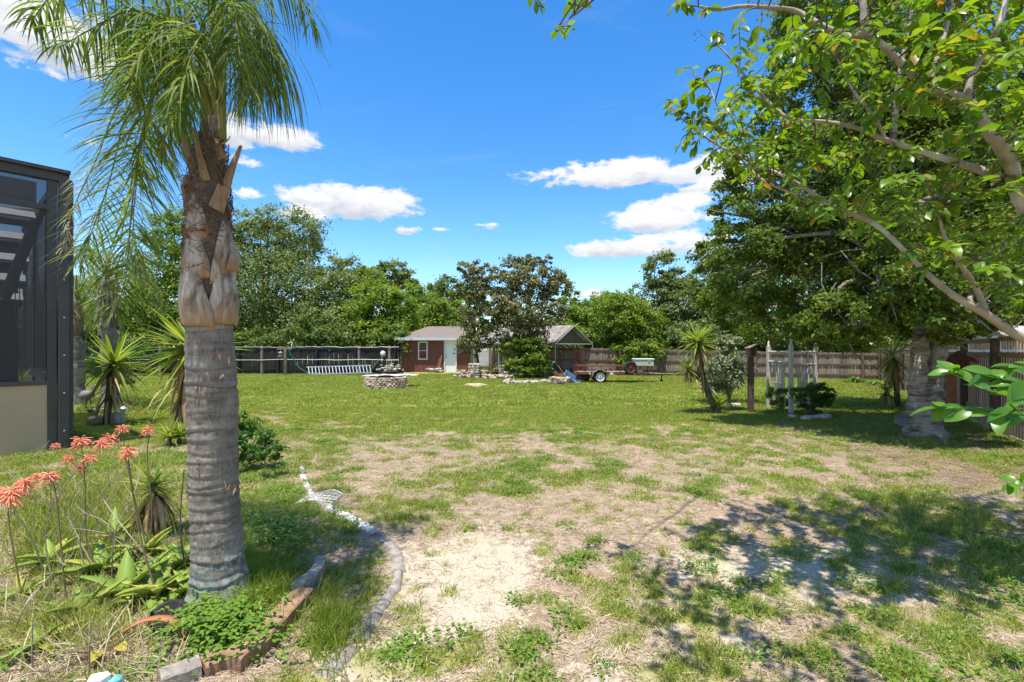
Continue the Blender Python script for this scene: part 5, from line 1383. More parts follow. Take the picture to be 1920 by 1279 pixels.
# shadow-box fence on the right
def right_fence():
    A = Vector((7.0, 5.35, 0)); B = Vector((*CORNER, 0)); d = (B-A); L = d.length; d.normalize(); nr = Vector((-d.y, d.x, 0)); rz = math.atan2(d.y, d.x)
    t = thing('slatted_fence', 'warm brown slatted fence with gaps between its boards along the right side', 'fence', A); R = random.Random(3); H = 1.86
    me = boardmesh(.088, 1.0, .018, .002).mesh('board', M['warm_wood'])
    u = 0
    while u < L:
        hh = 1.52*R.uniform(.99, 1.01)-.13*u/L
        link('board', me, t, d*u+Vector((0, 0, .04)), (0, 0, rz+R.gauss(0, .012)), (1, 1, hh)); u += .135
    u = .3; i = 0
    while u < L+.5:
        hh = H-.3*u/L
        mb = MB(); mb.box((0, 0, hh/2), (.115, .115, hh)); mb.build('post', M['brown_wood'], t).matrix_local = Matrix.Translation(d*u+nr*.075) @ Matrix.Rotation(rz, 4, 'Z')
        if u+2.1 < L+.5:
            for z in (.35, 1.50-.1*u/L, hh-.04):
                mb = MB(); mb.box((0, 0, 0), (2.1-.13, .04, .09), jit=.003); mb.build('rail', M['warm_wood'], t).matrix_local = Matrix.Translation(d*(u+1.05)+nr*.034+Vector((0, 0, z))) @ Matrix.Rotation(rz, 4, 'Z')
            for q in range(14):
                mb = None
                link('top_slat', me, t, d*(u+.14+q*.14)+Vector((0, 0, 1.60-.12*u/L)), (0, 0, rz), (.55, 1, hh-1.64+.12*u/L))
        u += 2.1
right_fence()
fence('black-stained board fence with thin gaps of daylight across the back left', (-36.0, 29.6), (-6.75, 29.6), 1.66, 'black_wood', 'black_wood', seed=5, gap=.008, missing=.012, rails=(.3, 1.6), name='black_fence')
fence('short dark fence length hidden behind the red shed', (-6.7, 36.0), (1.9, 30.0), 1.6, 'grey_wood', 'brown_wood', seed=6, rails=(.4, 1.4), front=-1)
# pipe rails and their posts along the black fence
def wire_fence():
    t = thing('rail_fence', 'low rail fence of pale posts and thin pipe rails in front of the black fence', 'fence', (-24, 29.1, 0))
    for px in (491, 673, 730, 300, 120, 380):
        x = (px-CX)/FOC*28.9; mb = MB(); h = 1.74
        mb.box((x+24, -.2, h/2), (.13, .10, h)); mb.build('post', M['post_wood'], t)
    for z, r, x0, x1 in ((.90, .020, -26, -6.8), (1.66, .014, -17, -6.8)):
        R = random.Random(int(z*10)); pts = [Vector((x0+24+(x1-x0)*i/30, -.28, z+R.uniform(-.03, .03))) for i in range(31)]
        mb = MB(); mb.tube(pts, r, 6); mb.build('pipe_rail', M['galv'], t)
wire_fence()
def pole(label, px, D):
    x = (px-CX)/FOC*D; t = thing('clothesline_post', label, 'post', (x, D, 0))
    mb = MB(); mb.box((0, 0, .82), (.14, .12, 1.7)); mb.build('post', M['post_wood'], t)
    mb = MB(); mb.box((-.02, 0, 1.55), (.86, .07, .07)); mb.build('crossbar', M['post_wood'], t)
pole('pale wooden post with a crossbar, left of the ladder', 535, 28.2)
def bird_feeder(label, px, py, D, w, h):
    c = P(px, py, D); t = thing('bird_feeder', label, 'bird feeder', c)
    mb = MB(); mb.box((0, 0, 0), (w*.6, w*.6, h*.6)); mb.build('body', M['tan_metal'], t)
    mb = MB(); mb.lathe((0, 0, h*.3), [(w*.55, 0), (w*.4, h*.15), (.01, h*.3)], 8); mb.build('roof', M['tan_metal'], t)
    mb = MB(); mb.lathe((0, 0, -h*.36), [(w*.62, 0), (w*.66, h*.06)], 8); mb.build('tray', M['fascia'], t)
    mb = MB(); mb.tube([(0, 0, h*.6), (0, 0, h*.9)], .006, 4); mb.build('hanger', M['cord'], t)
bird_feeder('small lantern-shaped bird feeder hanging from the crossbar post', 526, 665, 28.0, .26, .34)
def white_feeder():
    t = thing('plastic_jug', 'white plastic jug hanging upside down on the rail near the shed', 'jug', P(718, 663, 28.6))
    mb = MB(); mb.lathe((0, 0, -.14), [(.10, 0), (.145, .03), (.15, .18), (.11, .26), (.04, .30)], 14); mb.build('body', M['white_plastic'], t, True)
    mb = MB(); mb.box((0, -.145, -.09), (.22, .03, .04)); mb.build('perch', M['tan_metal'], t)
white_feeder()
def ladder():
    D = 28.3; a = P(575, 699, D); t = thing('ladder', 'long aluminium ladder lying on its side along the black fence', 'ladder', (a.x, D, 0))
    L = (697-575)/FOC*D; R = .42
    def pt(u, v): return Vector((u*L, .25*v, .05+u*.10+v*R))
    for v, dx in ((0, 0), (1, -.12)):
        mb = MB(); mb.box(((pt(0, v)+pt(1, v))/2+Vector((dx, 0, 0))), (L, .03, .07), Euler((0, -math.atan2(.10, L), 0)).to_matrix()); mb.build('side_rail', M['galv'], t)
    for i in range(19):
        u = (i+.5)/19; mb = MB(); mb.tube([pt(u, 0)+Vector((.05, 0, .02)), pt(u, 1)+Vector((-.10, 0, -.02))], .026, 6); mb.build('rung', M['galv'], t)
ladder()
def hammock():
    t = thing('hammock', 'slack green hammock ropes strung low behind the ladder', 'hammock', P(545, 658, 28.6))
    o = t.location
    mb = MB()
    for dx in (0, .06): mb.tube([v-o for v in poly_smooth([P(541+dx*30, 657, 28.3), P(552, 676, 28.4), P(562, 690, 28.4), P(578, 699, 28.4)], 4)], .022, 5)
    mb.build('rope', M['green_rope'], t)
    mb = MB(); mb.tube([v-o for v in poly_smooth([P(690, 697, 28.4), P(700, 688, 28.5), P(712, 672, 28.6)], 4)], .025, 5); mb.build('rope', M['green_rope'], t)
    mb = MB(); mb.tube([P(543, 656, 28.2)-o, P(543, 668, 28.2)-o], .02, 5); mb.build('rope', M['green_rope'], t)
    V = []; F = []
    for i in range(21):
        u = i/20
        for j in range(5):
            v = j/4; p = P(578+(690-578)*u, 699-1*math.sin(PI*u), 28.5+v*.5); p.z = .10-.06*math.sin(PI*u)+.05*(v-.5)**2; V.append(p-o)
    for i in range(20):
        for j in range(4): a = i*5+j; F.append((a, a+1, a+6, a+5))
    mb = MB(); mb.add(V, F); ob = mb.build('sling', M['green_rope'], t, True); md = ob.modifiers.new('s', 'SOLIDIFY'); md.thickness = .015
hammock()

# ---------------------------------------------------------------- loose stones helper
def stonemesh(seed, w=1, d=1, h=1, mt='stone', sub=2):
    R = random.Random(seed); mb = MB(); V = []
    import bmesh
    bm = bmesh.new(); bmesh.ops.create_icosphere(bm, subdivisions=sub if sub < 2 else 1, radius=.5)
    for v in bm.verts:
        c = v.co; q = Vector((abs(c.x)**.6*math.copysign(1, c.x), abs(c.y)**.6*math.copysign(1, c.y), abs(c.z)**.6*math.copysign(1, c.z)))*.72
        q *= R.uniform(.82, 1.12); v.co = Vector((q.x*w, q.y*d, q.z*h))
    me = bpy.data.meshes.new('stone'); bm.to_mesh(me); bm.free(); me.materials.append(M[mt])
    return me
ST = [stonemesh(i) for i in range(6)]; SP = [stonemesh(20+i, mt='stone_pale') for i in range(6)]
def pile(t, n, R, size, f, ms=None, name='stone'):
    for i in range(n):
        p, s = f(i, R); s = s or size
        if not hasattr(s, '__len__'): s = (s*R.uniform(.7, 1.2), s*R.uniform(.6, 1.0), s*R.uniform(.4, .7))
        link(name, R.choice(ms or ST), t, p, (R.gauss(0, .12), R.gauss(0, .12), R.uniform(0, 6.28)), s)
# fire pit
def fire_pit():
    D = 19.55; x = (723.5-CX)/FOC*D; t = thing('fire_pit', 'round dry-stone fire pit in the middle of the lawn', 'fire pit', (x, D, 0)); R = random.Random(8)
    r0 = .80; rows = 6
    for k in range(rows):
        n = 34
        for i in range(n):
            a = 2*PI*(i+.5*(k % 2)+R.uniform(-.12, .12))/n; r = r0-.012*k+R.uniform(-.025, .025)
            hh = .44*(k+.5)/rows
            link('stone', R.choice(ST), t, (r*math.cos(a), r*math.sin(a), hh), (R.gauss(0, .06), R.gauss(0, .06), a+PI/2), (R.uniform(.15, .21), .20, R.uniform(.075, .10)))
    mb = MB(); mb.lathe((0, 0, 0), [(.70, 0), (.70, .38)], 28); mb.build('inner_wall', M['rust'], t)
    mb = MB(); mb.lathe((0, 0, .30), [(.69, 0), (.69, .02)], 24); mb.build('ash_bed', M['concrete'], t)
    t2 = thing('tarp', 'crumpled silver tarp spread across the back of the fire pit', 'tarp', (x-.02, D+.25, .46))
    V = []; F = []; N = 36; Q = 9; Rr = np.random.RandomState(2)
    for i in range(N+1):
        for j in range(Q+1):
            u = i/N; v = j/Q; xx = -1.05+2.25*u; yy = -.15+.95*v
            z = .10*float(fbm(np.array([u*14.]), np.array([v*7.]), 4)[0])-.05+.03*u+.012*math.sin(u*17+v*9); V.append((xx, yy*(1-.3*abs(u-.5)), z))
    for i in range(N):
        for j in range(Q): a = i*(Q+1)+j; F.append((a, a+Q+1, a+Q+2, a+1))
    mb = MB(); mb.add(V, F); ob = mb.build('sheet', M['tarp_silver'], t2, False); md = ob.modifiers.new('s', 'SOLIDIFY'); md.thickness = .012
fire_pit()
def stone_basket():
    D = 28.3; t = thing('stone_planter', 'dark planter heaped with pale stones beside the left wall of the shed', 'planter', P(732, 697, D)); t.location.z = 0; R = random.Random(9)
    mb = MB(); mb.lathe((0, 0, 0), [(.28, 0), (.34, .10), (.55, .22), (.50, .24)], 16); mb.build('bowl', M['dark_metal'], t)
    pile(t, 70, R, .17, lambda i, R: ((R.gauss(0, .26), R.gauss(0, .15), .28+abs(R.gauss(0, .15))*(1)), None), SP)
    for s in (-1, 1):
        mb = MB(); mb.tube([(s*.45, 0, .2), (s*.62, 0, .08), (s*.66, 0, 0)], .02, 5); mb.build('leg', M['dark_metal'], t)
stone_basket()

# ---------------------------------------------------------------- red shed
def shed():
    D = 31.7; x0 = (752-CX)/FOC*D; x1 = (879-CX)/FOC*D; W = x1-x0; dep = 4.2; H = 2.24
    t = thing('red_shed', 'dark red garden shed with a grey shingle roof, white door and one window', 'shed', (x0, D, 0))
    def X(px): return (px-752)/FOC*D
    def Z(py): return EYE-(py-HY)/FOC*D
    dx0, dx1, dz1 = X(834.5), X(854.5), Z(639)
    wx0, wx1, wz0, wz1 = X(784), X(802), Z(674.5), Z(640.5)
    def wall(a, b_, z0, z1, nm='wall'):
        mb = MB(); mb.box(((a+b_)/2, .06, (z0+z1)/2), (b_-a, .12, z1-z0)); return mb
    mb = MB()
    for a, b_, z0, z1 in ((0, wx0, -.1, H), (wx0, wx1, -.1, wz0), (wx0, wx1, wz1, H), (wx1, dx0, -.1, H), (dx0, dx1, dz1, H), (dx1, W, -.1, H)):
        mb.box(((a+b_)/2, .06, (z0+z1)/2), (b_-a, .12, z1-z0))
    mb.box((.06, dep/2+.06, H/2), (.12, dep-.12, H)); mb.box((W-.06, dep/2+.06, H/2), (.12, dep-.12, H)); mb.box((W/2, dep-.05, H/2), (W-.24, .1, H))
    mb.build('wall', M['shed_wall'], t)
    # vertical grooves
    for i in range(1, 10):
        xx = W*i/10
        if wx0-.05 < xx < wx1+.05 or dx0-.05 < xx < dx1+.05: continue
        mb = MB(); mb.box((xx, -.006, H/2-.05), (.035, .012, H)); mb.build('batten', M['shed_wall'], t)
    mb = MB()
    for a, b_, c, d_ in ((dx0-.07, dx0, 0, dz1+.07), (dx1, dx1+.07, 0, dz1+.07), (dx0, dx1, dz1, dz1+.07)):
        mb.box(((a+b_)/2, -.02, (c+d_)/2), (b_-a, .06, d_-c))
    fr = mb.build('door_frame', M['white'], t)
    dr = MB().box(((dx0+dx1)/2, .03, dz1/2), (dx1-dx0-.01, .045, dz1-.01)).build('door', M['door'], t)
    h = MB(); h.lathe((dx0+.09, .0, 1.0), [(.03, -.03), (.045, 0), (.03, .03)], 10); h.lathe((dx0+.09, .0, 1.16), [(.025, -.025), (.03, 0), (.025, .025)], 8); h.build('handle', M['dark_metal'], dr)
    wn = MB()
    fw = .075
    wn.box(((wx0+wx1)/2, -.015, wz0+fw/2), (wx1-wx0, .06, fw)); wn.box(((wx0+wx1)/2, -.015, wz1-fw/2), (wx1-wx0, .06, fw))
    wn.box((wx0+fw/2, -.015, (wz0+wz1)/2), (fw, .06, wz1-wz0-2*fw)); wn.box((wx1-fw/2, -.015, (wz0+wz1)/2), (fw, .06, wz1-wz0-2*fw))
    wn.box(((wx0+wx1)/2, -.010, (wz0+wz1)/2), (wx1-wx0-2*fw, .045, .04))
    w = wn.build('window', M['white'], t)
    MB().box(((wx0+wx1)/2, .03, (wz0+wz1)/2-.3), (wx1-wx0-.12, .01, .54)).build('pane', M['glass'], w)
    MB().box(((wx0+wx1)/2, .03, (wz0+wz1)/2+.3), (wx1-wx0-.12, .01, .54)).build('pane', M['glass'], w)
    # hip roof: slab with thickness, shingle courses as steps
    ov = .32; ez = H+.02; rz = 3.12; e0, e1 = -ov, W+ov; y0, y1 = -ov, dep+ov; ry = dep/2; r0, r1 = 1.45, W-.2
    mb = MB(); cs = 14
    for i in range(cs):
        f = i/cs; g = (i+1)/cs+.01; up = .012
        def q(f): return (e0+(r0-e0)*f, e1+(r1-e1)*f*.15, y0+(ry-y0)*f, y1+(ry-y1)*f, ez+(rz-ez)*f)
        a0, a1, b0, b1, z0 = q(f); c0, c1, d0, d1, z1 = q(g)
        V = [(a0, b0, z0+up), (a1, b0, z0+up), (a1, b1, z0+up), (a0, b1, z0+up), (c0, d0, z1), (c1, d0, z1), (c1, d1, z1), (c0, d1, z1), (a0, b0, z0-.02), (a1, b0, z0-.02), (a1, b1, z0-.02), (a0, b1, z0-.02)]
        mb.add(V, [(0,1,5,4), (1,2,6,5), (2,3,7,6), (3,0,4,7), (8,9,1,0), (9,10,2,1), (10,11,3,2), (11,8,0,3)])
    mb.build('roof', M['roof'], t)
    f = MB(); f.box(((e0+e1)/2, y0-.012, ez-.07), (e1-e0, .03, .17)); f.box((e0-.012, dep/2, ez-.07), (.03, y1-y0, .165)); f.box((e1+.012, dep/2, ez-.07), (.03, y1-y0, .165)); f.build('fascia', M['fascia'], t)
    f = MB(); f.box(((e0+e1)/2, dep/2, ez-.045), (e1-e0-.04, y1-y0-.04, .02)); f.build('soffit', M['fascia'], t)
    # side awning stub at left
    MB().box((-.5, .8, H-.0), (.55, 1.2, .04), Euler((0, -.1, 0)).to_matrix()).build('side_overhang', M['fascia'], t)
    return t
shed()
def leaning(label, px0, py0, px1, py1, D, r, mt, name, cat):
    a = P(px0, py0, D); a.z = 0; b_ = P(px1, py1, D+.28); t = thing(name, label, cat, a)
    mb = MB(); mb.tube([Vector((0, 0, 0)), b_-a], r, 6); mb.build('handle', M[mt], t)
    return t, b_-a
t_, e_ = leaning('orange-handled shovel leaning on the shed wall left of the white door', 822, 698, 828, 667, 31.2, .03, 'orange', 'shovel', 'shovel')
MB().box((.0, .0, .12), (.22, .04, .26)).build('blade', M['rust'], t_)
t_, e_ = leaning('thin rake leaning on the shed wall beside the shovel', 819, 697, 824, 672, 31.2, .02, 'post_wood', 'rake', 'rake')
mb = MB(); mb.box((0, 0, .03), (.36, .03, .04)); [mb.box((-.15+.06*i, -.05, .03), (.012, .08, .012)) for i in range(6)]; mb.build('head', M['rust'], t_)
def step_stones():
    t = thing('stone_heap', 'low heap of flat stones against the shed wall under the leaning tools', 'stones', P(814, 697, 31.2)); t.location.z = 0; R = random.Random(10)
    pile(t, 26, R, .3, lambda i, R: ((R.uniform(-.5, .5), R.uniform(-.2, .1), .05+R.uniform(0, .22)), (R.uniform(.2, .5), .2, .08)), SP)
step_stones()
# ---------------------------------------------------------------- stone garden walls by the shed
def stone_column(label, px, w, ytop, D, group='stone columns by the carport'):
    x = (px-CX)/FOC*D; W = w/FOC*D; Hh = EYE-(ytop-HY)/FOC*D
    t = thing('stone_column', label, 'column', (x, D, 0), group=group); R = random.Random(px); n = int(Hh/.12)
    MB().box((0, 0, Hh/2-.02), (W*.8, W*.8, Hh-.04)).build('core', M['stone_pale'], t)
    for k in range(n):
        z = (k+.5)*Hh/n
        for s in range(4):
            m = max(2, int(W/.17))
            for i in range(m):
                o = -W/2+W*(i+.5)/m+R.uniform(-.02, .02)+(W/m*.25 if k % 2 else -W/m*.25)*.5
                d = W*.42
                p = ((o, -d, z), (d, o, z), (o, d, z), (-d, o, z))[s]
                link('stone', R.choice(SP if R.random() < .5 else ST), t, p, (0, 0, s*PI/2), (W/m*1.05, .13, Hh/n*.98))
stone_column('wider square stone column in front of the carport', 889, 20, 681, 25.4)
stone_column('narrower stone column right of the wide one', 941, 9.5, 684, 25.4)
stone_column('short broken stone column end beside the narrow column', 949, 7, 696, 25.2)
def wall_of_stones(label, pts, n, h, size, seed, ms=None, name='stone_edging', cat='stones'):
    g = [G(*p) for p in pts]; t = thing(name, label, cat, g[0]); R = random.Random(seed)
    seg = [(g[i+1]-g[i]).length for i in range(len(g)-1)]; tot = sum(seg)
    def f(i, R):
        u = R.random()*tot; k = 0
        while k < len(seg)-1 and u > seg[k]: u -= seg[k]; k += 1
        p = g[k].lerp(g[k+1], u/seg[k])-g[0]
        return (p.x+R.gauss(0, .05), p.y+R.gauss(0, .08), R.uniform(.03, h)), None
    pile(t, n, R, size, f, ms)
wall_of_stones('low rubble wall at the foot of the stone columns', [(855,709),(880,710),(912,709)], 120, .42, .2, 31)
wall_of_stones('scattered low stones between and beside the two columns', [(905,710),(930,711),(962,712)], 90, .22, .2, 32)
wall_of_stones('line of pale edging stones in front of the green shrub', [(947,720),(975,720),(1010,718),(1060,719)], 110, .12, .17, 33, SP)
def white_rock():
    t = thing('white_rock', 'white rounded rock at the left end of the edging stones', 'rock', G(952, 719)); R = random.Random(1)
    link('rock', SP[1], t, (0, 0, .1), (0, 0, 0), (.36, .26, .26))
white_rock()
def sand_pile():
    g = G(893, 723); t = thing('sand_pile', 'small pale sand heap in the lawn before the columns', 'sand pile', g)
    V = []; F = []; N = 24; Q = 8
    for j in range(Q+1):
        for i in range(N):
            a = 2*PI*i/N; r = j/Q; rr = r*(1+.18*math.sin(a*3)+.1*math.sin(a*5+1)); z = .09*(1-r*r)*(1+.3*math.sin(a*2+r*5))-.01
            V.append((rr*.62*math.cos(a), rr*.9*math.sin(a), z))
    for j in range(Q):
        for i in range(N): a = j*N+i; b_ = j*N+(i+1) % N; F.append((a, b_, b_+N, a+N))
    mb = MB(); mb.add(V, F); mb.build('mound', M['sandpile'], t, True)
sand_pile()
shrub('orange_green_plants', 'low rusty green plants between the two stone columns', [(915,700,25.8,20,9),(925,694,26,14,8),(905,700,26,12,7)], 1500, .10, 'magnolia_leaf', 221, base=G(915,708), cat='plants')
yucca('small spiky green plant behind the stone columns', G(925,704), [([(925,704,0),(925,692,0)], .05, .62, 22, 0, .1)], 48)

# ---------------------------------------------------------------- carport
def carport():
    A = P(1041, 645, 27.6); B = P(1111, 645, 29.0); ez = A.z; az = EYE+42/FOC*28.3
    A.z = 0; B.z = 0; g = (B-A); gw = g.length; gd = g.normalized(); ld = Vector((-gd.y, gd.x, 0))
    ld = Vector((-.80, .60, 0)).normalized(); Lg = 6.2
    t = thing('carport', 'metal-framed carport with a sagging grey tarp roof behind the magnolia', 'carport', A)
    o = Vector((0, 0, 0)); mid = gd*gw/2
    ap = mid+Vector((0, 0, az)); ap2 = ap+ld*Lg
    def tarp(p0, p1, q0, q1, nm):
        N = 16; K = 8; V = []; F = []
        for i in range(N+1):
            for j in range(K+1):
                u = i/N; v = j/K; a = p0.lerp(p1, u); b_ = q0.lerp(q1, u); p = a.lerp(b_, v)
                sag = .10*math.sin(PI*v)*abs(math.sin(PI*u*4)); V.append(p-Vector((0, 0, sag)))
        for i in range(N):
            for j in range(K): a = i*(K+1)+j; F.append((a, a+1, a+K+2, a+K+1))
        mb = MB(); mb.add(V, F); ob = mb.build(nm, M['tarp_grey'], t, True); md = ob.modifiers.new('s', 'SOLIDIFY'); md.thickness = .02; return ob
    e1 = Vector((0, 0, ez)); e2 = gd*gw+Vector((0, 0, ez)); out = gd*.12
    tarp(ap, ap2, e1-out, e1-out+ld*Lg, 'roof_tarp'); tarp(ap, ap2, e2+out, e2+out+ld*Lg, 'roof_tarp')
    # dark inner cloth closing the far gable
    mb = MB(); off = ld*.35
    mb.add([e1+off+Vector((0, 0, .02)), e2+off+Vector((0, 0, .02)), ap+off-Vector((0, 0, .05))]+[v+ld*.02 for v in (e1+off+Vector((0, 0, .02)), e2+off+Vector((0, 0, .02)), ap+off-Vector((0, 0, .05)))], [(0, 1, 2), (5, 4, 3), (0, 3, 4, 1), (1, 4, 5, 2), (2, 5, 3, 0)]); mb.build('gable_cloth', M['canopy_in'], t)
    for k, s in enumerate((0, 1/3, 2/3, 1)):
        oo = ld*Lg*s
        for e in (Vector((0, 0, 0)), gd*gw):
            mb = MB(); mb.tube([e+oo, e+oo+Vector((0, 0, ez))], .03, 8); mb.build('pole', M['galv'], t)
        mb = MB(); mb.tube([e1+oo, ap+oo-Vector((0, 0, .04)), e2+oo], .026, 6)
        if k in (0, 3): mb.tube([e1+oo, e2+oo], .026, 6)
        mb.build('rafter', M['galv'], t)
    for e in (e1, e2, ap-Vector((0, 0, .04))):
        mb = MB(); mb.tube([e, e+ld*Lg], .024, 6); mb.build('purlin', M['galv'], t)
    return t
carport()
def white_panel():
    t = thing('white_boat_cover', 'pale grey covered object standing under the carport between the magnolia trunks', 'cover', P(908, 700, 33.0)); t.location.z = 0
    mb = MB(); mb.box((.2, 0, .95), (2.6, 1.2, 1.3), jit=.08); ob = mb.build('cover', M['fascia'], t, bevel=.12)
    mb = MB(); mb.box((.2, 0, .15), (2.2, .9, .3)); mb.build('base', M['dark_metal'], t)
white_panel()
def red_thing():
    t = thing('red_wagon', 'low red cart under the carport edge beside the stone columns', 'cart', P(925, 694, 28.5)); t.location.z = 0
    MB().box((0, 0, .34), (.9, .5, .12)).build('tray', M['red_paint'], t, bevel=.02)
    for sx in (-.32, .32):
        for sy in (-.24, .24): mb = MB(); mb.lathe((sx, sy, .14), [(.13, -.03), (.14, 0), (.13, .03)], 14, axis=Matrix.Rotation(PI/2, 3, 'X')); mb.build('wheel', M['rubber'], t)
red_thing()
def panels():
    t = thing('leaning_panels', 'pale wooden sheets leaning on the fence under the carport', 'panels', P(1035, 690, 29.9)); t.location.z = 0; R = random.Random(4)
    for i in range(6):
        MB().box((-.9+i*.34, -.02*i, .80), (.30, .03, 1.45-.1*i), Euler((.18, R.uniform(-.12, .12), 0)).to_matrix()).build('panel', M['post_wood'], t)
panels()
def tarp_mound():
    g = P(1040, 702, 27.6); g.z = 0; t = thing('tarp_heap', 'dark green tarp thrown over a heap under the carport', 'tarp', g)
    V = []; F = []; N = 40; K = 16
    for i in range(N+1):
        for j in range(K+1):
            u = i/N; v = j/K; x = -1.15+2.2*u; y = -.5+1.0*v
            h = np.interp(u, [0, .12, .3, .5, .75, 1], [.5, .85, 1.0, .78, .45, .05])*math.sin(PI*(.08+.84*v))**.55
            h *= .85+.3*float(fbm(np.array([u*6.]), np.array([v*5.]), 3)[0]); V.append((x, y, h*.92))
    for i in range(N):
        for j in range(K): a = i*(K+1)+j; F.append((a, a+K+1, a+K+2, a+1))
    mb = MB(); mb.add(V, F); ob = mb.build('sheet', M['tarp_green'], t, True); md = ob.modifiers.new('s', 'SOLIDIFY'); md.thickness = .02
tarp_mound()
def barrel():
    g = P(1011, 703, 26.2); g.z = 0; t = thing('blue_tub', 'round bright blue plastic tub tipped by the green shrub', 'tub', g)
    q = Euler((.9, .3, 0)).to_matrix()
    mb = MB(); mb.lathe((0, 0, .25), [(.22, -.3), (.27, -.1), (.30, .12), (.33, .16), (.30, .17), (.26, .05), (.2, -.25)], 20, axis=q); mb.build('tub', M['blue'], t, True)
barrel()
def upright_red():
    g = P(1086, 705, 26.4); g.z = 0; t = thing('hand_truck', 'tall red hand truck standing before the fence behind the trailer', 'hand truck', g)
    H = 1.62
    for s in (-1, 1): mb = MB(); mb.tube([(s*.26, 0, .1), (s*.26, 0, H-.1), (s*.18, .0, H)], .028, 6); mb.build('side_bar', M['red_paint'], t)
    mb = MB(); mb.tube([(-.18, 0, H), (.18, 0, H)], .028, 6); mb.build('handle', M['red_paint'], t)
    for i in range(5): MB().box((-.18+i*.09, 0, 1.15), (.03, .03, .75)).build('bar', M['red_paint'], t)
    MB().box((0, 0, .45), (.50, .03, .62)).build('back_plate', M['red_paint'], t)
    MB().box((0, -.16, .08), (.5, .35, .03)).build('toe_plate', M['red_paint'], t)
    for s in (-1, 1): mb = MB(); mb.lathe((s*.32, .06, .15), [(.12, -.04), (.15, 0), (.12, .04)], 16, axis=Matrix.Rotation(PI/2, 3, 'Y')); mb.build('wheel', M['rubber'], t)
upright_red()
def wheel(t, c, R_, w, rimm, name='wheel', ax=None, spokes=8):
    ax = ax if ax is not None else Matrix.Rotation(PI/2, 3, 'X')
    mb = MB(); mb.lathe(c, [(R_*.66, -w/2), (R_*.93, -w/2), (R_, -w*.3), (R_, w*.3), (R_*.93, w/2), (R_*.66, w/2), (R_*.66, -w/2)], 28, axis=ax, cap=False); ty = mb.build(name, M['rubber'], t, True)
    mb = MB(); mb.lathe(c, [(R_*.665, -w*.4), (R_*.67, w*.46), (R_*.62, w*.46), (R_*.57, w*.24), (R_*.30, w*.24), (R_*.24, w*.38), (R_*.12, w*.40)], 24, axis=ax); rm = mb.build('rim', M[rimm], ty)
    for i in range(spokes):
        a = 2*PI*i/spokes; mb = MB(); cc = Vector(c)+ax @ Vector((R_*.45*math.cos(a), R_*.45*math.sin(a), w*.25)); mb.lathe(cc, [(R_*.07, -w*.03), (R_*.07, w*.03)], 8, axis=ax); mb.build('rim_hole', M['dark_metal'], ty)
    mb = MB(); mb.lathe(Vector(c)+ax @ Vector((0, 0, w*.40)), [(R_*.13, -.01), (R_*.10, .02)], 10, axis=ax); mb.build('hub', M['dark_metal'], ty)
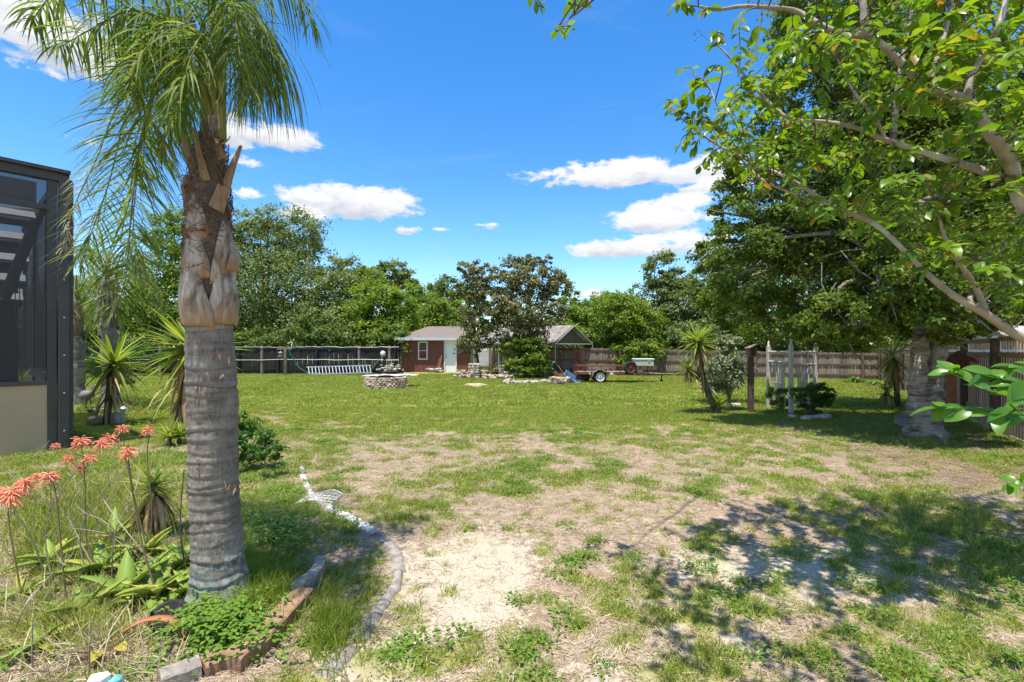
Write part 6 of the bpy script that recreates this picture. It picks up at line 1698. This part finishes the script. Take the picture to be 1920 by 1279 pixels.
def trailer():
    D = 21.8; gx = (1125-CX)/FOC*D; t = thing('utility_trailer', 'flat utility trailer with rusty rails parked on the grass before the fence', 'trailer', (gx, D, 0))
    k = D/FOC; R_ = 12.2*k
    wheel(t, (0, 0, R_), R_, .19, 'white_plastic'); wheel(t, (.1, 1.45, R_), R_, .19, 'white_plastic')
    mb = MB(); V = []; F = []
    for i in range(13):
        a = PI*i/12; r = R_*1.18
        for y in (-.13, .13): V.append((-r*math.cos(a)*1.05, y, R_+r*math.sin(a))); 
        for y in (-.13, .13): V.append((-(r-.015)*math.cos(a)*1.05, y, R_+(r-.015)*math.sin(a)))
    for i in range(12):
        a = i*4; F += [(a, a+4, a+5, a+1), (a+3, a+7, a+6, a+2), (a, a+2, a+6, a+4), (a+1, a+5, a+7, a+3)]
    mb.add(V, F); mb.build('fender', M['tan_metal'], t)
    x0, x1 = -1.0, 2.25; zb = .44
    for y in (.14, 1.3): MB().box(((x0+x1)/2, y, zb), (x1-x0, .05, .08)).build('side_beam', M['rust'], t)
    for x in (x0, x1): MB().box((x, .72, zb), (.05, 1.1, .08)).build('end_beam', M['rust'], t)
    for i in range(8): MB().box(((x0+x1)/2, .22+i*.145, zb+.055), (x1-x0-.06, .135, .03), jit=.003).build('deck_board', M['post_wood'], t)
    for y in (.12, 1.32):
        mb = MB(); mb.tube([(x0, y, zb+.34), (x1, y, zb+.34)], .022, 6)
        for i in range(6): x = x0+(x1-x0)*i/5; mb.box((x, y, zb+.18), (.035, .035, .3))
        mb.build('side_rail', M['rust'], t)
    mb = MB(); mb.tube([(x1, .2, zb-.02), (x1+1.0, .72, zb-.04), (x1+1.35, .72, zb-.04)], .035, 6); mb.tube([(x1, 1.24, zb-.02), (x1+1.0, .72, zb-.05)], .035, 6); mb.build('tongue', M['tan_metal'], t)
    mb = MB(); mb.tube([(x1+.75, .66, .10), (x1+.75, .66, .62)], .028, 8); mb.lathe((x1+.75, .66, .08), [(.07, -.03), (.08, 0), (.07, .03)], 12, axis=Matrix.Rotation(PI/2, 3, 'X')); mb.build('jack', M['dark_metal'], t)
    mb = MB(); mb.box((.55, .09, zb), (.14, .02, .10)); mb.build('plate', M['white_plastic'], t)
    mb = MB(); mb.box((1.05, .10, zb-.02), (.55, .03, .10)); mb.build('light_bar', M['red_paint'], t)
    for x in (-.45, 1.6): MB().box((x, .09, zb), (.07, .02, .06)).build('marker_light', M['white_plastic'], t)
    # spare wheel strapped on: comes along with the trailer
    q = Matrix.Rotation(PI/2, 3, 'X') @ Matrix.Rotation(.12, 3, 'Y')
    wheel(t, (1.38, -.02, .70), 12.5*k, .16, 'red_paint', 'spare_wheel', q, 5)
    b = thing('storage_box', 'pale green-grey storage box resting on the front of the trailer', 'box', (gx+2.05, D+.35, .92))
    MB().box((0, 0, 0), (.86, .5, .30), jit=.0).build('body', M['cooler'], b, bevel=.03)
    MB().box((0, 0, .175), (.92, .55, .05)).build('lid', M['white_plastic'], b, bevel=.015)
    MB().box((.2, -.26, .1), (.1, .03, .06)).build('latch', M['galv'], b)
    mb = MB(); [mb.box((sx*.33, sy*.2, -.27), (.04, .04, .28)) for sx in (-1, 1) for sy in (-1, 1)]; mb.build('stand', M['dark_metal'], t).location = (2.05, .35, .92)
trailer()
def wheelbarrow():
    g = P(1074, 718, 21.9); g.z = 0; t = thing('wheelbarrow', 'tipped wheelbarrow with a blue tray and orange handles beside the log heap', 'wheelbarrow', g); k = 21.9/FOC
    q = Euler((.5, .62, 0)).to_matrix(); c = Vector((0, 0, .26))
    prof = [(-.42, -.26, 0), (.42, -.26, 0), (.42, .26, 0), (-.42, .26, 0)]; low = [(-.26, -.16, -.22), (.2, -.16, -.22), (.2, .16, -.22), (-.26, .16, -.22)]
    V = [c+q @ Vector(p) for p in prof+low]; mb = MB(); mb.add(V, [(0, 4, 5, 1), (1, 5, 6, 2), (2, 6, 7, 3), (3, 7, 4, 0), (4, 7, 6, 5)]); ob = mb.build('tray', M['pale_blue'], t); md = ob.modifiers.new('s', 'SOLIDIFY'); md.thickness = .03
    for s in (-1, 1):
        mb = MB(); mb.tube([c+q @ Vector((.5, s*.1, -.26)), c+q @ Vector((-.3, s*.2, -.25)), c+q @ Vector((-.85, s*.3, -.1))], .022, 6); mb.build('handle', M['orange'], t)
    wheel(t, (.33, .18, .2), .18, .08, 'dark_metal', spokes=0)
    wheel(t, (.62, .5, .28), .26, .06, 'dark_metal', spokes=0)
wheelbarrow()
wall_of_stones('heap of broken stones and cut logs beside the wheelbarrow', [(1035,721),(1050,722),(1066,722)], 90, .32, .17, 34, name='rubble_heap')
def brush():
    t = thing('brush_heap', 'tangle of dry reddish branches behind the wheelbarrow', 'branches', P(1062, 715, 22.4)); t.location.z = 0; R = random.Random(4); mb = MB()
    for i in range(60):
        p = Vector((R.gauss(0, .3), R.gauss(0, .2), R.uniform(.05, .3))); e = p+Vector((R.gauss(0, .35), R.gauss(0, .2), R.uniform(0, .4))); mb.tube([p, e], [.014, .006], 4)
    mb.build('branches', M['timber'], t, kind='stuff')
brush()

# ---------------------------------------------------------------- birdhouse post, trellis
def birdhouse():
    b = G(1407, 774); D = b.y; k = D/FOC; t = thing('birdhouse_post', 'square brown wooden post that carries the little birdhouse', 'post', b)
    H = EYE-(662-HY)*k; MB().box((0, 0, H/2), (.105, .10, H)).build('post', M['brown_wood'], t, bevel=.005)
    MB().box((.055, -.03, H/2+.05), (.022, .04, H-.1)).build('strip', M['brown_wood'], t)
    h = thing('birdhouse', 'small weathered birdhouse with a sloping roof fixed to the top of the post', 'birdhouse', Vector((b.x-.02, D-.12, H-.06)))
    for s in (-1, 1): MB().box((s*.085-.01, 0, .09), (.018, .15, .22)).build('side', M['grey_wood'], h)
    MB().box((0, .07, .09), (.16, .018, .22)).build('back', M['grey_wood'], h)
    MB().box((0, 0, -.02), (.15, .13, .018)).build('floor', M['grey_wood'], h)
    MB().box((-.02, -.01, .225), (.27, .23, .02), Euler((0, -.38, 0)).to_matrix()).build('roof', M['grey_wood'], h)
birdhouse()
def trellis():
    c = G(1483, 776); D = c.y; a = P(1441, 765, 12.75); a.z = 0; b = P(1529, 765, 12.4); b.z = 0; t = thing('trellis', 'white-painted corner trellis with three posts and fan-shaped bars', 'trellis', c); H = EYE+4/FOC*D
    for p, hh, nm in ((c, EYE+6/FOC*D, 1), (a, EYE+3/FOC*D, 2), (b, EYE+2/FOC*D, 3)):
        p = p-c; n = 1 if nm > 1 else 1
        MB().box((p.x, p.y, hh/2-.02), (.085, .085, hh)).build('post', M['trellis'], t, bevel=.006)
        mb = MB(); mb.lathe((p.x, p.y, hh-.02), [(.045, 0), (.05, .02), (.022, .04), (.032, .08), (.02, .12), (.004, .17)], 12); mb.build('finial', M['trellis'], t, True)
    for e, nm in ((a, 'l'), (b, 'r')):
        v = (e-c); L = v.length; d = v.normalized()
        def pt(u, z, off=0): return d*(L*u)+Vector((0, 0, z))
        for z in (1.52, 1.26 if nm == 'l' else 1.20):
            mb = MB(); mb.tube([pt(.03, z), pt(.97, z+.0)], .022, 6); mb.build('crossbar', M['trellis'], t)
        zt = 1.26 if nm == 'l' else 1.20; zc = .72 if nm == 'l' else .62
        for i in range(6):
            f = (i-2.5)/2.5; mb = MB(); mb.tube(poly_smooth([pt(.5+f*.36, zt), pt(.5+f*.24, (zt+zc)/2+.1), pt(.5+f*.20, zc), pt(.5+f*.24, zc-.35), pt(.5+f*.26, .1)], 4), .021, 6); mb.build('fan_bar', M['trellis'], t, True)
        mb = MB(); mb.tube([pt(.26, zc), pt(.74, zc)], .018, 6); mb.build('tie_bar', M['trellis'], t)
    return t
trellis()
wall_of_stones('pale edging stones on the ground round the foot of the trellis', [(1486,784),(1505,787),(1535,786),(1550,778)], 22, .05, .2, 35, SP)
wall_of_stones('few flat pale stones between the feathery shrub and the birdhouse post', [(1368,760),(1390,762)], 9, .03, .2, 36, SP)
def ornament():
    g = G(1783, 790); D = g.y; t = thing('garden_post', 'terracotta-coloured wooden post beside the big trunk', 'post', g); MB().box((0, 0, .72), (.13, .13, 1.5)).build('post', M['terracotta'], t)
    o = thing('rusty_bird_sculpture', 'round rust-brown metal bird ornament standing on the post right of the big trunk', 'ornament', P(1797, 677, D-.15)); k = D/FOC
    mb = MB(); mb.lathe((0, 0, 0), [(.02, -.16), (.11, -.14), (.18, -.06), (.20, 0), (.16, .08), (.09, .14), (.02, .17)], 18); mb.build('body', M['rust'], o, True)
    for i in range(26):
        a = i*2.4; mb = MB(); z = -.1+.22*(i/26); rr = .18*math.sqrt(1-(z/.22)**2*.8); mb.blade((rr*.9*math.cos(a), rr*.9*math.sin(a), z), (math.cos(a), math.sin(a), .25), (0, 0, 1), .13, .06, 2, droop=.4, fold=.5); mb.build('feather', M['rust'], o)
    mb = MB(); mb.tube([(.2, 0, .03), (.30, 0, .05), (.42, 0, -.02), (.55, 0, .0)], [.05, .035, .03, .015], 8); mb.build('beak', M['red_paint'], o)
    mb = MB(); mb.lathe((0, 0, .13), [(.14, 0), (.08, .05), (.01, .10)], 14); mb.build('cap', M['rust'], o)
ornament()
def blocks():
    t = thing('concrete_blocks', 'two grey concrete blocks stacked at the left foot of the big trunk', 'blocks', G(1697, 800)); MB().box((0, 0, .09), (.22, .3, .16), jit=.01).build('block', M['concrete'], t, bevel=.01)
    MB().box((.02, 0, .20), (.26, .3, .06), Euler((0, -.1, .1)).to_matrix()).build('block', M['concrete'], t, bevel=.01)
blocks()
def neighbour():
    t = thing('white_outbuilding', 'pale neighbouring building glimpsed over the slatted fence right of the big trunk', 'building', (17.3, 16.0, 0))
    MB().box((0, 0, .95), (3.4, 2.4, 1.9)).build('wall', M['fascia'], t)
    mb = MB(); mb.add([(-1.9, -1.4, 1.88), (1.9, -1.4, 1.88), (1.9, 1.4, 1.88), (-1.9, 1.4, 1.88), (-1.9, 0, 2.35), (1.9, 0, 2.35)], [(0, 1, 5, 4), (2, 3, 4, 5), (1, 2, 5), (3, 0, 4), (3, 2, 1, 0)]); mb.build('roof', M['tarp_grey'], t)
neighbour()

# ---------------------------------------------------------------- screen enclosure at left
def enclosure():
    c = P(122, 830, 7.7); c.z = 0; e = P(0, 856, 7.15); e.z = 0; d = (e-c).normalized(); L = 3.6; Ht = 4.37
    t = thing('screen_enclosure', 'dark bronze pool screen enclosure with tan kick panels at the left edge', 'enclosure', c)
    inn = Vector((-d.y, d.x, 0)); inn = inn if inn.y > 0 else -inn      # towards the back
    rz = math.atan2(d.y, d.x); Rm = Matrix.Rotation(rz, 3, 'Z')
    def bx(u, v, z, su, sv, sz, mt, nm, rot=None, par=None, bev=0):
        mb = MB(); r = Rm if rot is None else Rm @ rot; mb.box(d*u+inn*v+Vector((0, 0, z)), (su, sv, sz), r); return mb.build(nm, M[mt], par or t, bevel=bev)
    px0, px1 = .0, .0
    bx(.02, 0, Ht/2-.05, .13, .16, Ht+.1, 'frame', 'corner_post', bev=.008); bx(.155, .02, Ht/2-.03, .11, .10, Ht, 'frame', 'inner_post', bev=.005)
    bx(-.075, .03, Ht/2-.05, .05, .08, Ht, 'frame', 'corner_strip')
    bx(L/2, .0, Ht-.05, L, .14, .13, 'frame', 'top_beam', bev=.008); bx(L/2+.1, -.03, Ht+.04, L+.3, .22, .05, 'frame', 'gutter_lip')
    zr = EYE-(716-HY)/FOC*7.7; bx(L/2+.2, 0, zr, L, .09, .07, 'frame', 'chair_rail')
    bx(L/2+.2, .0, zr/2-.2, L-.02, .02, zr+.34, 'kick', 'kick_panel')
    bx(L/2+.2, 0, Ht-.55, L, .08, .08, 'frame', 'cross_beam'); bx(1.75, 0, (zr+Ht)/2, .07, .08, Ht-zr, 'frame', 'mullion')
    bx(L/2+.2, .0, (zr+Ht-.58)/2+.02, L, .004, Ht-.62-zr, 'screen', 'screen_mesh')
    bx(L/2+.2, .0, Ht-.30, L, .004, .40, 'screen', 'screen_mesh')
    for uu in (.9, 1.8): bx(uu, -.014, zr/2-.2, .03, .02, zr+.30, 'frame', 'panel_joint')
    for zz in (.3, .9, 1.5, 2.1, 2.7, 3.3, 3.9):
        mb = MB(); p_ = d*.02-inn*.084+Vector((0, 0, zz)); mb.lathe(p_, [(.010, -.003), (.012, 0), (.006, .004)], 8, axis=Rm @ Matrix.Rotation(PI/2, 3, 'X')); mb.build('screw', M['galv'], t)
    # side wall going back from the corner
    for s in (.0,):
        bx(.02, 2.6, Ht-.05, .12, 5.0, .12, 'frame', 'side_beam')
        bx(.02, 2.6, zr, .08, 5.0, .07, 'frame', 'side_rail')
        bx(.02, 2.6, zr/2-.05, .02, 5.0, zr, 'kick', 'side_kick_panel')
        for v in (1.7, 3.4, 5.1): bx(.02, v, Ht/2, .07, .08, Ht, 'frame', 'side_post')
        bx(.02, 2.6, (zr+Ht)/2, .004, 4.9, Ht-zr-.1, 'screen', 'screen_mesh')
    # house wall, roof panels, rafters and hanging cords inside
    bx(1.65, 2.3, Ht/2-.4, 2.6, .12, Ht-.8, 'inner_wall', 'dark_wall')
    for i in range(3): bx(.55+i*.8, 2.22, Ht/2-.4, .09, .06, Ht-.8, 'frame', 'wall_batten')
    for i in range(5):
        bx(2.0, .45+i*.42, Ht-.62-i*.30, 3.4, .26, .03, 'roof_panel', 'roof_panel', Matrix.Rotation(-.55, 3, 'X')); bx(2.0, .62+i*.42, Ht-.72-i*.30, 3.4, .12, .10, 'frame', 'rafter', Matrix.Rotation(-.55, 3, 'X'))
    bx(2.0, .30, Ht-.31, 3.4, .03, .40, 'roof_panel', 'roof_panel')
    a = P(78, 388, 7.9)-c; b_ = P(8, 560, 7.6)-c
    mb = MB(); mb.tube([a, b_], .07, 8); mb.build('downpipe', M['tan_metal'], t); mb = MB(); mb.tube([P(-10, 388, 7.6)-c, P(62, 394, 7.9)-c], .022, 6); mb.build('conduit', M['cord'], t)
    return t, c
enc, ec = enclosure()
def cords():
    for i, (xa, xb, y0, y1) in enumerate(((70, 84, 400, 578), (48, 60, 470, 596), (28, 37, 520, 613))):
        D = 8.3; t = thing('hanging_cord', ('longest looped cord hanging nearest the corner post', 'middle looped cord hanging inside the enclosure', 'leftmost looped cord hanging inside the enclosure')[i], 'cord', P(xa, y0, D), group='cords hanging in the enclosure')
        o = t.location; pp = [P(xa, y0, D), P(xa+1, (y0+y1)/2, D), P(xa+2, y1-12, D), P((xa+xb)/2, y1, D), P(xb-1, y1-14, D), P(xb, (y0+y1)/2, D), P(xb-1, y0, D)]
        mb = MB(); mb.tube([p-o for p in poly_smooth(pp, 4)], .007, 5); mb.build('loop', M['cord'], t, True)
cords()
def bench(px, py, w, label):
    t = thing('window_ledge', label, 'ledge', P(px, py, 8.5)); mb = MB(); mb.box((0, 0, 0), (w, .3, .09), Euler((0, .10, .2)).to_matrix()); mb.build('ledge', M['white'], t)
bench(104, 703, .26, 'white ledge just inside the screen by the corner post'); bench(76, 696, .14, 'smaller white ledge inside the screen, left of the other')

# ---------------------------------------------------------------- things in the left border
def heron():
    g = G(160, 768); t = thing('bird_statue', 'grey metal wading bird statue bending down in the left border', 'statue', g); D = g.y
    q = lambda x, y: P(x, y, D)-g
    mb = MB(); mb.tube(poly_smooth([q(153, 748), q(160, 742), q(170, 738), q(178, 730)], 3), [.05, .09, .13, .15, .14, .12, .09, .06, .04, .035][:10], 10); mb.build('body', M['statue'], t, True)
    mb = MB(); mb.tube(poly_smooth([q(172, 738), q(178, 728), q(180, 722), q(174, 727), q(168, 737)], 3), [.06, .05, .045, .04, .035, .035, .035, .035, .03, .028, .024, .02, .012], 8); mb.build('neck', M['statue'], t, True)
    for a, b_ in ((162, 161), (169, 170)): mb = MB(); mb.tube([q(a, 744), q(b_, 758), g*0+Vector((q(b_, 768).x, 0, 0))], .014, 6); mb.build('leg', M['statue'], t)
heron()
def solar(label, px, py, h, lantern):
    g = G(px, py); t = thing('garden_light', label, 'garden light', g, group=None); H = h
    mb = MB(); mb.tube([(0, 0, 0), (0, 0, H)], .012, 6); mb.build('stake', M['dark_metal'], t)
    if lantern:
        mb = MB(); mb.lathe((0, 0, H), [(.05, 0), (.055, .10), (.075, .11), (.03, .16)], 10); mb.build('lantern', M['galv'], t)
        for s in (-1, 1): mb = MB(); mb.tube([(s*.02, 0, H), (s*.09, 0, 0)], .008, 5); mb.build('leg', M['dark_metal'], t)
    else:
        mb = MB(); V = []; mb.lathe((0, 0, H+.05), [(.045, -.02), (.065, -.018), (.065, .018), (.045, .02)], 16, axis=Matrix.Rotation(PI/2, 3, 'X')); mb.build('ring', M['rust'], t)
solar('small round dark garden light standing alone in the grass', 243, 768, .12, False)
solar('silver lantern-shaped garden light on splayed legs behind the coral flowers', 231, 787, .14, True)
def rocks():
    t = thing('white_stones', 'two white rounded stones at the foot of the tall yucca', 'stones', G(192, 797)); link('stone', SP[2], t, (-.12, .05, .09), (0, 0, .5), (.42, .3, .22)); link('stone', SP[3], t, (.2, .1, .12), (0, 0, 1.5), (.3, .28, .34))
    t = thing('turquoise_stone', 'blue-grey stone in the grass behind the tall yucca', 'stone', G(182, 778)); link('stone', stonemesh(88, mt='statue'), t, (0, 0, .08), (0, 0, .2), (.4, .3, .2)); link('stone', stonemesh(89, mt='turquoise'), t, (.3, 0, .1), (0, 0, .2), (.14, .14, .16))
rocks()
def fern(label, px, py, n, L, seed):
    g = G(px, py); t = thing('fern', label, 'fern', g, group='ferns in the left border'); R = random.Random(seed)
    for i in range(n):
        a = i*2.4; d = Vector((math.cos(a)*.6, math.sin(a)*.6, 1)).normalized(); pp = [Vector((0, 0, 0))+d*L*u+Vector((math.cos(a), math.sin(a), -.9))*L*.4*u*u for u in [j/6 for j in range(7)]]
        mb = MB()
        for j in range(1, 7):
            for s in (-1, 1):
                sd = Vector((-math.sin(a), math.cos(a), .1))*s; mb.blade(pp[j], sd+d*.4, (0, 0, 1), L*.22*(1-j/9), .035, 2, droop=.4, r=R.uniform(.3, .8))
        mb.tube(pp, .006, 4, r=.3); mb.build('frond', M['shrub_green'], t)
fern('low bright fern in the grass left of the long-leaved yucca', 283, 768, 14, .55, 1)
fern('smaller fern beside the long-leaved yucca', 262, 762, 9, .4, 2)
fern('fern partly behind the coral flowers', 300, 770, 9, .42, 3)

# ---------------------------------------------------------------- bed edging
def curb():
    pp = poly_smooth([G(*p) for p in CURB], 6); t = thing('bed_edging', 'curved line of worn concrete edging painted white in places round the flower bed', 'edging', pp[0])
    o = pp[0]; s = 0; acc = [0]
    for i in range(1, len(pp)): acc.append(acc[-1]+(pp[i]-pp[i-1]).length)
    R = random.Random(5); u = 0
    def at(u):
        u = min(max(u, 0), acc[-1]); i = max(1, next((k for k in range(len(acc)) if acc[k] >= u), len(acc)-1)); f = (u-acc[i-1])/(acc[i]-acc[i-1]+1e-9); return pp[i-1].lerp(pp[i], f), (pp[i]-pp[i-1]).normalized()
    while u < acc[-1]-.1:
        L = R.uniform(.22, .34); K = 6; V = []; F = []; wid = R.uniform(.06, .10)*(.75 if u < 1.6 else 1.15); hh = R.uniform(.006, .022); tilt = R.uniform(-.008, .008)
        for i in range(K+1):
            p, dd = at(u+(L-.02)*i/K); n = Vector((-dd.y, dd.x, 0)); b = p-o; z = hh+R.uniform(-.006, .006)+zat(p.x, p.y); ww = wid*.5*R.uniform(.9, 1.1)
            sc = .012*math.sin(i*2.1)
            V += [b-n*ww*1.15+Vector((0, 0, -.06)), b-n*(ww*.95)+Vector((0, 0, z*.8)), b-n*ww*.5+Vector((0, 0, z+.008+tilt)), b+n*ww*.5+Vector((0, 0, z+.008+sc)), b+n*ww+Vector((0, 0, z*.75)), b+n*ww*1.15+Vector((0, 0, -.06))]
        for i in range(K):
            for j in range(5): a = i*6+j; F.append((a, a+6, a+7, a+1))
        F.append((0, 1, 2, 3, 4, 5)); F.append(tuple(K*6+j for j in (5, 4, 3, 2, 1, 0)))
        V = [v+Vector((R.gauss(0, .004), R.gauss(0, .004), R.gauss(0, .0035))) for v in V]
        white = .15 < u < 3.1 and R.random() < .8
        mb = MB(); mb.add(V, F); ob = mb.build('edging_block', M['white_conc' if white else 'concrete'], t, True); u += L+(R.uniform(.0, .06) if R.random() < .4 else 0)
curb()
def basket():
    g = G(606, 938); t = thing('wire_basket', 'crushed white wire basket lying on the bed edging', 'wire basket', g); R = random.Random(6)
    for i in range(9):
        y = -.14+i*.035; mb = MB(); mb.tube(poly_smooth([(-.22, y, .02), (-.08, y+R.uniform(-.02, .02), .035+R.uniform(-.02, .02)), (.06, y+R.uniform(-.02, .02), .05+R.uniform(-.02, .02)), (.17, y+R.uniform(-.03, .03), .03)], 3), .0028, 4); mb.build('wire', M['white'], t)
    for i in range(9):
        x = -.2+i*.05; mb = MB(); mb.tube(poly_smooth([(x, -.15, -.0+.04*math.sin(PI*i/8)), (x+R.uniform(-.03, .03), 0, .02+.04*math.sin(PI*i/8)), (x, .15, .0+.05*math.sin(PI*i/8))], 3), .0028, 4); mb.build('wire', M['white'], t)
basket()
def timber(label, a, b, w, h, mt, seed, z=0):
    A = G(*a); B = G(*b); t = thing('edging_timber', label, 'timber', (A+B)/2, group='timbers edging the front of the bed'); d = B-A; L = d.length; R = random.Random(seed)
    K = 8; V = []; F = []; n = Vector((-d.y, d.x, 0)).normalized()
    for i in range(K+1):
        p = d*(i/K-.5); ww = w/2*R.uniform(.93, 1.05)
        for s, zz in ((-1, -.05), (-1, h-.008), (-.85, h), (.85, h), (1, h-.008), (1, -.05)):
            V.append(p+n*ww*s+Vector((0, 0, zz+R.uniform(-.003, .003))))
    for i in range(K):
        for j in range(5): q = i*6+j; F.append((q, q+6, q+7, q+1))
    F.append((0, 1, 2, 3, 4, 5)); F.append(tuple(K*6+j for j in (5, 4, 3, 2, 1, 0)))
    MB().add(V, F).build('timber', M[mt], t)
timber('reddish timber length nearest the curved grey block, right of the palm base', (482,1222), (570,1128), .13, .09, 'timber', 1)
timber('middle reddish-brown timber length in the row edging the bed', (430,1262), (482,1220), .13, .085, 'timber', 2)
timber('grey weathered timber end at the bottom of the bed', (300,1290), (375,1262), .11, .07, 'concrete', 3)
timber('old brown timber sunk in grass left of the row', (380,1262), (432,1240), .12, .06, 'timber', 4)
def curved_block():
    g = G(583, 1100); t = thing('edging_block', 'single curved grey concrete edging block standing right of the palm base', 'block', g)
    V = []; F = []; K = 8
    for i in range(K+1):
        u = i/K; y = -.19+.38*u; x = .035*math.sin(PI*u)-.01
        for (dx, z) in ((-.035, -.03), (-.035, .115), (-.02, .13), (.025, .13), (.04, .115), (.04, -.03)): V.append((x+dx, y, z))
    for i in range(K):
        for j in range(5): q = i*6+j; F.append((q, q+6, q+7, q+1))
    F.append((0, 1, 2, 3, 4, 5)); F.append(tuple(K*6+j for j in (5, 4, 3, 2, 1, 0)))
    MB().add(V, F).build('block', M['concrete'], t)
curved_block()
def arc():
    g = G(272, 1215); D = g.y; t = thing('terracotta_rim', 'broken orange terracotta pot rim arching out of the grass', 'pot rim', g)
    V = []; F = []; K = 26; r = .175
    for i in range(K+1):
        a = PI*(.04+.92*i/K)
        for rr, yy in ((r, -.02), (r+.013, -.02), (r+.013, .03), (r, .03)): V.append((-rr*math.cos(a)*1.08, yy+.10*math.sin(a), rr*math.sin(a)*.62-.01))
    for i in range(K):
        for j in range(4): q = i*4+j; z = i*4+(j+1) % 4; F.append((q, z, z+4, q+4))
    F.append((3, 2, 1, 0)); F.append(tuple(K*4+j for j in range(4)))
    MB().add(V, F).build('rim', M['terracotta'], t, True)
    p = thing('black_pot', 'collapsed black plastic plant pot behind the terracotta rim', 'pot', G(318, 1175)); mb = MB(); mb.lathe((0, 0, .05), [(.07, -.03), (.09, .02), (.10, .025), (.085, .02), (.06, -.02)], 20, axis=Euler((.5, .3, 0)).to_matrix()); mb.build('pot', M['rubber'], p, True)
arc()
def painted_stone():
    t = thing('painted_stone', 'small white stone with a dark hole and turquoise patches at the bottom left', 'painted stone', G(187, 1305)); o = link('stone', stonemesh(70, mt='white'), t, (0, 0, .06), (0, 0, .4), (.10, .08, .11))
    MB().lathe((-.005, -.042, .075), [(.003, -.006), (.012, 0), (.003, .006)], 10, axis=Matrix.Rotation(PI/2, 3, 'X')).build('hole', M['rubber'], t)
    link('patch', stonemesh(71, mt='turquoise'), t, (.06, .02, .04), (0, 0, 0), (.06, .08, .10))
painted_stone()
def fallen_leaf(label, px, py, mt, s, seed):
    g = G(px, py); t = thing('fallen_leaf', label, 'leaf', g); R = random.Random(seed); mb = leaf_shape(s, .6, r=.5, curl=.6); ob = mb.build('blade', M[mt], t); ob.location = (0, 0, .05); ob.rotation_euler = (R.uniform(-.3, .3), -.2, R.uniform(0, 6))
fallen_leaf('orange-yellow fallen leaf right of the short dead stalk', 188, 1238, 'yucca_yellow', .10, 1)
fallen_leaf('yellow fallen leaf under the terracotta rim', 222, 1228, 'yucca_yellow', .09, 2)
fallen_leaf('bright yellow dead leaf right of the palm base', 510, 1044, 'yucca_yellow', .14, 3)
def paver():
    t = thing('flat_stone', 'flat yellowish stone lying in the bare sand at the right', 'stone', G(1393, 1052)); link('stone', stonemesh(90, mt='sandpile'), t, (0, 0, .0), (0, 0, .3), (.17, .13, .05))
paver()
